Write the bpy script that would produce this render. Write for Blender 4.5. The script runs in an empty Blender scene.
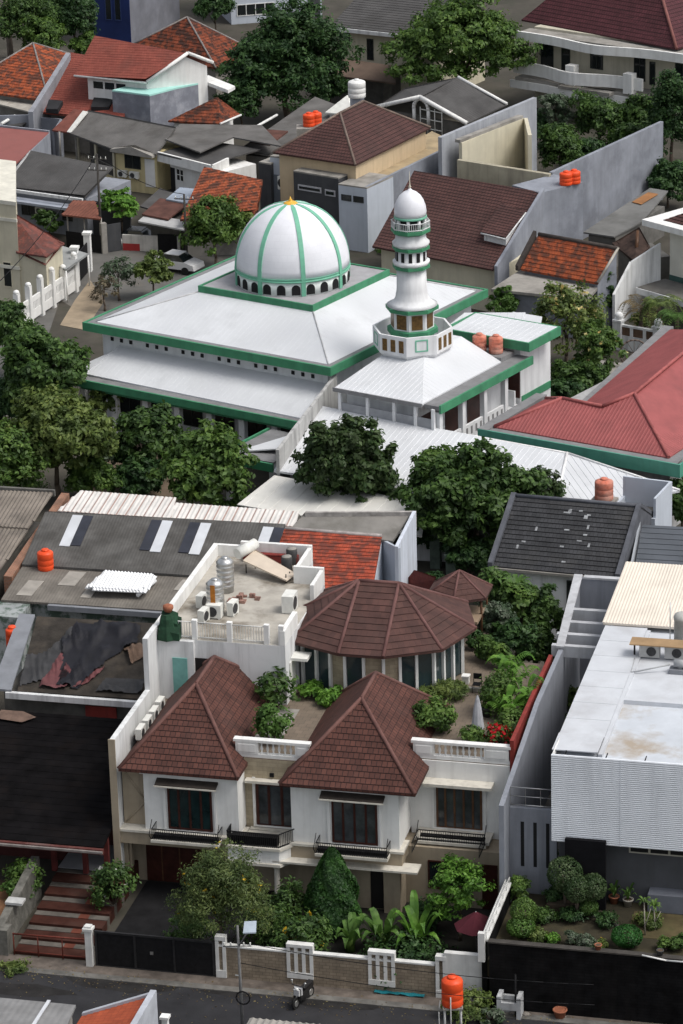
import bpy, math, random
import numpy as np
from mathutils import Vector
R = math.radians
random.seed(7)
SC = bpy.context.scene
COL = SC.collection
# ------------------------------------------------------------------ camera model
F_PX, PITCH, ROLL, CAM_H = 3400.0, R(20.8), R(1.6), 76.0
_fw = Vector((0, math.cos(PITCH), -math.sin(PITCH)))
_u0 = Vector((0, math.sin(PITCH), math.cos(PITCH))); _r0 = Vector((1, 0, 0))
_rt = _r0*math.cos(ROLL) - _u0*math.sin(ROLL)
_up = _u0*math.cos(ROLL) + _r0*math.sin(ROLL)
CAM = Vector((0, 0, CAM_H))
def P(x, y, h=0.0):
    d = _fw*F_PX + _rt*(x-341.5) + _up*(512-y)
    return CAM + d*((h-CAM_H)/d.z)
def scale_at(w):
    return F_PX/((Vector(w)-CAM).dot(_fw))
class Fr:
    def __init__(s, o, yaw):
        s.o = Vector((o[0], o[1], 0)); s.yaw = R(yaw)
        s.c, s.s = math.cos(s.yaw), math.sin(s.yaw)
    def pk(s, x, y, h=0):
        d = P(x, y, h) - s.o
        return (d.x*s.c + d.y*s.s, -d.x*s.s + d.y*s.c)
    def W(s, u, v, z=0):
        return Vector((s.o.x + u*s.c - v*s.s, s.o.y + u*s.s + v*s.c, z))
    def sub(s, u, v, rot=0):
        w = s.W(u, v); return Fr(w, math.degrees(s.yaw)+rot)
WORLD = Fr((0, 0), 0)
# ------------------------------------------------------------------ materials
_mats = {}
def _n(nt, t, **kw):
    n = nt.nodes.new(t)
    for k, v in kw.items(): setattr(n, k, v)
    return n
def _mix(nt, fac, a, b, mode='MIX'):
    m = _n(nt, 'ShaderNodeMix', data_type='RGBA', blend_type=mode)
    for key, val in (('Factor', fac), ('A', a), ('B', b)):
        sk = [i for i in m.inputs if i.name == key and (i.type == ('VALUE' if key == 'Factor' else 'RGBA'))][0]
        if hasattr(val, 'links') or hasattr(val, 'is_linked'): nt.links.new(val, sk)
        elif key == 'Factor': sk.default_value = val
        else: sk.default_value = (*val, 1)
    return [o for o in m.outputs if o.type == 'RGBA'][0]
def _ramp(nt, src, a, b):
    r = _n(nt, 'ShaderNodeMapRange'); r.clamp = True
    nt.links.new(src, r.inputs['Value']); r.inputs['From Min'].default_value = a; r.inputs['From Max'].default_value = b
    return r.outputs['Result']
def _noise(nt, vec, scale, detail=4, rough=.6, sc=None):
    if sc:
        mp = _n(nt, 'ShaderNodeMapping'); nt.links.new(vec, mp.inputs['Vector']); mp.inputs['Scale'].default_value = sc; vec = mp.outputs['Vector']
    n = _n(nt, 'ShaderNodeTexNoise'); nt.links.new(vec, n.inputs['Vector'])
    n.inputs['Scale'].default_value = scale; n.inputs['Detail'].default_value = detail; n.inputs['Roughness'].default_value = rough
    return n.outputs['Fac']
def M(name, col, rough=.85, var=.12, scale=1.3, dirt=0, dirtcol=(.09,.085,.08), dscale=.5, dlo=.5, dhi=.68, streak=0, brick=None, bump=0, spec=.3, metal=0, wave=None, wind=False):
    """col is the real base colour; brick=(w,h,color2,mortar,mortarsize) on UVs in metres; wave=(period, depth) corrugation along u"""
    if name in _mats: return _mats[name]
    m = bpy.data.materials.new(name); m.use_nodes = True; nt = m.node_tree
    b = nt.nodes['Principled BSDF']; b.inputs['Roughness'].default_value = rough
    b.inputs['Specular IOR Level'].default_value = spec; b.inputs['Metallic'].default_value = metal
    tc = _n(nt, 'ShaderNodeTexCoord'); ob = tc.outputs['Object']; uv = tc.outputs['UV']
    c = None; hb = None
    if brick:
        w, h, c2, mo, ms = brick
        bt = _n(nt, 'ShaderNodeTexBrick'); nt.links.new(uv, bt.inputs['Vector'])
        bt.inputs['Scale'].default_value = 1; bt.inputs['Brick Width'].default_value = w; bt.inputs['Row Height'].default_value = h
        bt.inputs['Mortar Size'].default_value = ms; bt.inputs['Mortar Smooth'].default_value = .3
        bt.inputs['Color1'].default_value = (*col, 1); bt.inputs['Color2'].default_value = (*c2, 1); bt.inputs['Mortar'].default_value = (*mo, 1)
        c = bt.outputs['Color']; hb = bt.outputs['Fac']
    else:
        c = tuple(col)
    nz = _noise(nt, ob, scale, 5)
    lo = tuple(max(0, 1-var*1.2) for _ in range(3)); hi = (1+var,)*3
    g = _mix(nt, _ramp(nt, nz, .3, .7), lo, hi)
    c = _mix(nt, 1.0, c, g, 'MULTIPLY')
    if dirt:
        d = _ramp(nt, _noise(nt, ob, dscale, 7, .65), dlo, dhi)
        dm = _n(nt, 'ShaderNodeMath', operation='MULTIPLY'); nt.links.new(d, dm.inputs[0]); dm.inputs[1].default_value = dirt
        c = _mix(nt, dm.outputs[0], c, dirtcol)
    if streak:
        d = _ramp(nt, _noise(nt, ob, 1.0, 5, .6, (2.2, 2.2, .18)), .48, .72)
        dm = _n(nt, 'ShaderNodeMath', operation='MULTIPLY'); nt.links.new(d, dm.inputs[0]); dm.inputs[1].default_value = streak
        c = _mix(nt, dm.outputs[0], c, dirtcol)
    nt.links.new(c, b.inputs['Base Color'])
    if bump or wave:
        bp = _n(nt, 'ShaderNodeBump'); bp.inputs['Strength'].default_value = bump or .6; bp.inputs['Distance'].default_value = .03
        if wave:
            wv = _n(nt, 'ShaderNodeTexWave'); nt.links.new(uv, wv.inputs['Vector']); wv.inputs['Scale'].default_value = 1/wave[0]*.314*1.0
            bp.inputs['Distance'].default_value = wave[1]; nt.links.new(wv.outputs['Fac'], bp.inputs['Height'])
        elif hb is not None: bp.invert = True; nt.links.new(hb, bp.inputs['Height'])
        else: nt.links.new(_noise(nt, ob, 9, 4), bp.inputs['Height'])
        nt.links.new(bp.outputs['Normal'], b.inputs['Normal'])
    _mats[name] = m; return m
def leafmat(name, a, b_, c_=None, trans=.35, hue=0):
    if name in _mats: return _mats[name]
    m = bpy.data.materials.new(name); m.use_nodes = True; nt = m.node_tree
    pb = nt.nodes['Principled BSDF']; out = nt.nodes['Material Output']
    ge = _n(nt, 'ShaderNodeNewGeometry'); tc = _n(nt, 'ShaderNodeTexCoord')
    c = _mix(nt, ge.outputs['Random Per Island'], a, b_)
    nz = _ramp(nt, _noise(nt, tc.outputs['Object'], 1.1, 3), .42, .58)  # clump noise paints the look of top-lit and darker clumps into the colour
    c = _mix(nt, nz, c, c_ or tuple(x*.55 for x in a), 'MIX')
    nt.links.new(c, pb.inputs['Base Color']); pb.inputs['Roughness'].default_value = .55; pb.inputs['Specular IOR Level'].default_value = .35
    tr = _n(nt, 'ShaderNodeBsdfTranslucent'); nt.links.new(c, tr.inputs['Color'])
    ms = _n(nt, 'ShaderNodeMixShader'); ms.inputs['Fac'].default_value = trans
    nt.links.new(pb.outputs[0], ms.inputs[1]); nt.links.new(tr.outputs[0], ms.inputs[2]); nt.links.new(ms.outputs[0], out.inputs['Surface'])
    _mats[name] = m; return m
def glassmat(name, col=(.015,.02,.025), rough=.08, spec=.6):
    if name in _mats: return _mats[name]
    return M(name, col, rough, .25, .9, spec=spec)
# ------------------------------------------------------------------ mesh builder
class MB:
    def __init__(s): s.v=[]; s.f=[]; s.uv=[]; s.sm=[]
    def face(s, pts, uv=None, sm=False):
        i = len(s.v); s.v += [tuple(p) for p in pts]; s.f.append(list(range(i, i+len(pts)))); s.uv.append(uv); s.sm.append(sm)
    def box(s, u0, u1, v0, v1, z0, z1):
        if u1 < u0: u0, u1 = u1, u0
        if v1 < v0: v0, v1 = v1, v0
        i = len(s.v)
        s.v += [(u0,v0,z0),(u1,v0,z0),(u1,v1,z0),(u0,v1,z0),(u0,v0,z1),(u1,v0,z1),(u1,v1,z1),(u0,v1,z1)]
        for q in ((0,3,2,1),(4,5,6,7),(0,1,5,4),(1,2,6,5),(2,3,7,6),(3,0,4,7)):
            s.f.append([i+k for k in q]); s.uv.append(None); s.sm.append(False)
        return s
    def prism(s, poly, z0, z1, z1b=None):
        """extrude a CCW (u,v) polygon; z may be a list per vertex"""
        n = len(poly); a = [(p[0], p[1], z0 if not isinstance(z0, (list,tuple)) else z0[k]) for k, p in enumerate(poly)]
        b = [(p[0], p[1], z1 if not isinstance(z1, (list,tuple)) else z1[k]) for k, p in enumerate(poly)]
        ar = sum(poly[k][0]*poly[(k+1)%n][1]-poly[(k+1)%n][0]*poly[k][1] for k in range(n))
        if ar < 0: a.reverse(); b.reverse()
        s.face(b); s.face(a[::-1])
        for k in range(n):
            l = (k+1) % n; s.face([a[k], a[l], b[l], b[k]])
        return s
    def wallbox(s, p, q, th, z0, z1, z1q=None):
        """upright slab from (u,v) p to q of thickness th (to the left of p->q); sloping top when z1q given"""
        p = Vector(p[:2]); q = Vector(q[:2]); d = (q-p).normalized(); n = Vector((-d.y, d.x))*th
        zq = z1 if z1q is None else z1q
        s.prism([p, q, q+n, p+n], z0, [z1, zq, zq, z1]); return s
    def cyl(s, p, q, r0, r1=None, n=8, cap=True, sm=True):
        p = Vector(p); q = Vector(q); r1 = r0 if r1 is None else r1; d = (q-p)
        if d.length < 1e-6: return s
        d.normalize(); a = d.orthogonal().normalized(); b = d.cross(a)
        i = len(s.v)
        for c, r in ((p, r0), (q, r1)):
            for k in range(n):
                t = 2*math.pi*k/n; s.v.append(tuple(c + a*(r*math.cos(t)) + b*(r*math.sin(t))))
        for k in range(n):
            l = (k+1) % n; s.f.append([i+k, i+l, i+n+l, i+n+k]); s.uv.append(None); s.sm.append(sm)
        if cap:
            s.f.append([i+n+k for k in range(n)]); s.uv.append(None); s.sm.append(False)
            s.f.append([i+n-1-k for k in range(n)]); s.uv.append(None); s.sm.append(False)
        return s
    def tube(s, path, r, n=6, sm=True):
        for a, b in zip(path[:-1], path[1:]): s.cyl(a, b, r, r, n, True, sm)
        return s
    def lathe(s, c, prof, n=16, sm=True, a0=0):
        """profile [(r,z)...] bottom to top around vertical axis at c"""
        i = len(s.v); m = len(prof)
        for r, z in prof:
            for k in range(n):
                t = a0 + 2*math.pi*k/n; s.v.append((c[0]+r*math.cos(t), c[1]+r*math.sin(t), c[2]+z))
        for j in range(m-1):
            for k in range(n):
                l = (k+1) % n; s.f.append([i+j*n+k, i+j*n+l, i+(j+1)*n+l, i+(j+1)*n+k]); s.uv.append(None); s.sm.append(sm)
        s.f.append([i+(m-1)*n+k for k in range(n)]); s.uv.append(None); s.sm.append(False)
        s.f.append([i+n-1-k for k in range(n)]); s.uv.append(None); s.sm.append(False)
        return s
    def ball(s, c, rx, ry=None, rz=None, n=10, m=6):
        ry = ry or rx; rz = rz or rx; i = len(s.v)
        for j in range(m+1):
            t = -math.pi/2 + math.pi*j/m
            for k in range(n):
                a = 2*math.pi*k/n; s.v.append((c[0]+rx*math.cos(t)*math.cos(a), c[1]+ry*math.cos(t)*math.sin(a), c[2]+rz*math.sin(t)))
        for j in range(m):
            for k in range(n):
                l = (k+1) % n; s.f.append([i+j*n+k, i+j*n+l, i+(j+1)*n+l, i+(j+1)*n+k]); s.uv.append(None); s.sm.append(True)
        return s
    # sloped sheets -------------------------------------------------------
    def sheet(s, pts, style='flat', c=.36, t=.035, rs=.5, rw=.06, rh=.04, slab=.12, lift=0.0):
        pts = [Vector(p) for p in pts]
        nrm = Vector((0,0,0))
        for a, b in zip(pts, pts[1:]+pts[:1]): nrm += a.cross(b)
        if nrm.z < 0: pts = [pts[1], pts[0]] + pts[:1:-1]; nrm = -nrm
        nrm.normalize()
        o = pts[0]; ud = pts[1]-pts[0]; ud = (ud - nrm*ud.dot(nrm)).normalized(); vd = nrm.cross(ud)
        P2 = [((p-o).dot(ud), (p-o).dot(vd)) for p in pts]
        W = lambda a, b, l=0: o + ud*a + vd*b + nrm*(l+lift)
        if slab:
            dn = Vector((0,0,-slab))
            s.face([p+dn for p in pts[::-1]])
            for a, b in zip(pts, pts[1:]+pts[:1]): s.face([a+dn, b+dn, b+nrm*lift, a+nrm*lift])
        def clip(poly, ax, lim, keep_ge):
            out = []; n = len(poly)
            for k in range(n):
                a = poly[k]; b = poly[(k+1) % n]
                ia = (a[ax] >= lim) if keep_ge else (a[ax] <= lim); ib = (b[ax] >= lim) if keep_ge else (b[ax] <= lim)
                if ia: out.append(a)
                if ia != ib:
                    f = (lim-a[ax])/(b[ax]-a[ax]); out.append((a[0]+(b[0]-a[0])*f, a[1]+(b[1]-a[1])*f))
            return out
        if style == 'tile':
            v0 = min(q[1] for q in P2); v1 = max(q[1] for q in P2); k = 0
            while v0 + k*c < v1 - 1e-4:
                a = v0 + k*c; b = a + c
                poly = clip(clip(P2, 1, a, True), 1, b, False); k += 1
                if len(poly) < 3: continue
                s.face([W(q[0], q[1], t*(1-(q[1]-a)/c)) for q in poly], [q for q in poly])
                lo = [q for q in poly if abs(q[1]-a) < 1e-4]
                if len(lo) >= 2:
                    x0 = min(q[0] for q in lo); x1 = max(q[0] for q in lo)
                    s.face([W(x0, a, 0), W(x1, a, 0), W(x1, a, t), W(x0, a, t)], [(x0, a), (x1, a), (x1, a+.02), (x0, a+.02)])
        else:
            s.face([W(*q) for q in P2], P2)
            if style == 'rib':
                x0 = min(q[0] for q in P2); x1 = max(q[0] for q in P2); x = x0 + rs*.5
                while x < x1:
                    vs = []
                    n = len(P2)
                    for k in range(n):
                        a = P2[k]; b = P2[(k+1) % n]
                        if (a[0]-x)*(b[0]-x) <= 0 and abs(a[0]-b[0]) > 1e-6: vs.append(a[1]+(b[1]-a[1])*(x-a[0])/(b[0]-a[0]))
                    if len(vs) >= 2:
                        y0, y1 = min(vs), max(vs)
                        if y1-y0 > .15:
                            A = [W(x-rw/2, y0), W(x, y0, rh), W(x+rw/2, y0)]; B = [W(x-rw/2, y1), W(x, y1, rh), W(x+rw/2, y1)]
                            s.face([A[0], A[1], B[1], B[0]], [(x-rw/2,y0),(x,y0),(x,y1),(x-rw/2,y1)]); s.face([A[1], A[2], B[2], B[1]], [(x,y0),(x+rw/2,y0),(x+rw/2,y1),(x,y1)]); s.face([A[0], A[2], A[1]])
                    x += rs
        return s
    def build(s, name, mat, parent=None, off=(0,0,0)):
        me = bpy.data.meshes.new(name); V = [(v[0]-off[0], v[1]-off[1], v[2]-off[2]) for v in s.v]
        me.from_pydata(V, [], s.f); me.update()
        ul = me.uv_layers.new(name='UVMap'); data = []
        for fi, f in enumerate(s.f):
            u = s.uv[fi]
            if u is not None: 
                for q in u: data += [q[0], q[1]]
            else:
                nr = me.polygons[fi].normal; ax, ay, az = abs(nr.x), abs(nr.y), abs(nr.z)
                for i in f:
                    p = s.v[i]
                    if az > .75: data += [p[0], p[1]]
                    elif ay >= ax: data += [p[0], p[2]]
                    else: data += [p[1], p[2]]
        ul.data.foreach_set('uv', data)
        me.polygons.foreach_set('use_smooth', s.sm)
        if isinstance(mat, (list, tuple)):
            for q in mat: me.materials.append(q)
        else: me.materials.append(mat)
        o = bpy.data.objects.new(name, me); COL.objects.link(o)
        if parent is not None: o.parent = parent
        return o
class Thing:
    def __init__(s, name, label, cat, fr, u=0, v=0, z=0, rot=0, group=None):
        s.fr = fr; s.off = (u, v, z)
        s.o = bpy.data.objects.new(name, None); COL.objects.link(s.o); s.o.empty_display_size = .3
        s.o.location = fr.W(u, v, z); s.o.rotation_euler = (0, 0, fr.yaw)
        s.o['label'] = label; s.o['category'] = cat
        if group: s.o['group'] = group
    def part(s, name, mb, mat, parent=None, label=None):
        o = mb.build(name, mat, parent or s.o, s.off)
        if label: o['label'] = label
        return o
def solo(name, label, cat, mb, mat, fr=WORLD, u=0, v=0, z=0, group=None, kind=None):
    o = mb.build(name, mat, None, (u, v, z)); o.location = fr.W(u, v, z); o.rotation_euler = (0, 0, fr.yaw)
    if kind: o['kind'] = kind
    else: o['label'] = label; o['category'] = cat
    if group: o['group'] = group
    return o
def dup(o, loc, rz=None, label=None, group=None, scale=None):
    r = o.copy(); COL.objects.link(r); r.location = loc
    if rz is not None: r.rotation_euler = (0, 0, rz)
    if scale is not None: r.scale = (scale,)*3 if not isinstance(scale, tuple) else scale
    if label: r['label'] = label
    if group: r['group'] = group
    for ch in list(o.children):
        c = ch.copy(); COL.objects.link(c); c.parent = r
        for g in list(ch.children):
            d = g.copy(); COL.objects.link(d); d.parent = c
    return r
# ------------------------------------------------------------------ building pieces
def window(T, side, at, a0, a1, z0, z1, fm, pm, nm=1, fw=.07, nh=0, name='window', sill=None, proud=.05):
    """framed window lying on a wall plane. side F (faces -v, at=v), B(+v), L (faces -u, at=u), R (+u). a0..a1 along the wall"""
    sg = -1 if side in 'FL' else 1
    f = MB(); g = MB()
    def bx(m, x0, x1, d0, d1, zz0, zz1):
        lo, hi = sorted((at+sg*d0, at+sg*d1))
        if side in 'FB': m.box(x0, x1, lo, hi, zz0, zz1)
        else: m.box(lo, hi, x0, x1, zz0, zz1)
    bx(f, a0, a1, 0.003, proud, z0, z0+fw); bx(f, a0, a1, 0.003, proud, z1-fw, z1)
    bx(f, a0, a0+fw, .003, proud, z0+fw, z1-fw); bx(f, a1-fw, a1, .003, proud, z0+fw, z1-fw)
    for k in range(1, nm):
        x = a0 + (a1-a0)*k/nm; bx(f, x-fw/2, x+fw/2, .003, proud-.006, z0+fw, z1-fw)
    for k in range(1, nh+1):
        zz = z0 + (z1-z0)*k/(nh+1); bx(f, a0+fw, a1-fw, .003, proud-.012, zz-fw*.35, zz+fw*.35)
    bx(g, a0+fw, a1-fw, .003, .018, z0+fw, z1-fw)
    o = T.part(name, f, fm); T.part('pane', g, pm, o)
    if sill:
        m = MB(); bx(m, a0-.08, a1+.08, .003, .16, z0-.09, z0-.004); T.part('sill', m, sill, o)
    return o
def hip(T, u0, u1, v0, v1, z, rise, mat, style='tile', ridge='u', inset=None, cap=None, name='roof', slab=.14, c=.36, rs=.5, rh=.04, r=.11, t=.03):
    W, D = u1-u0, v1-v0; m = MB()
    i = inset
    if ridge == 'u':
        i = min(D/2, W/2) if i is None else i; A = (u0+i, (v0+v1)/2, z+rise); B = (u1-i, (v0+v1)/2, z+rise)
        fs = [[(u0,v0,z),(u1,v0,z),B,A], [(u1,v1,z),(u0,v1,z),A,B]]
        if i > .01: fs += [[(u1,v0,z),(u1,v1,z),B],[(u0,v1,z),(u0,v0,z),A]]
    else:
        i = min(D/2, W/2) if i is None else i; A = ((u0+u1)/2, v0+i, z+rise); B = ((u0+u1)/2, v1-i, z+rise)
        fs = [[(u0,v1,z),(u0,v0,z),A,B],[(u1,v0,z),(u1,v1,z),B,A]]
        if i > .01: fs += [[(u0,v0,z),(u1,v0,z),A],[(u1,v1,z),(u0,v1,z),B]]
    for f in fs: m.sheet(f, style, c=c, slab=slab, rs=rs, rh=rh, t=t)
    ro = T.part(name, m, mat)
    if cap:
        k = MB(); k.cyl(A, B, r, r, 6)
        if i > .01:
            for (q, e) in (((u0,v0,z),A),((u0,v1,z),A if ridge=='u' else B),((u1,v0,z),B if ridge=='u' else A),((u1,v1,z),B)): k.cyl(q, e, r, r, 6)
        T.part('ridge_cap', k, cap, ro)
    if i <= .01: # gable end walls
        pass
    return ro
def railing(mb, p, q, z0, z1, sp=.14, r=.012, rr=.025):
    p = Vector((p[0], p[1], 0)); q = Vector((q[0], q[1], 0)); n = max(2, int((q-p).length/sp))
    for zz in (z0+.06, z1): mb.cyl(p+Vector((0,0,zz)), q+Vector((0,0,zz)), rr, rr, 5)
    for k in range(n+1):
        a = p.lerp(q, k/n); mb.cyl(a+Vector((0,0,z0)), a+Vector((0,0,z1)), r, r, 4, False)
    return mb
# ------------------------------------------------------------------ vegetation
def leafmesh(name, C, N, L, Wd, mat, rng, parent=None, loc=None):
    """C centres, N outward directions (n,3), L lengths, Wd widths -> one mesh of small folded leaf faces"""
    n = len(C); t = rng.normal(size=(n,3)); N = N/np.linalg.norm(N, axis=1, keepdims=True)
    A = np.cross(N, t); A /= np.linalg.norm(A, axis=1, keepdims=True); B = np.cross(N, A)
    L = L[:,None]; Wd = Wd[:,None]
    v = np.empty((n,4,3)); v[:,0] = C - A*L*.5; v[:,1] = C + B*Wd*.5 + N*L*.08; v[:,2] = C + A*L*.5 - N*L*.1; v[:,3] = C - B*Wd*.5 + N*L*.08
    me = bpy.data.meshes.new(name); me.vertices.add(4*n); me.vertices.foreach_set('co', v.astype(np.float32).ravel())
    me.loops.add(4*n); me.loops.foreach_set('vertex_index', np.arange(4*n, dtype=np.int32))
    me.polygons.add(n); me.polygons.foreach_set('loop_start', np.arange(0, 4*n, 4, dtype=np.int32)); me.polygons.foreach_set('loop_total', np.full(n, 4, np.int32))
    me.update(calc_edges=True); me.materials.append(mat)
    o = bpy.data.objects.new(name, me); COL.objects.link(o)
    if parent is not None: o.parent = parent
    if loc is not None: o.location = loc
    return o
def blob_leaves(rng, c, r, nclump, per, size, cr=.24, shell=.45, lobes=.25, flat=.7, elong=.5, dens=None):
    r = np.array(r, float); D = rng.normal(size=(nclump,3)); D /= np.linalg.norm(D, axis=1, keepdims=True)
    D[:,2] = np.where(D[:,2] < -.75, -D[:,2], D[:,2])
    ph = rng.uniform(0, 6.28, 6)
    lob = 1 + lobes*(np.sin(D[:,0]*3.1+ph[0])*np.sin(D[:,1]*3.3+ph[1])+.7*np.sin(D[:,2]*4+ph[2]+D[:,0]*2)) 
    rad = (shell + (1-shell)*rng.random(nclump)**.6)*lob
    CC = np.array(c) + D*rad[:,None]*r*.88
    rm = r.mean()*cr
    k = np.repeat(np.arange(nclump), per); n = len(k)
    q = rng.normal(size=(n,3)); q /= np.linalg.norm(q, axis=1, keepdims=True); q *= (rng.random(n)**.45*rng.choice([1,1,1.5],n))[:,None]
    sc = rng.uniform(.7, 1.35, nclump)[k][:,None]
    q[:,2] *= flat
    C = CC[k] + q*rm*sc
    N = D[k]*.45 + q*.5 + np.array([0,0,.55]) + rng.normal(size=(n,3))*.45
    L = size*rng.uniform(.6, 1.35, n); return C, N, L, L*elong, CC
BARK = lambda: M('bark', (.11,.085,.065), .95, .3, 4, bump=.4)
def trunk_mb(base, top, r, CC, rng, nl=7):
    m = MB(); base = Vector(base); top = Vector(top); pts = [base]
    for k in range(1, 5):
        p = base.lerp(top, k/4); p.x += rng.normal()*r*.7; p.y += rng.normal()*r*.7; pts.append(p)
    for k in range(4): m.cyl(pts[k], pts[k+1], r*(1-.16*k)*(1.25 if k == 0 else 1), r*(1-.16*(k+1)), 8)
    idx = rng.choice(len(CC), min(nl, len(CC)), replace=False)
    for i in idx:
        s = pts[2+int(rng.integers(0, 3))]; e = Vector(CC[i]); mid = s.lerp(e, .5); mid.z += .08*(e-s).length
        m.cyl(s, mid, r*.42, r*.26, 6); m.cyl(mid, e, r*.26, r*.08, 5)
    return m
_seed = [100]
def tree(label, px, py, hc, r, mat, name='tree', cat='tree', ncl=70, per=60, size=.34, shell=.4, lobes=.25, flat=.7, trunk=None, cr=.24, group=None, elong=.5, base=0.0, blobs=None, fr=WORLD, flowers=None):
    """crown centre seen at pixel (px,py) standing hc metres high; r = crown radii in metres"""
    _seed[0] += 1; rng = np.random.default_rng(_seed[0])
    w = P(px, py, hc); T = Thing(name, label, cat, WORLD, w.x, w.y, base, group=group)
    parts = []; CCs = []
    for (dx, dy, dz, fr_, fn) in (blobs or [(0,0,0,1,1)]):
        res = blob_leaves(rng, (dx, dy, hc-base+dz), np.array(r)*fr_, max(4, int(ncl*fn)), per, size, cr, shell, lobes, flat, elong)
        parts.append(res[:4]); CCs.append(res[4])
    C, N, L, W_ = (np.concatenate([p[i] for p in parts]) for i in range(4)); CC = np.concatenate(CCs)
    keep = C[:,2] > .05; C, N, L, W_ = C[keep], N[keep], L[keep], W_[keep]
    leafmesh('crown', C, N, L, W_, mat, rng, T.o)
    tr = trunk or max(.09, .055*float(np.mean(r)))
    m = trunk_mb((0,0,0), (0,0,(hc-base)+.15*r[2]), tr, CC, rng); m.build('trunk', BARK(), T.o)
    if flowers:
        fm, nf, fs = flowers; k = rng.choice(len(C), nf); top = C[k] + N[k]/np.linalg.norm(N[k], axis=1, keepdims=True)*.12
        leafmesh('blossoms', np.repeat(top, 3, 0)+rng.normal(size=(nf*3,3))*.07, rng.normal(size=(nf*3,3))+np.array([0,0,1]), np.full(nf*3, fs), np.full(nf*3, fs*.8), fm, rng, T.o)
    return T
def shrub(label, px, py, hc, r, mat, name='shrub', cat='shrub', ncl=30, per=40, size=.16, base=0.0, shell=.5, lobes=.15, group=None, cr=.3, flat=.8, elong=.5, flowers=None):
    _seed[0] += 1; rng = np.random.default_rng(_seed[0])
    w = P(px, py, base+hc); T = Thing(name, label, cat, WORLD, w.x, w.y, base, group=group)
    C, N, L, W_, CC = blob_leaves(rng, (0,0,hc), r, ncl, per, size, cr, shell, lobes, flat, elong)
    keep = C[:,2] > .02; C, N, L, W_ = C[keep], N[keep], L[keep], W_[keep]
    leafmesh('foliage', C, N, L, W_, mat, rng, T.o)
    m = MB()
    for i in rng.choice(len(CC), min(6, len(CC)), replace=False): m.cyl((0,0,0), tuple(CC[i]), .035, .012, 5)
    m.build('stem', BARK(), T.o)
    if flowers:
        fm, nf, fs = flowers; k = rng.choice(len(C), nf); top = C[k] + N[k]/np.linalg.norm(N[k], axis=1, keepdims=True)*.06
        leafmesh('blossoms', np.repeat(top, 3, 0)+rng.normal(size=(nf*3,3))*.04, rng.normal(size=(nf*3,3))+np.array([0,0,1]), np.full(nf*3, fs), np.full(nf*3, fs*.8), fm, rng, T.o)
    return T
def frond(mb, base, az, length, rise, droop, w, n=7, fold=.25):
    """one broad arching leaf (banana, palm leaflet blade)"""
    b = Vector(base); d = Vector((math.cos(az), math.sin(az), 0)); side = Vector((-math.sin(az), math.cos(az), 0)); L = []; C = []; Rr = []
    for k in range(n+1):
        t = k/n; p = b + d*(length*t*(.9-.15*t)) + Vector((0,0, rise*math.sin(t*1.9) - droop*t*t))
        ww = w*math.sin(min(1, t*1.15+.08)*math.pi*.93)**.7*.5 if t < .97 else .01
        C.append(p); L.append(p+side*ww+Vector((0,0,ww*fold))); Rr.append(p-side*ww+Vector((0,0,ww*fold)))
    for k in range(n):
        mb.face([C[k], C[k+1], L[k+1], L[k]]); mb.face([Rr[k], Rr[k+1], C[k+1], C[k]])
def pinnate(mb, base, az, length, rise, droop, w, n=14):
    b = Vector(base); d = Vector((math.cos(az), math.sin(az), 0)); side = Vector((-math.sin(az), math.cos(az), 0)); pr = None
    for k in range(n+1):
        t = k/n; p = b + d*(length*t*(.95-.2*t)) + Vector((0,0, rise*math.sin(t*1.9) - droop*t*t))
        if pr is not None: mb.cyl(pr, p, .018, .014, 4, False)
        if k > 1:
            ll = w*math.sin(max(.12, 1-t*.85)*math.pi*.5)
            for sg in (1, -1):
                e = p + side*sg*ll + d*ll*.45 - Vector((0,0,ll*.28)); q = (e-p).normalized().cross(Vector((0,0,1)))*.035
                mb.face([p-q, (p+e)*.5-q*1.8+Vector((0,0,.03)), e, (p+e)*.5+q*1.8+Vector((0,0,.03))])
        pr = p
# ================================================================== materials used around the block
TILE_BR = M('tile_brown', (.10,.039,.029), .8, .25, .9, brick=(.26,.31,(.068,.027,.021),(.03,.013,.011),.022), bump=.5, dirt=.35, dirtcol=(.06,.04,.035), dlo=.5, dhi=.75)
TILE_PAV = M('tile_dark_brown', (.085,.040,.033), .8, .28, .8, brick=(.3,.42,(.06,.029,.025),(.06,.03,.027),.012), bump=.5, dirt=.3, dirtcol=(.05,.035,.03))
CAP_BR = M('ridge_brown', (.13,.062,.052), .75, .2, 2)
WHITE = M('white_paint', (.74,.74,.72), .8, .06, 1.2, streak=.3, dirtcol=(.36,.34,.31))
WHITE_AGED = M('white_aged', (.68,.69,.69), .85, .08, 1.0, streak=.55, dirtcol=(.24,.24,.24), dirt=.3, dlo=.5, dhi=.75)
BEIGE = M('beige_paint', (.34,.285,.21), .85, .1, 1.2, streak=.4, dirtcol=(.14,.115,.09))
BEIGE_STONE = M('beige_stone', (.40,.34,.24), .85, .15, 2, brick=(.5,.22,(.32,.27,.19),(.25,.21,.15),.008), bump=.3, streak=.3, dirtcol=(.16,.14,.1))
TRIM = M('cream_trim', (.6,.57,.5), .8, .08, 1.5, streak=.4, dirtcol=(.2,.18,.15))
WOOD = M('dark_red_wood', (.045,.014,.010), .45, .3, 3)
WOOD2 = M('brown_wood', (.10,.048,.024), .5, .3, 3)
GLASS = glassmat('dark_glass', (.012,.016,.018))
CURTAIN = M('curtained_glass', (.05,.056,.06), .12, .5, 1.1, spec=.5)
CURTAIN_TEAL = M('teal_glass', (.010,.024,.025), .15, .4, 1.5, spec=.5)
BLACK = M('black_iron', (.010,.010,.011), .6, .3, 4, spec=.15)
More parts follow.
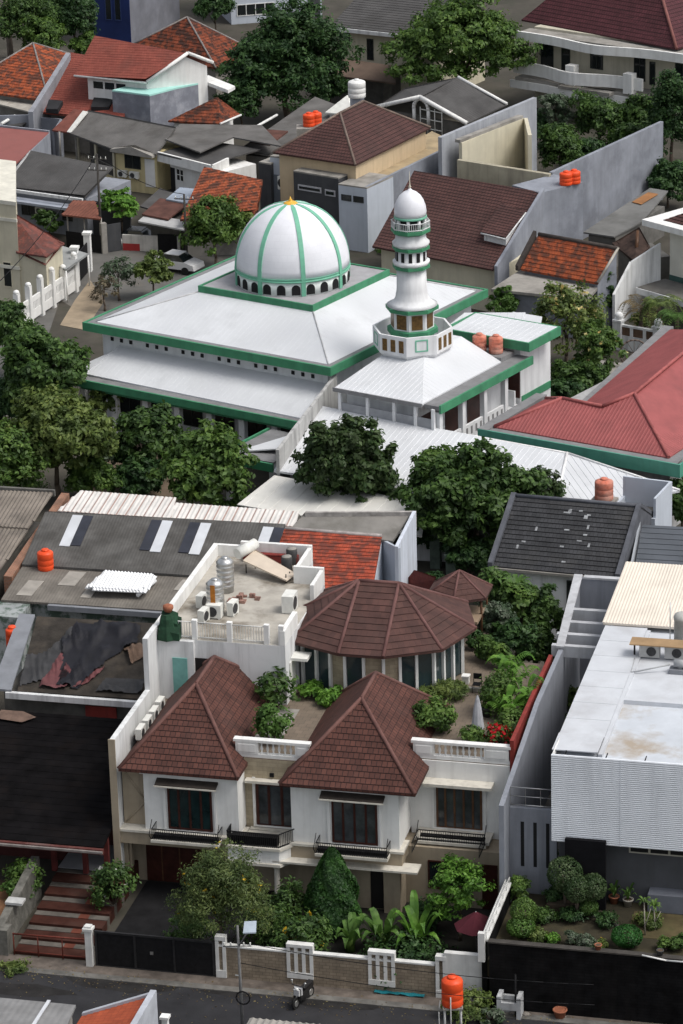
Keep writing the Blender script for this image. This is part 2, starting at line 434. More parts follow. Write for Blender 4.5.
SHADEROOF = M('dark_canopy', (.03,.024,.02), .7, .3, 3)
CONC = M('concrete', (.29,.275,.25), .9, .16, 1.1, dirt=.7, dirtcol=(.1,.095,.085), dlo=.45, dhi=.7)
CONC_LT = M('concrete_light', (.40,.375,.33), .9, .18, 1.0, dirt=.9, dirtcol=(.11,.088,.06), dscale=.32, dlo=.47, dhi=.64)
CONC_DK = M('concrete_dark', (.13,.125,.115), .9, .22, 1.1, dirt=.6, dirtcol=(.05,.048,.045))
PATIO = M('patio_paving', (.19,.15,.115), .9, .16, 1.0, brick=(.4,.4,(.16,.13,.1),(.11,.09,.075),.012), dirt=.7, dirtcol=(.08,.068,.055))
STEEL = M('stainless', (.55,.55,.54), .32, .15, 3, metal=.85, spec=.5)
ACWHITE = M('ac_white', (.66,.66,.62), .6, .1, 3)
ACDARK = M('ac_grille', (.04,.04,.042), .6, .3, 8)
ORANGE = M('orange_plastic', (.72,.075,.018), .45, .1, 2)
RUST = M('faded_orange', (.55,.16,.10), .8, .35, 2.5, dirt=.7, dirtcol=(.42,.3,.25), dlo=.42, dhi=.62)
REDWALL = M('red_wall', (.23,.035,.028), .8, .2, 1.2, streak=.5, dirtcol=(.08,.02,.02))
GRWALL = M('blue_grey_wall', (.25,.265,.30), .85, .1, .8, streak=.5, dirtcol=(.13,.14,.16), dirt=.3, dlo=.5, dhi=.8)
POT = M('terracotta', (.3,.11,.06), .8, .2, 3)
POTD = M('dark_pot', (.05,.05,.05), .7, .2, 3)
ASPH = M('asphalt', (.03,.03,.033), .95, .2, .8, dirt=.5, dirtcol=(.045,.043,.041), dscale=.25, dlo=.5, dhi=.75, bump=.15, spec=.12)
SOIL = M('soil', (.09,.062,.04), .95, .3, 1.5)
L_DARK = leafmat('leaf_dark', (.05,.11,.022), (.115,.20,.045), (.032,.07,.017))
L_MID = leafmat('leaf_mid', (.075,.155,.028), (.165,.26,.055), (.05,.10,.021))
L_LT = leafmat('leaf_light', (.08,.17,.03), (.13,.24,.05), (.05,.11,.02))
L_OLIVE = leafmat('leaf_olive', (.115,.17,.038), (.20,.25,.065), (.07,.11,.026))
L_DEEP = leafmat('leaf_deep', (.034,.084,.023), (.075,.15,.04), (.02,.054,.016))
L_BRIGHT = leafmat('leaf_bright', (.11,.26,.03), (.18,.34,.05), (.07,.17,.022))
L_PINK = leafmat('leaf_grey_green', (.10,.15,.09), (.2,.22,.17), (.06,.10,.05))
F_RED = leafmat('flower_red', (.5,.012,.02), (.65,.02,.03), (.35,.008,.012), .3)
F_YEL = leafmat('flower_yellow', (.65,.48,.03), (.75,.6,.06), (.6,.4,.03), .3)
F_CREAM = leafmat('flower_cream', (.75,.66,.25), (.8,.75,.5), (.7,.55,.2), .3)
F_WHT = leafmat('flower_white', (.75,.75,.7), (.8,.8,.76), (.6,.6,.55), .3)
# ================================================================== twin-gabled villa
V = Fr(P(300, 905, 0), -14)
def villa():
    T = Thing('villa', 'cream and white two storey villa with two steep brown pyramid roofs facing the street', 'house', V, .5, 0, 0)
    m = MB(); m.box(-8.75, 6.6, 1.2, 17.5, 0, 3.06); m.box(6.601, 9.85, 1.2, 14.8, 0, 3.06); m.box(-7.6,-2.9,.1,1.2,0,3.06) if False else None
    m.box(-.3, 5.0, .25, 1.2, 0, 2.7); m.box(4.2, 5.0, -.1, .25, 0, 2.7)
    T.part('lower_wall', m, BEIGE)
    m = MB(); m.box(-8.85, -2.75, -.18, 1.2, 2.65, 3.30); m.box(-.35, 5.15, -.18, 1.2, 2.65, 3.30); m.box(5.5, 8.95, 1.55, 2.7, 2.62, 3.28)
    T.part('floor_band', m, BEIGE)
    m = MB(); m.box(-8.95, -2.68, -.26, 1.1, 3.301, 3.42); m.box(-.42, 5.25, -.26, 1.1, 3.301, 3.42); m.box(5.4, 9.05, 1.45, 2.6, 3.281, 3.42)
    m.box(-2.67,-.43,1.0,1.6,3.2,3.38); m.box(-1.1, 6.0, -.75, .2, 2.55, 2.648)
    T.part('ledge', m, TRIM)
    m = MB(); m.box(-8.8, -7.6, .42, 2, 3.42, 6.6); m.cyl((-8.7,.40,3.5), (-7.65,.40,4.7), .05, .05, 4); m.cyl((-7.65,.40,4.7),(-8.75,.40,6.4),.05,.05,4)
    T.part('side_wall', m, BEIGE)
    m = MB(); m.box(-7.6, -2.9, 0, 7, 3.42, 6.66); m.box(-.28, 5.0, 0, 6, 3.42, 6.66); m.box(5.0, 9.85, 2.62, 14.8, 3.07, 6.98)
    T.part('upper_wall', m, WHITE)
    m = MB(); m.box(-2.9, -.28, 1.3, 17, 3.07, 6.98); T.part('recess_wall', m, BEIGE_STONE)
    m = MB(); m.box(-1.62,-1.42,1.22,1.32,6.1,6.3); T.part('vent', m, BLACK)
    # cornices under the eaves
    m = MB(); m.box(-7.75,-2.82,-.12,.0-.003,6.4,6.6); m.box(-.36,5.1,-.12,-.003,6.4,6.6); T.part('cornice', m, WHITE)
    # windows: dark timber door sets
    window(T,'F',0,-6.42,-4.2,3.55,6.0,WOOD,CURTAIN_TEAL,4,.1); window(T,'F',1.3,-2.35,-.42,3.42,5.75,WOOD,CURTAIN,3,.13)
    window(T,'F',0,1.72,3.95,3.55,6.0,WOOD,CURTAIN,4,.1); window(T,'F',2.62,6.25,8.5,3.45,5.85,WOOD2,CURTAIN,5,.1)
    for (a,b,v) in ((-6.5,-4.1,0),(1.64,4.05,0),(6.16,8.6,2.62),(-2.37,-.4,1.3)):
        m = MB(); m.box(a-.14,a-.004,v-.07,v-.003,3.5,6.02); m.box(b+.004,b+.1,v-.07,v-.003,3.5,6.02); m.box(a-.14,b+.1,v-.09,v-.003,3.42,3.499)
        T.part('window_surround', m, WHITE)
    # sloping canopies
    for (a,b,v) in ((-6.9,-3.85,0),(1.25,4.35,0)):
        m = MB(); m.prism([(a,v-.5),(b,v-.5),(b,v-.005),(a,v-.005)],[6.0,6.0,6.12,6.12],[6.06,6.06,6.22,6.22])
        c = T.part('canopy', m, SHADEROOF); k = MB(); k.box(a-.03,b+.03,v-.54,v-.505,5.95,6.02); T.part('canopy_edge', k, TRIM, c)
    m = MB(); m.box(5.75,9.1,1.85,2.61,5.95,6.1); m.box(-2.8,-.3,.9,1.29,5.85,5.98); T.part('canopy', m, TRIM)
    # balconies with black railings
    for (a,b,v) in ((-7.1,-3.7,-.9),(1.05,4.6,-.9),(5.55,8.9,1.35)):
        m = MB(); m.box(a,b,v,v+.9-.27 if v<0 else 2.6,3.16,3.3) if v < 0 else m.box(a,b,v,1.44,3.16,3.3)
        bo = T.part('balcony', m, TRIM)
        r = MB(); railing(r,(a+.05,v+.08),(b-.05,v+.08),3.3,3.85,.11,.014,.03); railing(r,(a+.05,v+.08),(a+.05,0),3.3,3.85,.16); railing(r,(b-.05,v+.08),(b-.05,0),3.3,3.85,.16)
        for x in (a+.02,b-.02): r.tube([(x,v+.08,3.3),(x-.05,v-.1,3.6),(x,v+.02,3.95),(x,v+.3,4.25)],.02,5)
        r.box(a+.1,b-.1,v+.2,v+.5,3.305,3.5)
        T.part('railing', r, BLACK, bo)
    # centre balcony on a column
    m = MB(); m.prism([(-3.3,.9),(-3.3,-.75),(-.75,-.75),(-.1,.1),(-.1,.9)],2.5,3.2); bo = T.part('balcony', m, WHITE)
    m = MB(); m.prism([(-3.4,.95),(-3.4,-.87),(-.68,-.87),(0,.06),(0,.95)],3.2,3.34); m.prism([(-3.4,.95),(-3.4,-.87),(-.68,-.87),(0,.06),(0,.95)],2.36,2.498); T.part('balcony_edge', m, TRIM, bo)
    r = MB()
    for a,b in (((-3.3,-.75),(-.75,-.75)),((-.75,-.75),(-.1,.1)),((-3.3,.9),(-3.3,-.75)),((-.1,.1),(-.1,.9))): railing(r,a,b,3.34,4.05,.1,.016,.03)
    r.box(-3.15,-.85,-.65,-.2,3.345,3.8)
    T.part('railing', r, BLACK, bo)
    m = MB(); m.lathe((-.95,-.5,0),[(.22,0),(.22,.12),(.16,.2),(.14,2.1),(.2,2.25),(.22,2.355)],12); T.part('column', m, TRIM)
    # ground floor openings
    m = MB(); m.box(-8.0,-4.6,1.12,1.197,.05,2.45)
    d = T.part('garage_door', m, WOOD); k = MB()
    for x in (-7.2,-6.3,-5.4): k.box(x-.03,x+.03,1.085,1.117,.1,2.4)
    T.part('door_batten', k, WOOD2, d)
    m = MB(); m.box(3.5,4.1,.18,.247,.1,2.35); T.part('door', m, M('dark_doorway',(.012,.01,.01),.7)); 
    window(T,'F',1.2,6.1,8.3,.9,2.4,WOOD,GLASS,3)
    m = MB(); m.box(8.75,9.5,1.13,1.197,.05,2.4); T.part('door', m, WOOD)
    m = MB(); m.box(-8.88,-8.64,.3,.6,0,3.3); m.box(-8.62,-8.5,.4,.7,0,3.3); T.part('pillar', m, BEIGE)
    # left parapet wall stepping up to the rear block
    m = MB(); m.box(-9.12,-8.86,-.3,5.75,0,8.15); T.part('parapet_wall', m, WHITE_AGED)
    m = MB(); m.box(-9.16,-8.82,-.36,-.303,0,8.2); T.part('corner_pilaster', m, BEIGE)
    m = MB(); m.box(-9.12,-2.35,7.6,15.9,3.07,10.2); m.box(-9.12,-3.75,15.901,19.0,3.07,10.2); m.box(-9.12,-8.86,5.753,7.6,0,10.9); m.box(-8.86,-7.0,7.35,7.6,7.0,10.2); T.part('rear_block', m, WHITE_AGED)
    m = MB(); m.box(-8.85,-2.4,7.62,15.88,10.2,10.215); m.box(-8.85,-3.8,15.881,18.95,10.2,10.215); T.part('roof_deck', m, CONC_LT)
    m = MB(); m.box(-9.12,-8.86,7.6,19.0,10.202,10.85); m.box(-8.86,-7.6,18.78,19.0,10.218,10.85); m.box(-7.599,-3.75,18.78,19.0,10.218,11.1); m.box(-3.95,-3.75,16.12,18.779,10.218,11.0); m.box(-3.95,-2.35,15.7,15.9,10.218,11.15); m.box(-2.55,-2.35,13.6,15.699,10.218,11.05); m.box(-2.6,-2.35,7.6,10.2,10.218,11.0)
    for u in (-7.0,-5.2,-3.3,-2.55): m.box(u-.13,u+.13,7.62,7.86,10.22,11.25)
    T.part('deck_parapet', m, WHITE)
    m = MB()
    for a,b in ((-8.8,-7.13),(-6.87,-5.33),(-5.07,-3.43)): railing(m,(a,7.75),(b,7.75),10.25,11.1,.13,.018,.03)
    T.part('deck_railing', m, M('white_metal',(.62,.62,.6),.5))
    m = MB(); m.box(-8.1,-7.35,7.28,7.345,7.0,9.3); T.part('door', m, M('teal_panel',(.16,.36,.33),.7,.15)); m = MB(); m.box(-7.3,-6.3,7.54,7.597,7.05,9.25); T.part('doorway', m, M('dark_doorway',(.012,.01,.01),.7))
    m = MB(); m.box(-2.35,-1.5,8.6,9.5,9.0,9.15); m.box(-2.34,-2.3,8.3,9.3,7,9); T.part('side_door_canopy', m, ACWHITE)
    # terrace
    m = MB(); m.box(-8.85,6.6,2.7,19.8,6.985,7.02); m.box(6.601,9.9,2.7,14.9,6.985,7.02); m.box(-2.78,-.4,1.32,2.7,6.985,7.02); T.part('terrace_floor', m, PATIO)
    m = MB(); m.box(-6.5,-1.6,2.9,7.2,7.02,7.028); T.part('terrace_slab', m, CONC)
    # balustrades
    def balus(u0,u1,v,post):
        m = MB(); m.box(u0,u1,v-.14,v+.14,7.02,7.2); m.box(u0-.05,u1+.05,v-.18,v+.18,7.82,7.95)
        for (a,b) in post: m.box(a,b,v-.16,v+.16,7.2,7.82); m.box(a+.12,b-.12,v-.19,v-.163,7.32,7.7)
        o = T.part('balustrade', m, WHITE); x = u0
        def inpost(x): return any(a-.06 < x < b+.06 for a,b in post)
        k = MB(); x = u0+.15; c = 0
        while x < u1-.1:
            if not inpost(x): k.lathe((x,v,7.2),[(.07,0),(.07,.05),(.035,.1),(.08,.26),(.035,.45),(.06,.55),(.06,.62)],8)
            x += .29
        T.part('baluster', k, WHITE, o)
    balus(-3.35,.35,1.5,[(-3.3,-1.75+.55-1.0),(.0-.35,.3)]); balus(5.1,9.85,2.85,[(5.15,6.15),(8.6,9.8)])
    m = MB(); m.box(9.86,10.05,2.7,13.2,6.0,8.3); T.part('terrace_side_wall', m, REDWALL)
    # main roofs
    cm = CAP_BR
    hip(T,-8.68,-2.72,-.45,10.2,6.74,3.1,TILE_BR,ridge='v',inset=3.65,cap=cm,c=.31,t=.022)
    hip(T,-.7,5.92,-.48,9.4,6.64,3.2,TILE_BR,ridge='v',inset=3.4,cap=cm,c=.31,t=.022)
    return T
villa()
def pavilion():
    T = Thing('pavilion', 'ten sided glass walled pavilion with dark brown tiled roof on the villa terrace', 'pavilion', V, 1.25, 13, 7.02)
    c = [(-2.75,9.7),(.1,8.5),(2.4,8.5),(5.1,9.9),(6.2,12.9),(5.1,16.2),(2.4,17.4),(.1,17.4),(-2.75,16.2),(-3.7,12.9)]
    A = (.2,12.95,11.75); B = (2.25,12.95,11.75); z = 9.6
    E = [(x,y,z) for x,y in c]; m = MB()
    def near(i): return A if c[i][0] < 1.3 else B
    k = MB()
    for i in range(10):
        j = (i+1) % 10; a, b = near(i), near(j)
        m.sheet([E[i],E[j],b,a] if a != b else [E[i],E[j],a],'tile',c=.42,t=.03,slab=.12)
        k.cyl(E[i],a,.1,.1,6)
    k.cyl(A,B,.11,.11,6)
    ro = T.part('roof', m, TILE_PAV); T.part('ridge_cap', k, M('ridge_dark',(.13,.062,.056),.75,.2,2), ro)
    cx, cy = 1.25, 12.95
    ins = [((x-cx)*.84+cx, (y-cy)*.84+cy) for x,y in c]
    m = MB(); 
    m.prism([(x,y) for x,y in ins],9.25,9.6); 
    T.part('wall_head', m, WHITE)
    # bays: stone pieces, framed glass
    g = MB(); fr = MB(); st = MB()
    for i in range(10):
        p = Vector(ins[i]); q = Vector(ins[(i+1)%10]); d = q-p; n = max(2,int(round(d.length/.85)))
        for s in range(n):
            a = p+d*(s/n); b = p+d*((s+1)/n)
            stone = (i == 0 and s == n-1) or (i == 1 and s == n-1) or (i == 2 and s == 0)
            if stone: st.wallbox(b,a,-.12,7.02,9.25)
            else: g.wallbox(b,a,-.03,7.1,9.25)
            fr.wallbox(a+d.normalized()*.07,a-d.normalized()*.07,.16,7.02,9.25)
    T.part('glass_panel', g, glassmat('pavilion_glass',(.03,.05,.055),.05)); T.part('frame', fr, WHITE); T.part('stone_panel', st, BEIGE_STONE)
pavilion()
# sky, sun, camera
def world():
    w = bpy.data.worlds.new('World'); SC.world = w; w.use_nodes = True; nt = w.node_tree
    bg = nt.nodes['Background']; sk = _n(nt,'ShaderNodeTexSky'); sk.sky_type = 'NISHITA'; sk.sun_disc = False
    sk.sun_elevation = R(58); sk.sun_rotation = R(112); sk.dust_density = 4; sk.air_density = 1.0
    hs = _n(nt,'ShaderNodeHueSaturation'); hs.inputs['Saturation'].default_value = .35; nt.links.new(sk.outputs[0], hs.inputs['Color'])
    nt.links.new(hs.outputs[0], bg.inputs['Color']); bg.inputs['Strength'].default_value = .15
    l = bpy.data.lights.new('sun','SUN'); l.energy = 1.5; l.angle = R(24); l.color = (1,.96,.9)
    o = bpy.data.objects.new('sun', l); COL.objects.link(o)
    az, el = R(112), R(58)   # sky rotation measured from +Y towards +X
    d = Vector((math.sin(az)*math.cos(el), math.cos(az)*math.cos(el), math.sin(el)))
    o.rotation_euler = d.to_track_quat('Z','Y').to_euler(); o.location = (60, 260, 120)
    c = bpy.data.cameras.new('camera'); co = bpy.data.objects.new('camera', c); COL.objects.link(co)
    c.sensor_fit = 'VERTICAL'; c.sensor_height = 36; c.sensor_width = 36*683/1024; c.lens = 36*F_PX/1024; c.clip_start = 1; c.clip_end = 6000
    from mathutils import Matrix
    co.matrix_world = Matrix(((_rt.x,_up.x,-_fw.x,CAM.x),(_rt.y,_up.y,-_fw.y,CAM.y),(_rt.z,_up.z,-_fw.z,CAM.z),(0,0,0,1)))
    SC.camera = co
    SC.view_settings.view_transform = 'Standard'; SC.view_settings.look = 'None'; SC.view_settings.exposure = EXPO; SC.view_settings.gamma = 1
EXPO = 0.2
world()
m = MB(); m.face([(-900,-300,0),(900,-300,0),(900,3000,0),(-900,3000,0)]); solo('ground','','',m,M('earth',(.062,.056,.045),.95,.25,.3,dirt=.6,dirtcol=(.035,.04,.025)),kind='structure')
# ================================================================== mosque
ROOFW = M('white_metal_roof', (.60,.615,.635), .45, .09, .6, dirt=.6, dirtcol=(.42,.43,.455), dscale=.3, dlo=.45, dhi=.75, spec=.4)
GREEN = M('mosque_green', (.055,.23,.12), .7, .14, 1.2, streak=.5, dirtcol=(.04,.13,.08))
GREENL = M('dome_green', (.16,.43,.30), .55, .08, 1.5)
GREY_G = M('grey_gutter', (.20,.20,.205), .8, .15, 1, streak=.3)
MWALL = M('mosque_white', (.70,.71,.72), .8, .06, 1, streak=.35, dirtcol=(.35,.35,.36))
HOLE = M('shadow_opening', (.012,.012,.013), .8)
DOMEW = M('dome_white', (.71,.72,.76), .5, .05, .8, brick=(.5,.42,(.69,.70,.74),(.64,.65,.69),.008), spec=.4)
BROWNWIN = M('brown_window', (.13,.075,.025), .4, .4, 6)
MO = Fr(P(84,322,7), -34)
def ringbox(m, u0,u1,v0,v1,z0,z1,w):
    m.box(u0,u1,v0,v0+w,z0,z1); m.box(u0,u1,v1-w,v1,z0,z1); m.box(u0,u0+w,v0+w+.001,v1-w-.001,z0,z1); m.box(u1-w,u1,v0+w+.001,v1-w-.001,z0,z1)
def mosque():
    T = Thing('mosque','white roofed mosque with green fascias and a large ribbed white dome','mosque',MO,10.2,10,0)
    m = MB(); m.box(.9,19.2,.8,18.6,0,6.5); T.part('wall', m, MWALL)
    m = MB(); ringbox(m,0,20.1,-.2,19.4,6.46,7.04,.16); T.part('fascia', m, GREEN)
    m = MB(); ringbox(m,.165,19.935,-.035,19.235,6.5,6.98,.6); T.part('gutter', m, GREY_G)
    m = MB(); u0,u1,v0,v1,z = .65,19.5,.45,18.8,7.0; a0,a1,b0,b1,zt = 5.9,15.25,5.1,14.5,8.6
    for f in ([(u0,v0,z),(u1,v0,z),(a1,b0,zt),(a0,b0,zt)],[(u1,v0,z),(u1,v1,z),(a1,b1,zt),(a1,b0,zt)],[(u1,v1,z),(u0,v1,z),(a0,b1,zt),(a1,b1,zt)],[(u0,v1,z),(u0,v0,z),(a0,b0,zt),(a0,b1,zt)]):
        m.sheet(f,'rib',rs=.42,rw=.03,rh=.007,slab=.1)
    ro = T.part('roof', m, ROOFW)
    for a,b in (((u0,v0),(a0,b0)),((u1,v0),(a1,b0)),((u1,v1),(a1,b1)),((u0,v1),(a0,b1))):
        k = MB(); k.cyl((a[0],a[1],z+.02),(b[0],b[1],zt+.02),.055,.055,5); T.part('hip_flashing', k, M('flashing',(.45,.45,.46),.6,.2,2), ro)
    m = MB(); m.box(17.3,19.9,8.2,8.75,7.35,7.7); T.part('roof_duct', m, ROOFW, ro) if False else None
    m = MB(); ringbox(m,5.9,15.25,5.1,14.5,8.55,9.05,.14); T.part('platform_edge', m, GREEN)
    m = MB(); m.box(6.05,15.1,5.25,14.35,8.6,8.97); T.part('platform', m, M('platform_grey',(.33,.325,.34),.85,.12,1.2,dirt=.5,dirtcol=(.2,.2,.2)))
    cx,cy,r,zb = 10.7,9.45,3.88,9.95
    m = MB(); m.lathe((cx,cy,8.972),[(r-.12,0),(r-.12,1.0)],48); dr = T.part('drum', m, GREENL)
    # arcade wall around the drum: white arches with dark openings
    am = MB(); pts = [(-.29,.06),(.29,.06),(.29,.48)]+[(.29*math.cos(t),.48+.29*math.sin(t)) for t in (.5,1.05,1.57,2.1,2.65)]+[(-.29,.48)]
    am.face([(p[0],-.03,p[1]) for p in pts]); 
    for a,b in zip(pts,pts[1:]+pts[:1]): am.face([(a[0],.1,a[1]),(b[0],.1,b[1]),(b[0],-.03,b[1]),(a[0],-.03,a[1])])
    m = MB(); m.lathe((cx,cy,8.974),[(r-.05,0),(r-.05,.96)],96); T.part('arcade', m, M('arcade_white',(.72,.76,.74),.7), dr)
    first = None
    for i in range(24):
        t = math.pi/2*0 + 2*math.pi*(i+.5)/24 - R(90)
        x,y = cx+(r-.06)*math.cos(t), cy+(r-.06)*math.sin(t)
        if first is None: first = am.build('arch_opening', HOLE, dr); o = first
        else: o = first.copy(); COL.objects.link(o)
        o.location = (x-10.2, y-10, 9.0); o.rotation_euler = (0,0,t+math.pi/2)
    m = MB(); m.lathe((cx,cy,0),[(r-.04,9.9),(r+.06,9.92),(r+.06,10.0),(r,10.02),(r,10.1),(r+.04,10.12),(r+.04,10.17)],48); T.part('drum_ring', m, GREENL)
    H = 4.22; prof = [(r*math.cos(a*math.pi/2/14)**.96*1.0, 10.17+H*math.sin(a*math.pi/2/14)) for a in range(15)]
    prof = [(max(.02,p[0]),p[1]) for p in prof]
    m = MB(); m.lathe((cx,cy,0),prof,64); do = T.part('dome', m, DOMEW)
    for i in range(8):
        t = 2*math.pi*i/8 - R(90); k = MB(); L = []; Rr = []; w = .15
        for (pr,pz) in [(r+.05,8.98)]+[(p[0]+.055,p[1]+.02) for p in prof]:
            ww = w if pr > 1 else max(.05,w*pr)
            c,s_ = math.cos(t),math.sin(t); L.append((cx+pr*c-ww*s_, cy+pr*s_+ww*c, pz)); Rr.append((cx+pr*c+ww*s_, cy+pr*s_-ww*c, pz))
        for a in range(len(L)-1):
            k.face([Rr[a],L[a],L[a+1],Rr[a+1]])
            for S in (L,Rr):
                p,q = Vector(S[a]),Vector(S[a+1]); ip = Vector((cx+(p.x-cx)*.965,cy+(p.y-cy)*.965,p.z-.06)); iq = Vector((cx+(q.x-cx)*.965,cy+(q.y-cy)*.965,q.z-.06)); k.face([p,ip,iq,q] if S is Rr else [q,iq,ip,p])
        T.part('rib', k, GREENL, do)
    m = MB(); m.lathe((cx,cy,10.17+H-.1),[(.5,0),(.5,.08),(.34,.18),(.12,.24),(.13,.32),(.06,.4),(.015,.55)],16); T.part('finial', m, M('gold',(.75,.42,.05),.4,.15,5), do)
    # clerestory ventilation holes, grouped in threes
    for i in range(6):
        for j in range(3):
            u = 1.6+i*2.95+j*.78; m = MB(); m.box(u,u+.24,.76,.797,5.72,5.98); T.part('vent_hole', m, HOLE)
    # skirt roof along the front
    m = MB(); m.sheet([(1.6,-2.35,4.3),(20.6,-2.8,4.3),(19.75,.85,5.55),(2.4,.75,5.55)],'rib',rs=.42,rw=.03,rh=.007,slab=.1); T.part('skirt_roof', m, ROOFW)
    m = MB(); m.box(1.7,20.7,-3.25,-2.5,4.0,4.22); T.part('skirt_gutter', m, GREY_G)
    m = MB(); m.box(1.7,20.5,-3.4,-3.255,3.75,4.25); m.box(1.55,1.695,-3.4,.7,3.75,4.25); m.box(1.9,20.5,-3.1,-2.95,3.5,3.74); T.part('skirt_fascia', m, GREEN)
    m = MB(); m.prism([(.1,-2.4),(1.7,-2.5),(2.5,.75),(.6,.75)],[4.05,4.25,5.3,4.3],[4.15,4.35,5.4,4.4]); T.part('side_canopy', m, ROOFW)
    for i in range(7):
        u = 1.6+i*2.6; m = MB(); m.box(u-.22,u+.22,-2.6,-2.2,0,3.7); T.part('column', m, MWALL)
    for i in range(6):
        u = 2.1+i*2.6; window(T,'F',.8,u,u+1.7,.7,2.9,M('dark_frame',(.03,.035,.03),.6),GLASS,2)
    return T
mosque()
def minaret():
    c = MO.pk(412.5,326,9.1); T = Thing('minaret','slender white minaret with green rings and an octagonal balcony beside the dome','minaret',MO,c[0],c[1],7.4)
    Z = 9.1; a8 = R(22.5)+R(34)-R(8)+R(20)
    C = (c[0],c[1],Z)
    m = MB(); m.lathe(C,[(1.7,-1.75),(2.2,-1.72),(2.62,-1.25),(2.62,0),(2.48,0.001),(2.48,-1.1),(.5,-1.1)],8,False,a8); T.part('balcony', m, MWALL)
    for i in range(8):
        t = a8+2*math.pi*(i+.5)/8; d = 2.62*math.cos(math.pi/8)
        for s in (-.62,0,.62):
            if i % 2 == 1 and s == 0:
                pass
            ci,si = math.cos(t),math.sin(t); x,y = c[0]+d*ci-s*si, c[1]+d*si+s*ci
            k = MB(); w = .17; pts = [(x+ci*.03-w*si*sg, y+si*.03+w*ci*sg) for sg in (-1,1)]; q = [(x-w*si*sg, y+w*ci*sg) for sg in (1,-1)]
            if i % 2 == 0: k.prism(pts+q,Z-1.05,Z-.25); T.part('balcony_window', k, BROWNWIN)
        if i % 2:
            ci,si = math.cos(t),math.sin(t); x,y = c[0]+d*ci, c[1]+d*si; k = MB()
            for (s0,s1,z0,z1) in ((-.42,-.34,-1.0,-.2),(.34,.42,-1.0,-.2),(-.34,.34,-.28,-.2),(-.34,.34,-1.0,-.92)):
                k.prism([(x+ci*.03-s0*si,y+si*.03+s0*ci),(x+ci*.03-s1*si,y+si*.03+s1*ci),(x-s1*si,y-0*si+s1*ci),(x-s0*si,y+s0*ci)],Z+z0,Z+z1)
            T.part('green_panel_frame', k, GREENL)
    m = MB(); m.lathe(C,[(1.66,-.35),(1.66,-.02),(1.45,.02)],8,False,a8); T.part('ring', m, GREEN)
    m = MB(); m.lathe(C,[(1.42,-1.1),(1.42,1.2)],8,False,a8); T.part('lower_drum', m, MWALL)
    for i in range(8):
        t = a8+2*math.pi*(i+.5)/8; d = 1.42*math.cos(math.pi/8); ci,si = math.cos(t),math.sin(t); x,y = c[0]+d*ci,c[1]+d*si; k = MB(); w=.36
        k.prism([(x+ci*.03+w*si,y+si*.03-w*ci),(x+ci*.03-w*si,y+si*.03+w*ci),(x-w*si,y+w*ci),(x+w*si,y-w*ci)],Z+.12,Z+1.08); T.part('lower_window', k, BROWNWIN)
    m = MB(); m.lathe(C,[(1.45,1.18),(1.74,1.23),(1.74,1.46),(1.66,1.5)],8,False,a8); T.part('ring', m, GREEN)
    m = MB(); m.lathe(C,[(1.66,1.5),(1.28,1.66),(1.08,1.98),(.98,2.5),(.95,3.95)],24); T.part('shaft', m, MWALL)
    m = MB(); m.lathe(C,[(.97,3.93),(1.22,3.98),(1.22,4.18),(1.15,4.2)],8,False,a8); T.part('ring', m, GREEN)
    m = MB(); m.lathe(C,[(1.13,4.2),(1.22,4.42),(1.06,4.48),(1.0,4.5),(1.0,5.2)],16); T.part('gallery', m, MWALL)
    for i in range(12):
        t = 2*math.pi*i/12; k = MB(); ci,si=math.cos(t),math.sin(t); x,y=c[0]+.995*ci,c[1]+.995*si; w=.11
        k.prism([(x+ci*.03+w*si,y+si*.03-w*ci),(x+ci*.03-w*si,y+si*.03+w*ci),(x-w*si-ci*.1,y+w*ci-si*.1),(x+w*si-ci*.1,y-w*ci-si*.1)],Z+4.52,Z+5.12); T.part('gallery_opening', k, HOLE)
    m = MB(); m.lathe(C,[(1.0,5.2),(1.22,5.23),(1.22,5.43),(1.15,5.45)],8,False,a8); T.part('ring', m, GREEN)
    m = MB(); m.lathe(C,[(1.14,5.45),(1.22,5.66),(1.02,5.85),(.97,6.25)],16); T.part('neck', m, MWALL)
    m = MB(); m.lathe(C,[(.96,6.22),(1.28,6.38),(1.28,6.58),(1.22,6.62)],8,False,a8); T.part('ring', m, GREEN)
    m = MB(); m.lathe(C,[(.8,6.62),(.8,7.3)],16); T.part('lantern_core', m, HOLE)
    for i in range(8):
        t = a8+2*math.pi*i/8; k = MB(); k.cyl((c[0]+.92*math.cos(t),c[1]+.92*math.sin(t),Z+6.62),(c[0]+.92*math.cos(t),c[1]+.92*math.sin(t),Z+7.3),.11,.11,8); T.part('lantern_post', k, MWALL)
    r = MB()
    for i in range(8):
        t = a8+2*math.pi*i/8; t2 = t+2*math.pi/8
        railing(r,(c[0]+1.25*math.cos(t),c[1]+1.25*math.sin(t)),(c[0]+1.25*math.cos(t2),c[1]+1.25*math.sin(t2)),Z+6.62,Z+7.1,.12,.018,.03)
    T.part('railing', r, MWALL)
    m = MB(); m.lathe(C,[(1.0,7.26),(1.06,7.28),(1.06,7.4),(1.02,7.41)],24); T.part('dome_ring', m, GREENL)
    pr = [(1.02,7.41),(1.04,7.7),(1.0,8.05),(.88,8.4),(.68,8.72),(.42,8.95),(.15,9.08),(.06,9.2)]
    m = MB(); m.lathe(C,pr,24); d = T.part('dome', m, DOMEW)
    m = MB(); m.lathe(C,[(.06,9.2),(.1,9.3),(.04,9.4),(.03,9.6),(.008,10.3)],8); T.part('finial', m, M('pale_metal',(.6,.55,.45),.4), d)
minaret()
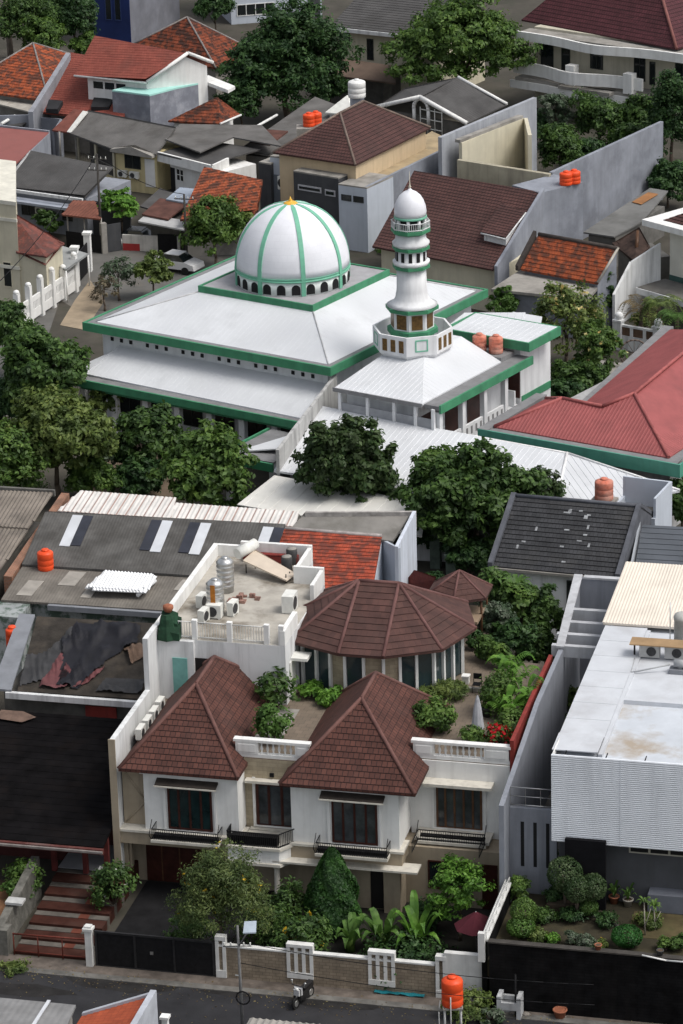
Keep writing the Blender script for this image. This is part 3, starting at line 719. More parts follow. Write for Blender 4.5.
def wing():
    T = Thing('mosque_wing','white two storey mosque wing with columned verandas below the minaret','building',MO,25.5,5,0)
    m = MB(); m.box(22.0,27.4,-1.2,9.0,0,6.1); T.part('wall', m, MWALL)
    m = MB(); u0,u1,v0,v1,z = 21.6,28.2,-2.0,7.6,6.5; ap=(24.2,4.2,7.75)
    m.sheet([(u0,v0,z),(u1,v0,z),(25.2,3.0,7.75),(22.6,3.0,7.75)],'rib',rs=.38,rw=.04,rh=.018); m.sheet([(u1,v0,z),(u1,v1,z-.0),(25.2,7.6,7.75),(25.2,3.0,7.75)],'rib',rs=.38,rw=.03,rh=.01); m.sheet([(u0,v1,z),(u0,v0,z),(22.6,3.0,7.75),(22.6,7.6,7.75)],'flat')
    m.sheet([(22.6,3,7.75),(25.2,3,7.75),(25.2,7.6,7.75),(22.6,7.6,7.75)],'flat'); T.part('roof', m, ROOFW)
    m = MB(); m.box(22.3,28.19,7.62,9.3,6.1,6.74); T.part('tank_deck', m, GREY_G)
    m = MB(); m.box(28.2,29.3,-1.8,9.6,6.15,6.42); m.box(21.5,28.2,-2.1,-2.02,6.25,6.5); T.part('gutter', m, GREY_G)
    m = MB(); m.box(29.302,29.45,-1.8,9.6,5.95,6.5); T.part('fascia', m, GREEN)
    # east side verandas
    m = MB(); m.box(27.4,29.2,-1.6,9.6,2.6,3.0); T.part('veranda_floor', m, MWALL)
    for i,v in enumerate((-1.4,1.35,4.0,6.6)):
        k = MB(); k.box(28.85,29.2,v-.18,v+.18,0,5.94); T.part('column', k, MWALL)
    for a,b in ((-1.2,1.15),(1.55,3.8),(4.2,6.4)):
        k = MB(); k.box(28.95,29.1,a,b,3.001,4.05); p = T.part('parapet', k, MWALL); n = 4
        for i in range(n):
            q = MB(); y = a+(b-a)*(i+.5)/n; q.box(29.102,29.112,y-.1,y+.1,3.35,3.85); T.part('slot', q, GREY_G, p)
    for a,b in ((-.9,.9),(1.9,3.6),(4.6,6.2)):
        k = MB(); k.box(27.402,27.45,a,b,3.05,5.2); T.part('door', k, WOOD)
    # raised block behind
    m = MB(); m.box(23.4,28.4,9.7,13.6,0,6.95); T.part('block_wall', m, MWALL)
    m = MB(); ringbox(m,22.9,29.5,9.0,13.1,6.95,7.55,.15); T.part('block_fascia', m, GREEN)
    m = MB(); m.sheet([(23.06,9.16,7.4),(29.34,9.16,7.4),(29.34,12.94,7.55),(23.06,12.94,7.55)],'rib',rs=.5,rw=.04,rh=.015); T.part('block_roof', m, ROOFW)
    m = MB(); m.box(28.402,28.46,9.8,13.5,3.0,3.5); T.part('green_band', m, GREEN)
    m = MB(); m.box(27.2,28.35,9.62,9.697,3.4,5.6); T.part('door', m, WOOD)
    k = MB(); k.box(27.5,28.4,8.9,9.05,3.0,4.1); T.part('parapet', k, MWALL)
    # low roof running behind
    m = MB(); m.sheet([(20.6,11.5,5.9),(25.5,14.0,5.9),(24.2,17.5,6.5),(20.6,15.5,6.5)],'rib',rs=.5,rw=.04,rh=.02); m.sheet([(24.5,13.3,5.9),(27.5,13.3,5.9),(25.5,17.5,6.4),(23.2,17.5,6.4)],'flat'); T.part('back_roof', m, ROOFW)
    # front facade under the eave
    m = MB(); m.box(21.9,28.9,-1.9,-1.3,4.2,4.7); T.part('front_ledge', m, GRWALL)
    for u in (21.9,24.0,26.0,27.6,28.9):
        k = MB(); k.box(u-.1,u+.1,-1.95,-1.75,0,6.2); T.part('post', k, MWALL)
    m = MB(); m.box(22,28.9,-1.86,-1.78,4.72,5.5); T.part('screen', m, M('grey_screen',(.3,.31,.33),.7,.15))
    return T
wing()
def tank(label,px,py,h,base,mat,r=.46,ht=1.15,group=None,stand=None):
    w = P(px,py,h); T = Thing('water_tank',label,'water tank',WORLD,w.x,w.y,base,group=group)
    b = base
    m = MB(); m.lathe((w.x,w.y,b),[(r*.96,0),(r,.03),(r,.24*ht),(r*.985,.25*ht),(r*.985,.28*ht),(r,.29*ht),(r,.53*ht),(r*.985,.54*ht),(r*.985,.57*ht),(r,.58*ht),(r,.86*ht),(r*.95,.90*ht),(r*.6,.97*ht),(r*.5,.98*ht)],20); T.part('tank_body', m, mat)
    m = MB(); m.lathe((w.x,w.y,b+.985*ht),[(.22,0),(.23,.03),(.2,.09),(.05,.11)],14); T.part('lid', m, mat)
    if stand: stand(T,w.x,w.y)
    return T
tank('faded orange water tank on the white mosque wing, nearer the minaret',479.5,351,6.76,6.76,RUST,group='water tanks on the mosque wing')
tank('faded orange water tank on the white mosque wing, nearer the green edged upper roof',496,352.5,6.76,6.76,RUST,group='water tanks on the mosque wing')
# grey dividing wall and annex roofs in front of the mosque
def annex():
    T = Thing('annex_hall','long low hall with ribbed white metal roof in front of the mosque','building',MO,32,-5,0)
    m = MB(); m.sheet([(22.2,-9.9,3.5),(40.9,-7.6,3.4),(38.3,-1.4,4.8),(19.9,-1.8,4.8)],'rib',rs=.4,rw=.05,rh=.025); 
    m.sheet([(40.9,-7.6,3.4),(46.0,-1.2,3.7),(38.3,-1.4,4.8)],'rib',rs=.4,rw=.05,rh=.025); T.part('roof', m, ROOFW)
    m = MB(); m.cyl((38.3,-1.4,4.84),(40.9,-7.6,3.44),.09,.09,5); m.cyl((19.9,-1.8,4.82),(38.3,-1.4,4.82),.07,.07,5); m.cyl((38.3,-1.4,4.84),(46.0,-1.2,3.74),.07,.07,5); T.part('ridge_cap', m, M('white_trim',(.74,.74,.74),.6))
    m = MB(); m.prism([(22.8,-9),(40.2,-6.8),(38.2,-2.0),(21.5,-2.4)],0,3.3); m.box(44.6,44.9,-1.9,-1.6,0,3.5); T.part('wall', m, M('hall_wall',(.35,.35,.35),.85,.15,1,streak=.4))
    T = Thing('awning','cream white flat awning below the ribbed metal hall roof','awning',MO,28,-11,0)
    m = MB(); m.sheet([(22.4,-14.2,2.7),(35,-13,2.6),(33,-9.2,3.15),(22.3,-10.0,3.2)],'rib',rs=.9,rw=.04,rh=.02,slab=.06); T.part('sheet', m, M('awning_cream',(.66,.65,.61),.6,.06,.8,dirt=.3,dirtcol=(.4,.38,.34)))
    for u,v in ((22.8,-13.9),(28,-13.3),(34,-12.8)):
        k = MB(); k.cyl((u,v,0),(u,v,2.65),.06,.06,6); T.part('post', k, MWALL)
annex()
m = MB(); m.wallbox((19.6,.9),(22.4,-9.9),.22,0,6.2,4.9); solo('dividing_wall','weathered grey wall between the skirt roof and the ribbed hall roof','wall',m,M('old_grey_wall',(.42,.42,.41),.9,.12,1,streak=.8,dirtcol=(.15,.15,.15)),MO,21,-4.5,0)
def porch():
    T = Thing('porch','small green edged porch with white panel at the mosque corner','porch',MO,19.5,-7,0)
    m = MB(); m.prism([(17.6,-8.9),(21.3,-8.6),(20.6,-3.6),(17.6,-3.4)],3.3,3.45); T.part('slab', m, GREY_G)
    m = MB(); m.box(17.45,21.5,-9.05,-8.9,2.95,3.5); m.box(17.3,17.448,-9.05,-3.45,2.95,3.5); T.part('fascia', m, GREEN)
    m = MB(); m.sheet([(18.1,-8.2,3.5),(21.2,-7.0,3.9),(20.6,-4.4,4.1)],'flat',slab=.08); T.part('panel', m, ROOFW)
    for u,v in ((17.8,-8.6),(21.1,-8.5)):
        k = MB(); k.box(u-.15,u+.15,v-.15,v+.15,0,2.94); T.part('column', k, MWALL)
porch()
# ------------------------------------------------------------------ red hall
def redhall():
    F = Fr(P(480,428,5.2),-36); T = Thing('red_roof_hall','single storey hall with red hip roof and teal green fascia','building',F,7,8,0)
    RED = M('red_metal_tile',(.29,.078,.076),.6,.12,.8,dirt=.45,dirtcol=(.20,.06,.058),spec=.3)
    z=5.0; a=(.33,1.1,z); b=(12.5,1.9,z); A=(7.75,5.75,7.15); Bk=(5.5,19,7.15); r1=(3.4,4.25,6.5); va=(6.35,4.25,6.5); bl=(.2,7.4,z); vj=(3.2,7.3,z)
    m = MB()
    m.sheet([a,b,A,va,r1],'rib',rs=.24,rw=.14,rh=.025); m.sheet([bl,a,r1],'rib',rs=.24,rw=.14,rh=.025); m.sheet([vj,bl,r1,va],'rib',rs=.24,rw=.14,rh=.025)
    m.sheet([(-.3,24,z),vj,va,A,Bk],'rib',rs=.24,rw=.14,rh=.025); m.sheet([b,(11.5,20,z),Bk,A],'rib',rs=.24,rw=.14,rh=.025); ro=T.part('roof', m, RED)
    k = MB()
    for p,q in ((a,r1),(bl,r1),(r1,va),(va,A),(A,Bk),(A,b)): k.cyl(Vector(p)+Vector((0,0,.03)),Vector(q)+Vector((0,0,.03)),.12,.12,6)
    T.part('ridge_cap', k, M('ridge_red',(.32,.09,.085),.7,.2,2), ro)
    m = MB(); m.wallbox((-.35,.25),(13.6,1.1),.14,4.15,5.0); m.wallbox((13.6,1.1),(12.6,20),-.14,4.15,5.0); T.part('fascia', m, M('teal_green',(.08,.27,.2),.6,.1,1,streak=.4,dirtcol=(.06,.16,.12)))
    m = MB(); m.prism([(-.3,.4),(13.4,1.2),(12.9,4),(0,3)],4.9,4.93); m.wallbox((-.9,8.0),(-.4,.3),.75,4.8,5.02); m.wallbox((-1.1,24.5),(2.6,7.2),.7,4.8,5.02); T.part('gutter', m, GREY_G)
    m = MB(); m.prism([(.9,1.6),(12.3,2.4),(11,20),(1.2,22)],0,4.7); T.part('wall', m, M('hall_wall',(.35,.35,.35),.85,.15,1,streak=.4))
redhall()
# ================================================================== street
def street():
    def strip(name,v0,v1,z,mat):
        m = MB(); m.face([(-120,v0,z),(120,v0,z),(120,v1,z),(-120,v1,z)]); solo(name,'','',m,mat,V,0,0,0,kind='structure')
    strip('road',-14.6,-9.0,.012,ASPH)
    m = MB(); m.box(-120,120,-9.0,-8.55,-.1,.06); m.box(-120,120,-15.0,-14.6,-.1,.07); solo('kerb','','',m,M('kerb_concrete',(.13,.125,.115),.9,.35,1.2,dirt=.8,dirtcol=(.05,.045,.04)),V,0,0,0,kind='structure')
    strip('pavement',-8.55,-7.4,.03,M('pavement',(.12,.10,.085),.95,.35,1.5,dirt=.8,dirtcol=(.05,.04,.032)))
    m = MB(); m.box(-8.0,9.8,-7.4,1.2,-.1,.02); solo('villa_forecourt','','',m,M('forecourt',(.03,.028,.025),.9,.3,1,spec=.1),V,0,-3,0,kind='structure')
street()
LATTICE = M('lattice_white',(.62,.62,.6),.8,.1,1.5,streak=.4,dirtcol=(.3,.29,.27))
BRICKW = M('boundary_brick',(.27,.22,.16),.9,.2,1.5,brick=(.32,.16,(.21,.17,.125),(.13,.105,.08),.012),bump=.4,streak=.3,dirtcol=(.1,.08,.06))
def front_wall():
    T = Thing('boundary_wall','beige brick garden wall with white slatted panels along the street','wall',V,3,-7.6,0)
    m = MB(); m.box(-1.9,8.3,-7.7,-7.5,0,1.62); T.part('brick_panel', m, BRICKW)
    m = MB(); m.box(-1.95,8.3,-7.74,-7.46,1.621,1.7); T.part('coping', m, LATTICE)
    m = MB(); m.box(8.75,10.75,-7.75,-7.45,.55,2.35); m.box(8.75,10.75,-7.72,-7.48,0,.549); T.part('white_panel', m, LATTICE)
    for u in (-2.05,1.3+.05,5.2,8.35):
        w = 1.25 if u in (1.35,5.2) else .5
        m = MB(); 
        if w > 1: 
            m.box(u,u+w,-7.78,-7.44,.35,.65); m.box(u,u+w,-7.78,-7.44,1.95,2.1); n=4
        else: m.box(u,u+w,-7.78,-7.44,0,.4); m.box(u,u+w,-7.78,-7.44,1.95,2.15); n=2
        z0 = .65 if w > 1 else .4
        for i in range(n):
            x = u+(w-.16)*i/(n-1); m.box(x,x+.16,-7.76,-7.46,z0,1.95)
        p = T.part('slatted_pier', m, LATTICE); k = MB(); k.box(u+.04,u+w-.04,-7.6,-7.56,z0,1.95); T.part('backing', k, BRICKW, p)
front_wall()
def black_gate():
    T = Thing('driveway_gate','black sheet metal driveway gate of the villa','gate',V,-5,-7.7,0)
    m = MB(); m.box(-7.85,-2.15,-7.72,-7.68,.08,1.75); T.part('panel', m, BLACK)
    m = MB(); m.box(-7.9,-2.1,-7.75,-7.65,1.75,1.85); m.box(-7.9,-2.1,-7.75,-7.65,.02,.08)
    for x in (-7.9,-6.0,-4.1,-2.2): m.box(x,x+.1,-7.76,-7.64,.081,1.749)
    T.part('frame', m, M('gate_frame',(.02,.02,.021),.5,.3,3))
    m = MB(); m.box(-5.2,-5.05,-7.8,-7.765,.9,1.05); T.part('latch', m, STEEL)
    m = MB(); m.box(-8.32,-8.0,-7.9,-7.6,0,1.9); m.box(-8.4,-7.92,-7.98,-7.52,1.9,2.02); m.prism([(-8.32,-7.9),(-8,-7.9),(-8,-7.6),(-8.32,-7.6)],2.02,2.12); solo('gate_post','white stone gate post between the terracotta steps and the black gate','post',m,LATTICE,V,-8.16,-7.75,0)
    m = MB(); m.prism([(-8.0,-7.3),(-2.2,-7.3),(-2.2,1),(-8,1)],.021,.06); solo('driveway','','',m,M('dark_paving',(.014,.014,.015),.9,.3,1.2,spec=.1),V,-5,-3,0,kind='structure')
black_gate()
# ------------------------------------------------------------------ left neighbour: steps, porch and dark roofs
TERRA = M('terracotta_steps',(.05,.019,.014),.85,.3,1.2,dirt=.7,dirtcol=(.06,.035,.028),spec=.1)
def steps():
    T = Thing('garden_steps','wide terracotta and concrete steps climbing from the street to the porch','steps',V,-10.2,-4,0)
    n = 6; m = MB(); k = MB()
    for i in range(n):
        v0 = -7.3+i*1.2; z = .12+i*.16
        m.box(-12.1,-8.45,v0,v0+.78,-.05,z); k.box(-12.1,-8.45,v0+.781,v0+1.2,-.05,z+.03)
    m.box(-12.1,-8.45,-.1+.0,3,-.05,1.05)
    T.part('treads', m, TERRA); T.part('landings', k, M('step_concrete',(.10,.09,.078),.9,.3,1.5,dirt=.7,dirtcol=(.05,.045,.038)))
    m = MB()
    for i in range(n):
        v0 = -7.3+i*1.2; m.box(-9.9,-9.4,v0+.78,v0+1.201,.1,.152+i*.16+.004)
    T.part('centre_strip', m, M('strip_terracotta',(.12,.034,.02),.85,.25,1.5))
    T = Thing('low_gate','low rusty red tube gate at the foot of the terracotta steps','gate',V,-10.2,-7.5,0)
    m = MB(); m.cyl((-12.0,-7.45,1.15),(-8.4,-7.45,1.2),.045,.045,6); m.cyl((-12,-7.45,.25),(-8.4,-7.45,.25),.035,.035,6)
    for x in (-12,-10.8,-9.6,-8.42): m.cyl((x,-7.45,.05),(x,-7.45,1.2),.035,.035,6)
    T.part('rail', m, M('rust_red_iron',(.12,.025,.015),.7,.3,3))
    T = Thing('stone_wall','rough grey stone wall beside the terracotta steps','wall',V,-12.5,-6,0)
    st = M('rough_stone',(.13,.125,.11),.95,.4,2.2,dirt=.7,dirtcol=(.05,.05,.042),bump=.6)
    m = MB(); m.box(-13.3,-12.25,-7.6,-6.9,0,1.35); m.wallbox((-12.6,-7.0),(-12.6,-1.5),.4,0,1.3,2.2); T.part('stone', m, st)
    m = MB(); m.box(-13.0,-12.15,-5.6,-5.0,2.0-.35,2.12-.35); T.part('cap', m, M('pale_cap',(.4,.4,.39),.9,.15,2))
    m = MB(); m.prism([(-20,-7.5),(-13.4,-7.5),(-13.4,-1),(-20,-1)],0,.5); solo('left_yard','','',m,SOIL,V,-16,-4,0,kind='structure')
    m = MB(); m.box(-17,-12.9,-6.5,-2.0,.501,.56); solo('left_terrace','','',m,M('orange_paving',(.2,.10,.05),.9,.25,1.4),V,-15,-4,0,kind='structure')
steps()
FELT = M('black_felt_roof',(.006,.0055,.006),.95,.4,1.1,dirt=.5,dirtcol=(.012,.009,.008),dscale=.6,spec=.05)
def dark_house():
    T = Thing('dark_roof_house','house with large plain black roof and red fascia left of the villa','house',V,-13,3,0)
    m = MB(); m.sheet([(-18.5,-1.75,3.1),(-9.25,-1.75,3.1),(-9.25,8.3,5.25),(-18.5,8.3,5.25)],'tile',c=.5,t=.012,slab=.1); ro = T.part('roof', m, FELT)
    m = MB(); m.box(-18.6,-9.2,-1.95,-1.76,2.8,3.06); T.part('fascia', m, M('dull_red_fascia',(.10,.03,.025),.8,.3,2,dirt=.6,dirtcol=(.16,.13,.12)))
    m = MB(); m.box(-18.6,-9.2,-2.07,-1.953,2.9,3.0); T.part('gutter', m, M('old_gutter',(.2,.18,.17),.8,.3,2))
    m = MB(); m.box(-18.3,-9.3,2.5,12.5,0,3.0); T.part('wall', m, M('maroon_wall',(.07,.02,.018),.85,.3,1.2))
    m = MB(); m.box(-12.1,-9.3,-.3,2.49,1.052,1.075); T.part('porch_floor', m, M('porch_tile',(.32,.32,.34),.5,.12,1))
    for u in (-12.2,-10.6,-9.5):
        k = MB(); k.box(u-.12,u+.12,-.6,-.36,1.0,2.95); T.part('porch_post', k, M('maroon_post',(.10,.02,.018),.8,.3,2))
    m = MB(); m.face([(-17.8,7.4,5.2),(-16.2,7.2,5.17),(-15.6,7.7,5.28),(-16.4,8.1,5.36),(-17.6,8.1,5.36)]); T.part('rust_patch', m, M('rust_sheet',(.13,.085,.065),.9,.3,2))
    # beams under the next roof
    m = MB(); m.box(-19,-10.2,9.3,9.45,4.35,4.62); solo('gutter_beam','white beam spanning the gap behind the black roof','beam',m,WHITE_AGED,V,-14,9.4,4.35)
dark_house()
def tarp_house():
    T = Thing('tarpaulin_house','low house with a dark patched roof covered in torn black and pink tarpaulin','house',V,-15.5,17,0)
    m = MB(); m.sheet([(-18.6,13.4,4.0),(-11.4,13.6,4.0),(-11.6,20.2,5.5),(-19.6,20.0,5.5)],'flat',slab=.1); ro = T.part('roof', m, M('patched_roof',(.035,.03,.025),.95,.45,1.3,dirt=.7,dirtcol=(.07,.056,.042),bump=.5))
    m = MB(); m.box(-19.2,-11.3,13.15,13.4,3.65,3.98); T.part('gutter', m, WHITE_AGED)
    m = MB(); m.sheet([(-20.0,13.3,4.1),(-18.9,13.3,4.1),(-19.7,20.0,5.6),(-20.6,20.0,5.6)],'flat'); T.part('edge_flashing', m, M('zinc',(.2,.21,.23),.6,.15,1.2))
    m = MB(); m.box(-19.5,-11.5,13.8,20.2,0,3.7); T.part('wall', m, M('grimy_wall',(.10,.095,.085),.9,.3,1.2))
    m = MB(); m.box(-15,-13.3,13.72,13.797,2.0,3.3); T.part('red_door', m, REDWALL)
    # crumpled tarpaulin sheets draped on the slope
    rng = np.random.default_rng(5)
    def tarp(label,poly,mat,amp,sd):
        lo = Vector((min(p[0] for p in poly),min(p[1] for p in poly))); hi = Vector((max(p[0] for p in poly),max(p[1] for p in poly))); m = MB(); N = 40; cells = []
        def inside(x,y):
            c = False; j = len(poly)-1
            for i in range(len(poly)):
                if (poly[i][1] > y) != (poly[j][1] > y) and x < (poly[j][0]-poly[i][0])*(y-poly[i][1])/(poly[j][1]-poly[i][1])+poly[i][0]: c = not c
                j = i
            return c
        from mathutils import noise as nz
        def H(x,y):
            zz = 4.0+(y-13.45)*.23+.05; a = nz.noise(Vector((x*1.3+sd,y*.7,sd)))*amp; b = abs(nz.noise(Vector((x*3.1+y*1.2,y*.6+sd,3))))*amp*.9
            return zz+max(0,a+b)+.02
        dx = (hi.x-lo.x)/N; dy = (hi.y-lo.y)/N
        for i in range(N):
            for j in range(N):
                x = lo.x+i*dx; y = lo.y+j*dy
                if inside(x+dx/2,y+dy/2): cells.append((i,j))
        ids = {}
        def vid(i,j):
            if (i,j) not in ids:
                x = lo.x+i*dx; y = lo.y+j*dy; ids[(i,j)] = len(m.v); m.v.append((x,y,H(x,y)))
            return ids[(i,j)]
        for i,j in cells: m.f.append([vid(i,j),vid(i+1,j),vid(i+1,j+1),vid(i,j+1)]); m.uv.append(None); m.sm.append(True)
        c = ((lo.x+hi.x)/2,(lo.y+hi.y)/2); solo('tarpaulin',label,'tarpaulin',m,mat,V,c[0],c[1],4)
    blk = M('black_tarp',(.012,.012,.016),.6,.3,1.5,spec=.25); gry = M('grey_tarp',(.035,.035,.037),.7,.3,1.5); pnk = M('pink_tarp',(.13,.045,.047),.7,.3,1.2,dirt=.5,dirtcol=(.1,.04,.045))
    tarp('large creased black tarpaulin lying across the patched roof',[(-17.2,19.6),(-13.6,19.7),(-13.4,18.2),(-14.6,16.5),(-15.4,13.9),(-16.6,14.1),(-17.0,16.5),(-17.6,18)],blk,.34,1.0)
    tarp('grey torn tarpaulin near the left edge of the patched roof',[(-19.0,16.3),(-18.0,16.8),(-17.3,19.2),(-17.0,17.5),(-17.5,14.4),(-18.6,13.8)],gry,.2,4.0)
    tarp('faded pink tarpaulin strip showing beside the large black one',[(-17.25,17.0),(-16.7,16.0),(-16.1,15.2),(-16.0,13.8),(-17.5,13.75),(-17.5,14.8)],pnk,.26,7.0)
    tarp('small pink scrap of tarpaulin low in the middle of the patched roof',[(-14.9,15.6),(-14.5,15.9),(-14.9,14.6),(-15.7,13.9)],pnk,.2,9.0)
    tarp('grey brown tarpaulin along the lower right of the patched roof',[(-14.2,15.0),(-12.0,15.1),(-11.9,13.9),(-14.4,13.8)],gry,.2,2.0)
    tarp('crumpled brown sheet high on the right of the patched roof',[(-14.0,17.6),(-13.2,18.2),(-12.5,17.3),(-13.2,16.3),(-13.6,17.1)],M('brown_sheet',(.13,.085,.06),.85,.3,2),.3,6.0)
tarp_house()
# ------------------------------------------------------------------ long asbestos roofed terrace
ASB = M('asbestos_dark',(.10,.097,.092),.95,.22,.9,dirt=.75,dirtcol=(.05,.047,.043),dscale=.7,dlo=.42,dhi=.66,wave=(.18,.02))
ASB2 = M('asbestos_brown',(.17,.155,.135),.95,.22,.9,dirt=.75,dirtcol=(.09,.08,.07),dscale=.5,dlo=.42,dhi=.68,wave=(.18,.02))
SKYL = M('skylight_sheet',(.55,.57,.6),.5,.1,1,dirt=.4,dirtcol=(.35,.36,.37)); DKSH = M('dark_sheet',(.03,.033,.045),.6,.2,1)
def long_house():
    T = Thing('long_roof_house','long building with grey sheet roofs and light and dark skylight strips behind the villa','building',V,-16,29,0)
    m = MB(); m.sheet([(-23.3,28.4,5.0),(-9.0,28.4,5.0),(-9.0,33.3,6.5),(-23.3,33.0,6.5)],'flat'); r1 = T.part('upper_roof', m, ASB)
    m = MB(); m.sheet([(-23.3,24.6,4.35),(-9.2,24.7,4.35),(-9.2,28.5,4.85),(-23.3,28.4,4.85)],'flat'); r2 = T.part('lower_roof', m, ASB2)
    m = MB(); m.box(-23.2,-9.2,25.0,36,0,4.3); T.part('wall', m, M('mossy_wall',(.3,.32,.32),.9,.2,.8,dirt=.9,dirtcol=(.05,.085,.06),dscale=1.1,dlo=.48,dhi=.58))
    m = MB(); m.box(-23.4,-21.6,22.6,25.0,0,4.2); T.part('side_block', m, M('mossy_wall',(.3,.3,.3)))
    m = MB(); m.box(-20.5,-9.3,24.35,24.6,4.0,4.3); T.part('gutter', m, M('zinc',(.2,.21,.23),.6,.15,1.2))
    def strip(u,du,mat,nm,t0=.32,t1=.92):
        k = MB(); f = lambda t: (28.4+4.8*t, 5.0+1.49*t+.05)
        (a,za),(b,zb) = f(t0),f(t1); k.sheet([(u,a,za),(u+du,a,za),(u+du,b,zb),(u,b,zb)],'flat',slab=.03); T.part(nm,k,mat,r1)
    for u,dk in ((-21.6,1),(-16.2,-1),(-13.9,-1),(-10.2,1)):
        strip(u,.62,SKYL,'skylight',.36,.93); strip(u+.64 if dk > 0 else u-.64,.6,DKSH,'dark_strip',.38,.93)
    # strips of repair sheets on the lower roof
    rng = random.Random(3)
    for (u,v,du,dv) in ((-20.6,26.6,1.0,1.6),(-18.9,25.4,.6,2.4),(-12.2,25.6,.7,2.2),(-13.9,26.9,.5,1.2),(-22.6,25.2,.9,1.7)):
        k = MB(); z = lambda y: 4.35+(y-24.6)*.131+.03
        k.sheet([(u,v,z(v)),(u+du,v,z(v)),(u+du+.2,v+dv,z(v+dv)),(u+.2,v+dv,z(v+dv))],'flat',slab=.02); T.part('repair_sheet',k,M('repair_sheet',(.3,.28,.25),.9,.2,1),r2)
    k = MB(); k.sheet([(-10.9,24.9,4.42),(-9.3,24.9,4.42),(-9.3,27.0,4.69),(-10.9,27.0,4.69)],'flat',slab=.02); T.part('tan_sheet',k,M('tan_board',(.33,.22,.12),.9,.2,1),r2)
    # rear striped sheet roof
    T = Thing('striped_roof_shed','white and rust striped corrugated roof behind the long grey roofs','shed',V,-15,35,0)
    m = MB(); m.sheet([(-22.9,34.0,6.15),(-16.0,33.9,6.15),(-16.4,36.4,6.5),(-22.3,36.6,6.5)],'rib',rs=.26,rw=.24,rh=.03); m.sheet([(-16.0,33.9,6.1),(-8.6,33.9,6.1),(-8.8,35.6,6.4),(-16.3,35.8,6.4)],'rib',rs=.26,rw=.24,rh=.03)
    mt = M('striped_sheet',(.62,.6,.57),.7,.1,.8,brick=(.55,40,(.6,.58,.55),(.33,.23,.2),.05)); ro = T.part('roof', m, mt)
    m = MB(); m.box(-22.8,-8.9,34.3,36.2,0,6.0); T.part('wall', m, M('grimy_wall',(.1,.095,.085)))
long_house()
tank('bright orange water tank standing on the long grey roof',46,569,4.8,4.8,ORANGE,.46,1.15)
tank('orange water tank beside the edge of the tarpaulin roof',13,646,4.2,4.2,ORANGE,.36,1.1)
def sheet_pile():
    T = Thing('sheet_pile','stack of white corrugated roofing sheets lying on the grey roof','roofing sheets',V,-17,26.7,4.6)
    for k,(du,dv,rz,z) in enumerate(((0,0,0,5.02),(.25,-.15,.05,4.94),(-.2,.1,-.04,4.88))):
        m = MB(); c,s = math.cos(rz),math.sin(rz); pts = [(-1.55,-.95),(1.55,-.95),(1.75,.95),(-1.1,1.0)]
        q = [(-16.95+du+x*c-y*s, 26.6+dv+x*s+y*c, z+(y+.95)*.13) for x,y in pts]
        m.sheet(q,'rib',rs=.19,rw=.18,rh=.07,slab=.03); T.part('corrugated_sheet', m, M('white_sheet',(.74,.75,.76),.5,.05,1))
    m = MB(); m.cyl((-15.6,25.6,4.75),(-15.1,27.4,4.95),.12,.12,6); T.part('rolled_sheet', m, M('white_sheet',(.74,.75,.76)))
sheet_pile()
BRKW = M('brick_orange_wall',(.30,.105,.05),.9,.3,1.4,brick=(.25,.09,(.24,.085,.045),(.22,.18,.14),.02),dirt=.7,dirtcol=(.13,.10,.085))
m = MB(); m.wallbox((-23.5,36.6),(-24.0,27.2),.5,0,6.3,4.7); solo('brick_wall','sloping bare orange brick wall between the two grey corrugated roofs','wall',m,BRKW,V,-23.7,32,0)
def left_shed():
    T = Thing('corrugated_roof_house','house with weathered brown corrugated roof at the left edge beside the bare brick wall','house',V,-27,32,0)
    mt = M('corrugated_brown',(.19,.165,.14),.9,.2,.8,dirt=.8,dirtcol=(.09,.08,.07),dscale=.5)
    m = MB(); m.sheet([(-31,32.3,5.65),(-24.2,32.3,5.65),(-24.0,36.5,6.3),(-31,36.2,6.3)],'rib',rs=.24,rw=.23,rh=.06); m.sheet([(-31,27.2,4.7),(-24.5,27.2,4.7),(-24.2,32.4,5.55),(-31,32.4,5.55)],'rib',rs=.24,rw=.23,rh=.06); T.part('roof', m, mt)
    m = MB(); m.box(-31,-24.6,27.6,36,0,4.6); T.part('wall', m, M('grimy_wall',(.1,.095,.085)))
    m = MB(); m.box(-31,-23.9,36.5,36.7,6.05,6.45); T.part('ridge_board', m, CONC_DK)
left_shed()
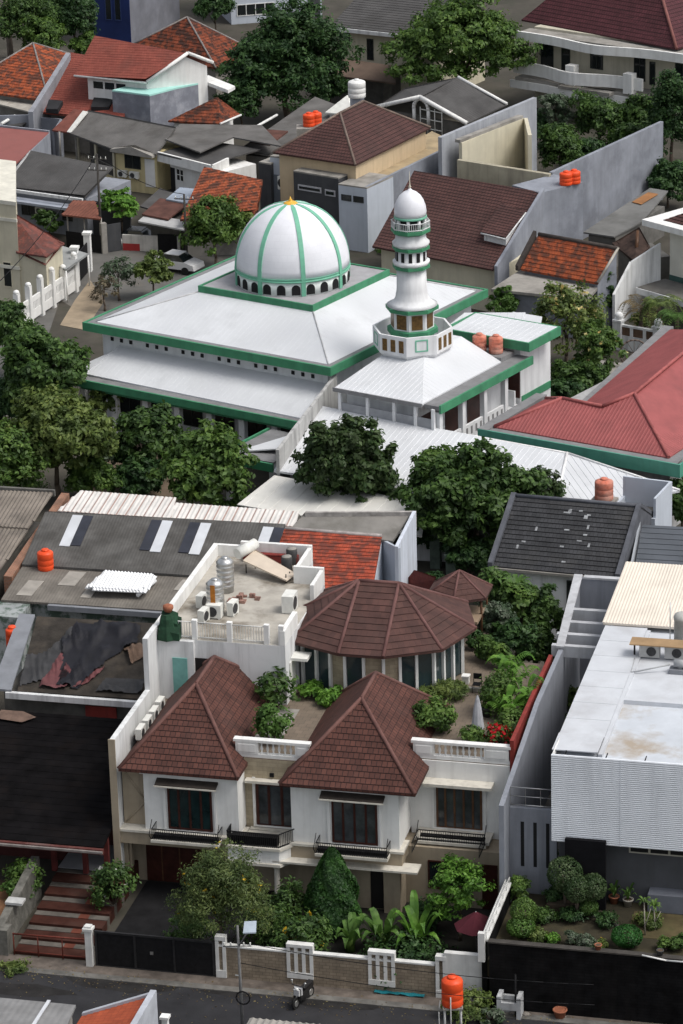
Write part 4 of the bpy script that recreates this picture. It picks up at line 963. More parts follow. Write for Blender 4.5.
# ================================================================== right hand property: grey wall, white building, raised garden
WCORR = M('white_corrugated',(.70,.73,.77),.5,.05,.6,streak=.3,dirtcol=(.45,.47,.5))
ROOFP = M('pale_roof_panel',(.52,.54,.57),.7,.08,.7,dirt=.5,dirtcol=(.36,.36,.37),dscale=.4)
DECK = M('stained_deck',(.50,.53,.57),.75,.1,.5,dirt=.9,dirtcol=(.33,.27,.2),dscale=.22,dlo=.52,dhi=.66)
GZ = 2.3
def right_building():
    T = Thing('corrugated_building','modern building with white corrugated front and stained flat roof beside the grey wall','building',V,17,6,0)
    m = MB(); m.box(12.9,26,-1.2,14,GZ-2.4,5.7); T.part('lower_wall', m, M('dark_grey_wall',(.085,.088,.095),.9,.12,.8,spec=.1,streak=.3,dirtcol=(.06,.06,.062)))
    # corrugated screen: horizontal ribs
    m = MB(); n = 44; z0,z1 = 5.55,9.95
    for i in range(n):
        a = z0+(z1-z0)*i/n; b = z0+(z1-z0)*(i+1)/n
        m.face([(12.7,-2.0,a),(26,-2.0,a),(26,-2.02,(a+b)/2),(12.7,-2.02,(a+b)/2)]); m.face([(12.7,-2.02,(a+b)/2),(26,-2.02,(a+b)/2),(26,-2.0,b),(12.7,-2.0,b)])
    m.box(12.7,26,-1.998,-1.9,z0,z1)
    T.part('corrugated_screen', m, WCORR)
    for u in (15.9,19.1,22.3):
        m = MB(); m.box(u,u+.03,-2.03,-2.021,z0,z1); T.part('screen_joint', m, WCORR)
    m = MB(); m.box(12.7,26,-1.9,-1.2,5.55,5.69); m.box(12.75,26,-1.19,22,5.701,9.55); T.part('upper_wall', m, GRWALL)
    m = MB(); m.box(12.72,12.78,-1.9,-.4,9.56,9.95); m.cyl((12.75,-1.9,9.95),(12.75,-.2,9.95),.03,.03,5); T.part('roof_edge', m, WHITE)
    m = MB(); m.box(12.8,26,-1.6,22,9.551,9.58); T.part('roof_deck', m, DECK)
    # panel strip on the left edge of the roof
    for i in range(8):
        v0 = -1.35+i*1.9; m = MB(); m.sheet([(12.62,v0,9.93-(.1 if i else 0)),(14.75,v0,9.93-(.1 if i else 0)),(14.75,v0+1.88,9.93-(.1 if i else 0)),(12.62,v0+1.88,9.93-(.1 if i else 0))],'flat',slab=.05); T.part('roof_panel', m, ROOFP)
    m = MB(); m.box(14.9,26,5.0,5.25,9.582,9.8); m.box(14.76,14.95,-1.3,13.6,9.582,9.82); m.box(14.95,26,5.252,13.5,9.582,9.72); T.part('upstand', m, ROOFP)
    for u in (13.3,15.2,17.0,18.8,20.6): 
        k = MB(); k.cyl((u,-1.93,9.9),(u,-1.3,9.9),.03,.03,5); T.part('bracket', k, BLACK)
    m = MB(); m.sheet([(12.5,13.9,9.95),(26,13.9,9.95),(26,21.5,10.25),(12.45,21.5,10.25)],'rib',rs=.16,rw=.15,rh=.022); T.part('cream_roof', m, M('cream_corrugated',(.70,.63,.54),.7,.07,.6,dirt=.2,dirtcol=(.5,.44,.38)))
    f = MB(); f.box(16.2,20,-1.26,-1.203,4.9,5.35); p = T.part('vent_window', f, M('window_cream',(.42,.4,.34),.8))
    for i in range(4):
        k = MB(); k.box(16.28+i*.93,16.28+i*.93+.82,-1.275,-1.262,4.98,5.27); T.part('pane', k, HOLE, p)
    c0 = V.pk(570,880,3.5)[0]-.15; m = MB(); m.box(c0,c0+1.9,-2.3,-2.06,GZ-.2,5.85); T.part('black_chimney_wall', m, M('black_cladding',(.008,.008,.0095),.8,.2,2,spec=.1))
    m = MB(); m.box(17.2,26,-2.0,-1.21,GZ-.1,GZ+.9); T.part('low_plinth', m, M('plinth_blue_grey',(.13,.14,.165),.8,.15,1))
right_building()
def grey_wall():
    T = Thing('grey_side_wall','tall blue grey side wall with concrete beams over the passage right of the villa','wall',V,10.5,5,0)
    m = MB(); m.prism([(10.28,-2.3),(10.52,-2.3),(10.52,7.0),(10.28,7.0)],0,[7.3,7.3,8.45,8.45]); m.box(10.28,10.52,7.001,14.0,0,8.45); m.prism([(10.28,14.001),(10.52,14.001),(9.75,23.2),(9.45,23.2)],0,8.5); T.part('wall', m, GRWALL)
    m = MB(); m.box(9.46,12.9,23.0,23.3,0,8.5); T.part('back_wall', m, GRWALL)
    top = M('beam_cap',(.45,.46,.48),.85,.12,1,streak=.3)
    m = MB(); m.prism([(10.15,13.6),(10.56,13.6),(9.85,23.35),(9.4,23.35)],8.503,8.62); m.box(9.96,12.5,22.98,23.34,8.503,8.615); T.part('cap', m, top)
    for v in (13.7,15.2,16.8,18.5):
        k = MB(); k.box(9.9,12.5,v,v+.3,8.0,8.6); T.part('beam', k, top)
    m = MB(); m.box(10.53,12.75,-.95,-.75,GZ-2.2,6.6); w = T.part('passage_wall', m, GRWALL)
    for u in (11.05,11.65,12.25):
        k = MB(); k.box(u,u+.16,-.97,-.952,3.6,5.9); T.part('slit', k, HOLE, w)
    k = MB(); railing(k,(10.55,-.85),(12.7,-.85),6.65,7.6,.7,.02,.03); k.cyl((10.55,-.85,7.15),(12.7,-.85,7.15),.02,.02,4); T.part('railing', k, STEEL, w)
    m = MB(); m.box(10.54,12.7,-.7,14,0,2.35); T.part('passage_floor', m, CONC_DK)
    m = MB(); m.box(12.4,12.74,13.5,14.2,6.5,8.5); T.part('beam_end', m, GRWALL)
grey_wall()
def raised_garden():
    T = Thing('retaining_wall','tall black retaining wall holding up the raised garden with topiary','wall',V,16,-8,0)
    m = MB(); m.box(10.95,27,-8.25,-8.0,0,3.35); T.part('wall', m, M('black_stone',(.008,.0078,.0082),.9,.5,1.6,brick=(.6,.15,(.006,.006,.0065),(.003,.003,.003),.01),streak=.3,dirtcol=(.014,.012,.011),spec=.08))
    m = MB(); m.box(10.9,18.0,-8.3,-7.95,3.351,3.42); m.box(18,27,-8.3,-7.95,3.351,3.40); T.part('coping', m, M('dark_coping',(.05,.045,.04),.9,.3,2))
    m = MB(); m.tube([(17.9,-8.32,3.45),(19,-8.34,3.3),(22,-8.34,3.32)],.04,6); T.part('pipe', m, WHITE)
    T = Thing('garden_side_wall','low wall with white railed top on the left of the raised garden','wall',V,10.8,-5,0)
    m = MB(); m.box(10.55,10.8,-8.0,-2.302,0,3.3); T.part('wall', m, M('black_stone',(.012,.012,.012)))
    m = MB(); m.box(10.5,10.86,-8.05,-2.31,3.301,3.4); m.cyl((10.6,-8,3.55),(10.6,-2.4,3.55),.035,.035,5); m.cyl((10.78,-8,3.7),(10.78,-2.4,3.7),.035,.035,5)
    for k in range(8): m.cyl((10.78,-8+k*.8,3.4),(10.78,-8+k*.8,3.7),.02,.02,4)
    m.box(10.45,10.75,-8.3,-8.06,2.36,3.8); T.part('railing', m, LATTICE)
    m = MB(); m.box(10.81,27,-7.99,-1.21,1.5,GZ+.02); solo('garden_bed','','',m,M('garden_soil',(.035,.03,.018),.95,.35,.9,dirt=.7,dirtcol=(.065,.055,.025),dscale=.5),V,16,-4,0,kind='structure')
    m = MB(); m.box(16.6,27,-4.6,-2.1,GZ+.021,GZ+.035); solo('dry_lawn','','',m,M('dry_grass',(.085,.068,.032),.95,.35,1.2,dirt=.6,dirtcol=(.05,.06,.02)),V,20,-3,0,kind='structure')
    pts = [(11.6+1.3*math.cos(a)*1.6+2.6, -4.4+1.5*math.sin(a)) for a in [k*.35 for k in range(0,12)]]
    m = MB(); m.tube([(x,y,GZ+.06) for x,y in pts],.09,6); solo('stone_edging','curving grey stone edging around the garden bed','edging',m,M('rough_stone',(.13,.12,.11)),V,14,-4.4,GZ)
    m = MB(); m.box(12.6,14.0,-2.9,-1.9,GZ+.02,GZ+.4); solo('garden_bench','low dark wooden bench against the back of the raised garden','bench',m,M('dark_timber',(.06,.045,.03),.9,.3,2),V,13.3,-2.4,GZ)
raised_garden()
def kiosk():
    u,v = V.pk(510,1016,0); T = Thing('street_planter','small white concrete planter box with a dark post below the black wall','planter',V,u,v,0)
    m = MB(); m.box(u-.55,u-.35,v-.3,v+.4,0,1.1); m.box(u+.35,u+.55,v-.3,v+.4,0,1.1); m.box(u-.35,u+.35,v-.3,v-.15,.45,.8); m.box(u-.35,u+.35,v+.25,v+.4,0,.9); T.part('box', m, M('dirty_white',(.42,.43,.44),.9,.2,1.5,streak=.5,dirtcol=(.15,.15,.15)))
    m = MB(); m.cyl((u+.28,v-.1,0),(u+.28,v-.1,2.2),.05,.05,6); T.part('post', m, BLACK)
kiosk()
# ------------------------------------------------------------------ air conditioners
def acunit(label,fr,u,v,z,rot=0,group=None,w=.85,d=.32,h=.6,pk=None,fans=1):
    if pk: u,v = fr.pk(*pk)
    T = Thing('air_conditioner',label,'air conditioner',fr.sub(u,v,rot),0,0,z,group=group)
    m = MB(); m.box(-w/2,w/2,-d/2,d/2,z+.06,z+h); m.box(-w/2+.06,-w/2+.14,-d/2,d/2,z,z+.059); m.box(w/2-.14,w/2-.06,-d/2,d/2,z,z+.059); T.part('casing', m, ACWHITE)
    for i in range(fans):
        x = -w*.12 if fans == 1 else (-w*.25+i*w*.5)
        m = MB(); m.cyl((x,-d/2-.003,z+h*.53),(x,-d/2-.025,z+h*.53),h*.36,h*.36,16); T.part('fan_grille', m, ACDARK)
    return T
for k,(x,y,n) in enumerate(((140.6,732,'nearest the street'),(147.5,723,'second from the street'),(154,714,'third from the street'),(160,704.5,'nearest the teal door'))):
    acunit('white air conditioner standing behind the villa parapet, '+n,V,0,0,7.05,90,'air conditioners along the parapet',pk=(x,y,7.35),w=.8,d=.3)
acunit('white air conditioner hung on the villa wall beside the right balcony',V,0,0,2.35,0,pk=(418,852,2.35))
acunit('white air conditioner with dark fan facing the roof deck railing',V,0,0,10.22,0,'air conditioners on the villa roof deck',pk=(215,617,10.25),w=.75,d=.5,h=.75)
acunit('slim white air conditioner on the deck right of the steel tanks',V,0,0,10.22,80,'air conditioners on the villa roof deck',pk=(233,614,10.25),w=.7,d=.35,h=.75)
acunit('white air conditioner against the left deck parapet, lower of the two',V,0,0,10.22,80,'air conditioners on the villa roof deck',pk=(204,621,10.25),w=.7,d=.35,h=.7)
acunit('white air conditioner against the left deck parapet, higher of the two',V,0,0,10.22,80,'air conditioners on the villa roof deck',pk=(202,606,10.25),w=.7,d=.35,h=.7)
acunit('white air conditioner with a black side at the pavilion roof edge',V,0,0,10.22,90,'air conditioners on the villa roof deck',pk=(290,610,10.25),w=1.0,d=.6,h=.95)
def roof_ac():
    u,v = V.pk(665,657,9.8); T = Thing('air_conditioner','pair of air conditioners under a tan board on the stained flat roof','air conditioner',V,u,v,9.73)
    for k in (-.75,.5):
        m = MB(); m.box(u+k-.5,u+k+.5,v-.2,v+.2,9.8,10.45); c = T.part('casing', m, M('ac_grey',(.4,.4,.39),.6,.15,2)); q = MB(); q.cyl((u+k+.1,v-.203,10.12),(u+k+.1,v-.225,10.12),.24,.24,16); T.part('fan_grille', q, ACDARK, c)
    m = MB(); m.box(u-1.7,u+1.5,v-.45,v+.5,10.5,10.55); T.part('board', m, M('tan_board',(.42,.3,.15),.9,.2,1))
    m = MB(); 
    for x in (u-1.5,u+1.3): m.cyl((x,v,9.73),(x,v,10.5),.05,.05,5)
    T.part('leg', m, BLACK) if False else None
    for x in (u-1.5,u+1.3):
        k = MB(); k.cyl((x,v,9.73),(x,v,10.5),.05,.05,5); T.part('leg', k, BLACK)
    u,v = V.pk(680,672,9.75); T = Thing('roof_machinery','grey pump with pipes on the stained flat roof','machinery',V,u,v,9.72)
    m = MB(); m.box(u-.5,u+.5,v-.3,v+.3,9.72,9.95); T.part('base', m, M('zinc',(.2,.2,.2))); m = MB(); m.cyl((u-.3,v,10.2),(u+.4,v,10.2),.2,.2,10); m.cyl((u,v,9.95),(u,v,10.1),.12,.12,8); T.part('motor', m, M('pump_grey',(.35,.36,.37),.5,.2,2))
    m = MB(); m.tube([(u-.5,v,10.1),(u-2.3,v-.6,9.8),(u-2.4,v+1.2,9.8)],.04,5); m.tube([(u+.3,v,10.4),(u+.4,v+1.5,11.6)],.05,5); T.part('pipe', m, M('pump_grey',(.3,.3,.3)))
    u,v = V.pk(681,640,10.1); T = Thing('vent_stack','grey ribbed vent stack at the right of the cream roof','vent',V,u,v,9.6)
    m = MB(); m.lathe((u,v,9.6),[(.35,0),(.35,1.6),(.38,1.6),(.38,1.75),(.3,1.9),(.1,2.0)],16); T.part('stack', m, M('vent_grey',(.4,.4,.38),.7,.2,2)); m = MB(); m.cyl((u-.5,v-.3,9.6),(u-.5,v-.3,12.2),.03,.03,5); T.part('pole', m, STEEL)
roof_ac()
# ------------------------------------------------------------------ villa roof deck and terrace furniture
def deck_things():
    for (x,y,lab) in ((216,613,'stainless steel water tank with a rust stain, nearer the railing'),(226,591,'stainless steel water tank behind the rust stained one')):
        u,v = V.pk(x,y,10.22); T = Thing('water_tank',lab,'water tank',V,u,v,10.22,group='steel tanks on the villa roof deck')
        pr = [(.42,0),(.42,.3)]
        for k in range(5): pr += [(.46,.32+k*.26),(.46,.4+k*.26),(.44,.43+k*.26),(.44,.5+k*.26)]
        pr += [(.46,1.62),(.3,1.78),(.12,1.84)]
        m = MB(); m.lathe((u,v,10.22),pr,20); T.part('tank_body', m, STEEL); m = MB(); m.lathe((u,v,12.04),[(.18,0),(.18,.06),(.04,.09)],12); T.part('lid', m, STEEL)
        if 'nearer' in lab: m = MB(); m.prism([(u-.12,v-.475),(u+.12,v-.475),(u+.12,v-.44),(u-.12,v-.44)],10.6,11.9); T.part('rust_stain', m, M('rust_orange',(.38,.14,.02),.8,.4,3))
    u,v = V.pk(262,574,10.3); T = Thing('solar_water_heater','white cylinder solar water heater with a tilted pale panel on the roof deck','water heater',V,u,v,10.22)
    m = MB(); m.cyl((u-1.35,v+.2,11.25),(u-.65,v+1.3,11.45),.3,.3,14); T.part('cylinder', m, ACWHITE)
    m = MB(); m.sheet([(u-1.0,v+.0,11.0),(u+1.6,v-1.1,10.5),(u+1.9,v-.3,10.6),(u-.6,v+1.0,11.25)],'flat',slab=.08); T.part('panel', m, M('cream_panel',(.55,.47,.38),.6,.1,1))
    m = MB()
    for a,b in ((u-.9,v+.2),(u+1.5,v-.8),(u+1.6,v-.4),(u-.6,v+.9)): m.cyl((a,b,10.22),(a,b,10.7),.03,.03,5)
    T.part('frame', m, BLACK)
    u,v = V.pk(170,638,10.25); T = Thing('netting_heap','dark green netting draped over a stand in the corner of the deck railing','netting',V,u,v,10.22)
    m = MB(); m.prism([(u-.5,v-.25),(u+.55,v-.25),(u+.5,v+.5),(u-.5,v+.5)],10.22,[10.75,10.6,11.2,11.5]); m.prism([(u-.35,v),(u+.4,v+.05),(u+.35,v+.45),(u-.4,v+.45)],10.7,[11.2,11.0,11.45,11.7]); m.lathe((u-.15,v+.15,10.22),[(.62,0),(.55,.35),(.42,.7),(.36,1.05),(.28,1.25)],7,False,.4); T.part('net', m, M('green_net',(.016,.05,.026),.9,.4,3,bump=.6))
    uu,vv = u-.1,v+.25
    T = Thing('plant_pot','terracotta pot standing on the green netting heap','plant pot',V,uu,vv,11.57); m = MB(); m.lathe((uu,vv,11.57),[(.18,0),(.27,.2),(.26,.32),(.14,.38)],14); T.part('pot', m, POT)
    u,v = V.pk(242,600,10.25); T = Thing('rubble_heap','small heap of broken clay tiles and bricks on the roof deck','rubble',V,u,v,10.22); rng = random.Random(4); m = MB()
    for k in range(22):
        a,b = rng.uniform(-.7,.7),rng.uniform(-.5,.5); m.box(u+a,u+a+rng.uniform(.1,.3),v+b,v+b+rng.uniform(.08,.2),10.22,10.25+rng.uniform(.02,.2))
    T.part('debris', m, M('tile_debris',(.26,.15,.12),.9,.5,6))
    u,v = V.pk(268,560,10.3); T = Thing('scrap_timber','red brown tarpaulin covered timber along the back parapet','timber',V,u,v,10.22); m = MB(); m.box(u-1.3,u+1.6,v-.2,v+.3,10.22,10.6); m.cyl((u-1.2,v-.3,10.65),(u+1.6,v-.1,10.7),.06,.06,5); T.part('timber', m, REDWALL)
    for (x,y) in ((292,562),(287,570)):
        u,v = V.pk(x,y,10.3); T = Thing('storage_drum','dark drum standing by the white deck parapet, '+('farther from' if y < 565 else 'nearer to')+' the street','drum',V,u,v,10.22,group='dark drums on the deck'); m = MB(); m.lathe((u,v,10.22),[(.28,0),(.3,.1),(.3,.75),(.25,.82)],12); T.part('drum', m, POTD); k = MB(); k.lathe((u,v,11.04),[(.26,0),(.26,.04),(.05,.06)],12); T.part('lid', k, CONC)
deck_things()
def pot(label,u,v,z,r=.22,h=.35,mat=POT,fr=V,group=None):
    T = Thing('plant_pot',label,'plant pot',fr,u,v,z,group=group); m = MB(); m.lathe((u,v,z),[(r*.7,0),(r,h*.85),(r*1.12,h*.86),(r*1.12,h),(r*.9,h),(r*.85,h*.9)],14); T.part('pot', m, mat)
    k = MB(); k.lathe((u,v,z+h*.85),[(r*.85,0),(r*.8,.02)],12); T.part('soil', k, SOIL)
    return T
def terrace_things():
    for (x,y,lab) in ((478,742,'closed grey patio umbrella standing on the villa terrace'),):
        u,v = V.pk(x,y,7.02); T = Thing('patio_umbrella',lab,'umbrella',V,u,v,7.02)
        m = MB(); m.lathe((u,v,7.02),[(.3,0),(.3,.08),(.05,.1)],12); T.part('base', m, CONC_DK)
        m = MB(); m.cyl((u,v,7.1),(u,v,9.5),.03,.03,8); T.part('pole', m, STEEL)
        m = MB(); i0 = len(m.v); m.lathe((u,v,0),[(.3,7.75),(.33,7.8),(.26,8.3),(.2,8.8),(.1,9.3),(.03,9.5)],9,False); T.part('canopy', m, M('umbrella_grey',(.35,.36,.38),.9,.15,3))
    u,v = V.pk(477,692,7.02); T = Thing('patio_chair','thin black metal chair on the villa terrace','chair',V,u,v,7.02)
    m = MB(); m.box(u-.2,u+.2,v-.2,v+.2,7.44,7.48); T.part('seat', m, BLACK)
    for a,b,h in ((-.2,-.2,7.45),(.2,-.2,7.45),(-.2,.2,7.95),(.2,.2,7.95)): k = MB(); k.cyl((u+a,v+b,7.02),(u+a,v+b,h),.018,.018,5); T.part('leg', k, BLACK)
    m = MB(); m.box(u-.2,u+.2,v+.19,v+.215,7.65,7.95); T.part('backrest', m, BLACK)
    u,v = V.pk(466,683,7.02); T = Thing('pool_light','small white box light on the terrace kerb','light',V,u,v,7.02); m = MB(); m.box(u-.17,u+.17,v-.17,v+.17,7.02,7.4); T.part('box', m, ACWHITE); m = MB(); m.box(u-.2,u+.2,v-.2,v+.2,7.401,7.46); T.part('lid', m, WHITE)
    m = MB(); a = V.pk(464,690,7.02); b = V.pk(500,692,7.02); m.box(a[0],b[0],a[1]-.12,a[1]+.12,7.021,7.18); solo('terrace_kerb','pale stone kerb crossing the villa terrace','kerb',m,CONC_LT,V,a[0],a[1],7.02)
    for (x,y,lab) in ((236,705,'dark planter box by the rear block wall'),(487,716,'dark round pot under the bright fronds')):
        u,v = V.pk(x,y,7.02); pot(lab,u,v,7.02,.3,.5,POTD)
    # gazebo
    u,v = V.pk(460,590,9.3); T = Thing('gazebo','small brown tiled gazebo behind the glass pavilion','gazebo',V,u,v,7.02)
    e = [(u+1.55*math.cos(a)*1.15,v+1.75*math.sin(a),9.3) for a in [math.pi/6+k*math.pi/3 for k in range(6)]]; ap = (u-.05,v+.1,10.35); m = MB(); k = MB()
    for i in range(6): m.sheet([e[i],e[(i+1)%6],ap],'tile',c=.36,t=.025); k.cyl(e[i],ap,.07,.07,5)
    ro = T.part('roof', m, TILE_PAV); T.part('ridge_cap', k, M('ridge_dark',(.13,.06,.056)), ro)
    for i in range(6): q = MB(); q.cyl((u+(e[i][0]-u)*.82,v+(e[i][1]-v)*.82,7.02),(u+(e[i][0]-u)*.82,v+(e[i][1]-v)*.82,9.35),.07,.07,6); T.part('post', q, WOOD2)
    a = V.pk(449,621,8.3); b = V.pk(477,624,8.3); T = Thing('bar_canopy','flat beige canopy board in front of the gazebo','canopy',V,a[0],a[1],7.02); m = MB(); m.box(a[0],b[0],a[1],a[1]+2.2,8.2,8.34); T.part('board', m, M('tan_canopy',(.3,.22,.15),.9,.2,1))
    for x,y in ((a[0]+.1,a[1]+.1),(b[0]-.1,a[1]+.1),(a[0]+.1,a[1]+2.1),(b[0]-.1,a[1]+2.1)): q = MB(); q.cyl((x,y,7.02),(x,y,8.2),.05,.05,6); T.part('post', q, WOOD2)
terrace_things()
# ------------------------------------------------------------------ street furniture
def street_things():
    u,v = V.pk(243,1034,0); T = Thing('street_lamp','grey street lamp pole with a square white head and wire insulators','street lamp',V,u,v,0)
    m = MB(); m.cyl((u,v,0),(u-.05,v,5.45),.085,.05,10); T.part('pole', m, M('pole_grey',(.16,.16,.16),.7,.25,3))
    m = MB(); m.cyl((u-.05,v,4.4),(u+.6,v-.3,5.55),.035,.03,6); m.cyl((u-.75,v,4.35),(u+.55,v,4.5),.03,.03,5); T.part('arm', m, M('pole_grey',(.16,.16,.16)))
    m = MB(); m.prism([(u+.38,v-.65),(u+.95,v-.55),(u+.85,v-.05),(u+.32,v-.15)],[5.42,5.45,5.75,5.72],[5.48,5.51,5.81,5.78]); h = T.part('lamp_head', m, M('lamp_white',(.36,.42,.48),.4,.1,2)); 
    for x in (-.7,-.4,.2,.5):
        k = MB(); k.lathe((u+x,v,4.4+.1*(x+.7)/1.2),[(.03,0),(.05,.05),(.03,.1),(.045,.14),(.02,.17)],8); T.part('insulator', k, ACWHITE)
    k = MB(); k.cyl((u-.25,v+.02,2.95),(u+.02,v,2.95),.03,.03,5); T.part('bracket', k, ACWHITE)
    for k in range(9): pass
    q = MB(); R0 = .32
    for k in range(12):
        a,b = k*math.pi/6,(k+1)*math.pi/6; q.cyl((u+.1+R0*math.cos(a),v-.1,1.9+R0*math.sin(a)),(u+.1+R0*math.cos(b),v-.1,1.9+R0*math.sin(b)),.035,.035,5)
    T.part('cable_coil', q, BLACK)
    P0 = V.W(u,v,4.5)
    def wire(label,a,b,sag,r=.017):
        m = MB(); pts = []
        for k in range(15):
            t = k/14; p = Vector(a).lerp(Vector(b),t); p.z -= sag*4*t*(1-t); pts.append(p)
        m.tube(pts,r,5); solo('power_cable',label,'cable',m,BLACK,WORLD,a[0],a[1],a[2],group='overhead street cables')
    wire('black overhead cable leaving the lamp post at the height of its insulators',V.W(u+.5,v,4.6),V.W(u+16,v-.5,4.4),.35)
    wire('lower black overhead cable leaving the lamp post below its insulators',V.W(u,v,3.6),V.W(u+16,v-.3,3.3),.35)
    u2,v2 = V.pk(455,1024,0)
    def stand(T,x,y):
        b = T.off[2]
        for dx,dy in ((-.36,-.36),(.36,-.36),(.36,.36),(-.36,.36)): k = MB(); k.cyl((x+dx,y+dy,0),(x+dx,y+dy,b),.045,.045,6); T.part('stand_leg', k, M('pale_pipe',(.42,.42,.41),.7,.2,3))
        k = MB(); k.box(x-.45,x+.45,y-.45,y+.45,b-.08,b); T.part('stand_top', k, CONC)
        k = MB(); k.tube([(x-.55,y-.2,b+.3),(x-.62,y-.3,b-.2),(x-.6,y-.3,0)],.03,5); k.cyl((x-.1,y-.5,b+.6),(x-.1,y-.5,0),.03,.03,5); T.part('pipe', k, M('pale_pipe',(.42,.42,.41)))
    tank('bright orange water tank on a pipe stand beside the street',452.5,1004,1.9,1.9,ORANGE,.48,1.35,stand=stand)
    # motorcycle seen from the front left, standing by the kerb
    u,v = V.pk(303,997,0.3); T = Thing('motorcycle','small black motorcycle with white panels parked at the kerb','motorcycle',V.sub(u,v,-108),0,0,0)
    blk = M('bike_black',(.01,.01,.011),.35,.2,3,spec=.5); whi = M('bike_white',(.5,.5,.5),.4,.1,3)
    for x in (-.62,.62):
        m = MB(); n=16; m.cyl((x,-.05,.28),(x,.05,.28),.28,.28,18); w = T.part('wheel', m, M('tyre',(.012,.012,.012),.9)); k = MB(); k.cyl((x,-.06,.28),(x,.06,.28),.16,.16,14); T.part('rim', k, STEEL, w)
    m = MB(); m.prism([(-.75,-.11),(.2,-.13),(.2,.13),(-.75,.11)],[.55,.42,.42,.55],[.74,.68,.68,.74]); m.prism([(.2,-.14),(.48,-.2),(.48,.2),(.2,.14)],[.3,.35,.35,.3],[.6,.98,.98,.6]); m.box(-.3,.2,-.12,.12,.22,.45); T.part('body', m, blk)
    m = MB(); m.prism([(-.72,-.12),(.05,-.14),(.05,.14),(-.72,.12)],.745,[.86,.8,.8,.86]); T.part('seat', m, M('seat_black',(.014,.013,.013),.8))
    m = MB(); m.prism([(.35,-.22),(.55,-.14),(.55,.14),(.35,.22)],.62,[1.0,.9,.9,1.0]); T.part('panel', m, whi)
    m = MB(); m.cyl((.4,0,.9),(.62,0,.3),.045,.045,8); T.part('fork', m, STEEL); m = MB(); m.cyl((.36,-.34,1.04),(.36,.34,1.04),.022,.022,6); T.part('handlebar', m, blk)
    for y in (-.3,.3): m = MB(); m.cyl((.36,y,1.04),(.34,y*1.15,1.22),.012,.012,5); m.ball((.34,y*1.2,1.25),.05,.07,.045,8,5); T.part('mirror', m, STEEL)
    m = MB(); m.ball((.5,0,.92),.07,.11,.08,10,6); T.part('headlight', m, M('headlight',(.6,.6,.58),.15,.05)); m = MB(); m.ball((-.8,0,.68),.04,.08,.04,8,5); T.part('tail_light', m, F_RED if False else M('red_lens',(.35,.01,.01),.3))
    m = MB(); q = V.pk(400,992,.05); rng = np.random.default_rng(3)
    for i in range(13):
        for j in range(4):
            a = q[0]-1.15+i*.18; b = q[1]-.35+j*.18; f = lambda x,y: .07+.09*abs(math.sin(x*5.1+y*3)*math.cos(x*2.3-y*6))
            m.face([(a,b,f(a,b)),(a+.18,b,f(a+.18,b)),(a+.18,b+.18,f(a+.18,b+.18)),(a,b+.18,f(a,b+.18))],None,True)
    solo('tarpaulin','crumpled teal tarpaulin lying on the pavement under the brick wall','tarpaulin',m,M('teal_tarp',(.01,.14,.17),.6,.25,3),V,q[0],q[1],0)
    # near roofs along the bottom edge
    T = Thing('near_house','flat roofed grey house at the bottom left edge','house',V,-8,-18,0)
    m = MB(); m.sheet([(-14,-22,3.2),(-5.3,-22,3.2),(-5.9,-16.6,3.0),(-14,-16.6,3.0)],'flat'); ro = T.part('roof', m, M('pale_grey_roof',(.2,.2,.2),.9,.2,.8,dirt=.5,dirtcol=(.1,.1,.1),wave=(.3,.02))); m = MB(); m.box(-14,-6,-22,-16.9,0,2.9); T.part('wall', m, CONC); m = MB(); m.box(-7.2,-7.05,-19,-16.62,3.08,3.13); T.part('strip', m, SKYL, ro)
    T = Thing('near_tiled_house','bright orange tiled roof with pale gable edges at the bottom edge','house',V,-4,-19,0)
    g = V.pk(150,999,4.2); a = V.pk(82,1024,3.0)
    m = MB(); m.sheet([(a[0]-.2,g[1]-5.5,3.0),(a[0]-.2,g[1],3.0),(g[0],g[1],4.3),(g[0],g[1]-5.5,4.3)],'tile',c=.3); T.part('roof', m, M('orange_tile_new',(.36,.075,.03),.8,.2,1,brick=(.25,.3,(.3,.06,.025),(.2,.045,.02),.012)))
    m = MB(); m.prism([(a[0]-.2,g[1]+.005),(g[0],g[1]+.005),(g[0],g[1]+.2),(a[0]-.2,g[1]+.2)],[2.7,3.9,3.9,2.7],[3.15,4.45,4.45,3.15]); m.box(g[0]-.02,g[0]+.25,g[1]-5.5,g[1]+.2,0,4.55); T.part('gable_edge', m, M('pale_gable',(.4,.42,.46),.85,.15,1.2)); m = MB(); m.box(a[0],g[0]-.05,g[1]-5.3,g[1]-.2,0,2.9); T.part('wall', m, CONC)
    q = V.pk(165,1016,2.6); T = Thing('gate_pillar','small white capped pillar tip at the bottom edge beside the orange roof','pillar',V,q[0],q[1],0); m = MB(); m.box(q[0]-.13,q[0]+.13,q[1]-.13,q[1]+.13,0,2.5); T.part('shaft', m, WHITE); m = MB(); m.box(q[0]-.2,q[0]+.2,q[1]-.2,q[1]+.2,2.501,2.62); T.part('cap', m, WHITE)
    T = Thing('near_canopy','thin grey roof edge of a low canopy at the bottom of the street','canopy',V,3,-16,0); q = V.pk(250,1018,2.6); r = V.pk(440,1031,2.6); m = MB(); m.sheet([(q[0],q[1]-5,2.7),(r[0],q[1]-5,2.7),(r[0],q[1],2.6),(q[0],q[1],2.6)],'rib',rs=.3,rw=.25,rh=.05); T.part('sheet', m, CONC)
    for x in (q[0]+.2,r[0]-.2): k = MB(); k.cyl((x,q[1]-.2,0),(x,q[1]-.2,2.55),.05,.05,6); T.part('post', k, CONC_DK)
street_things()
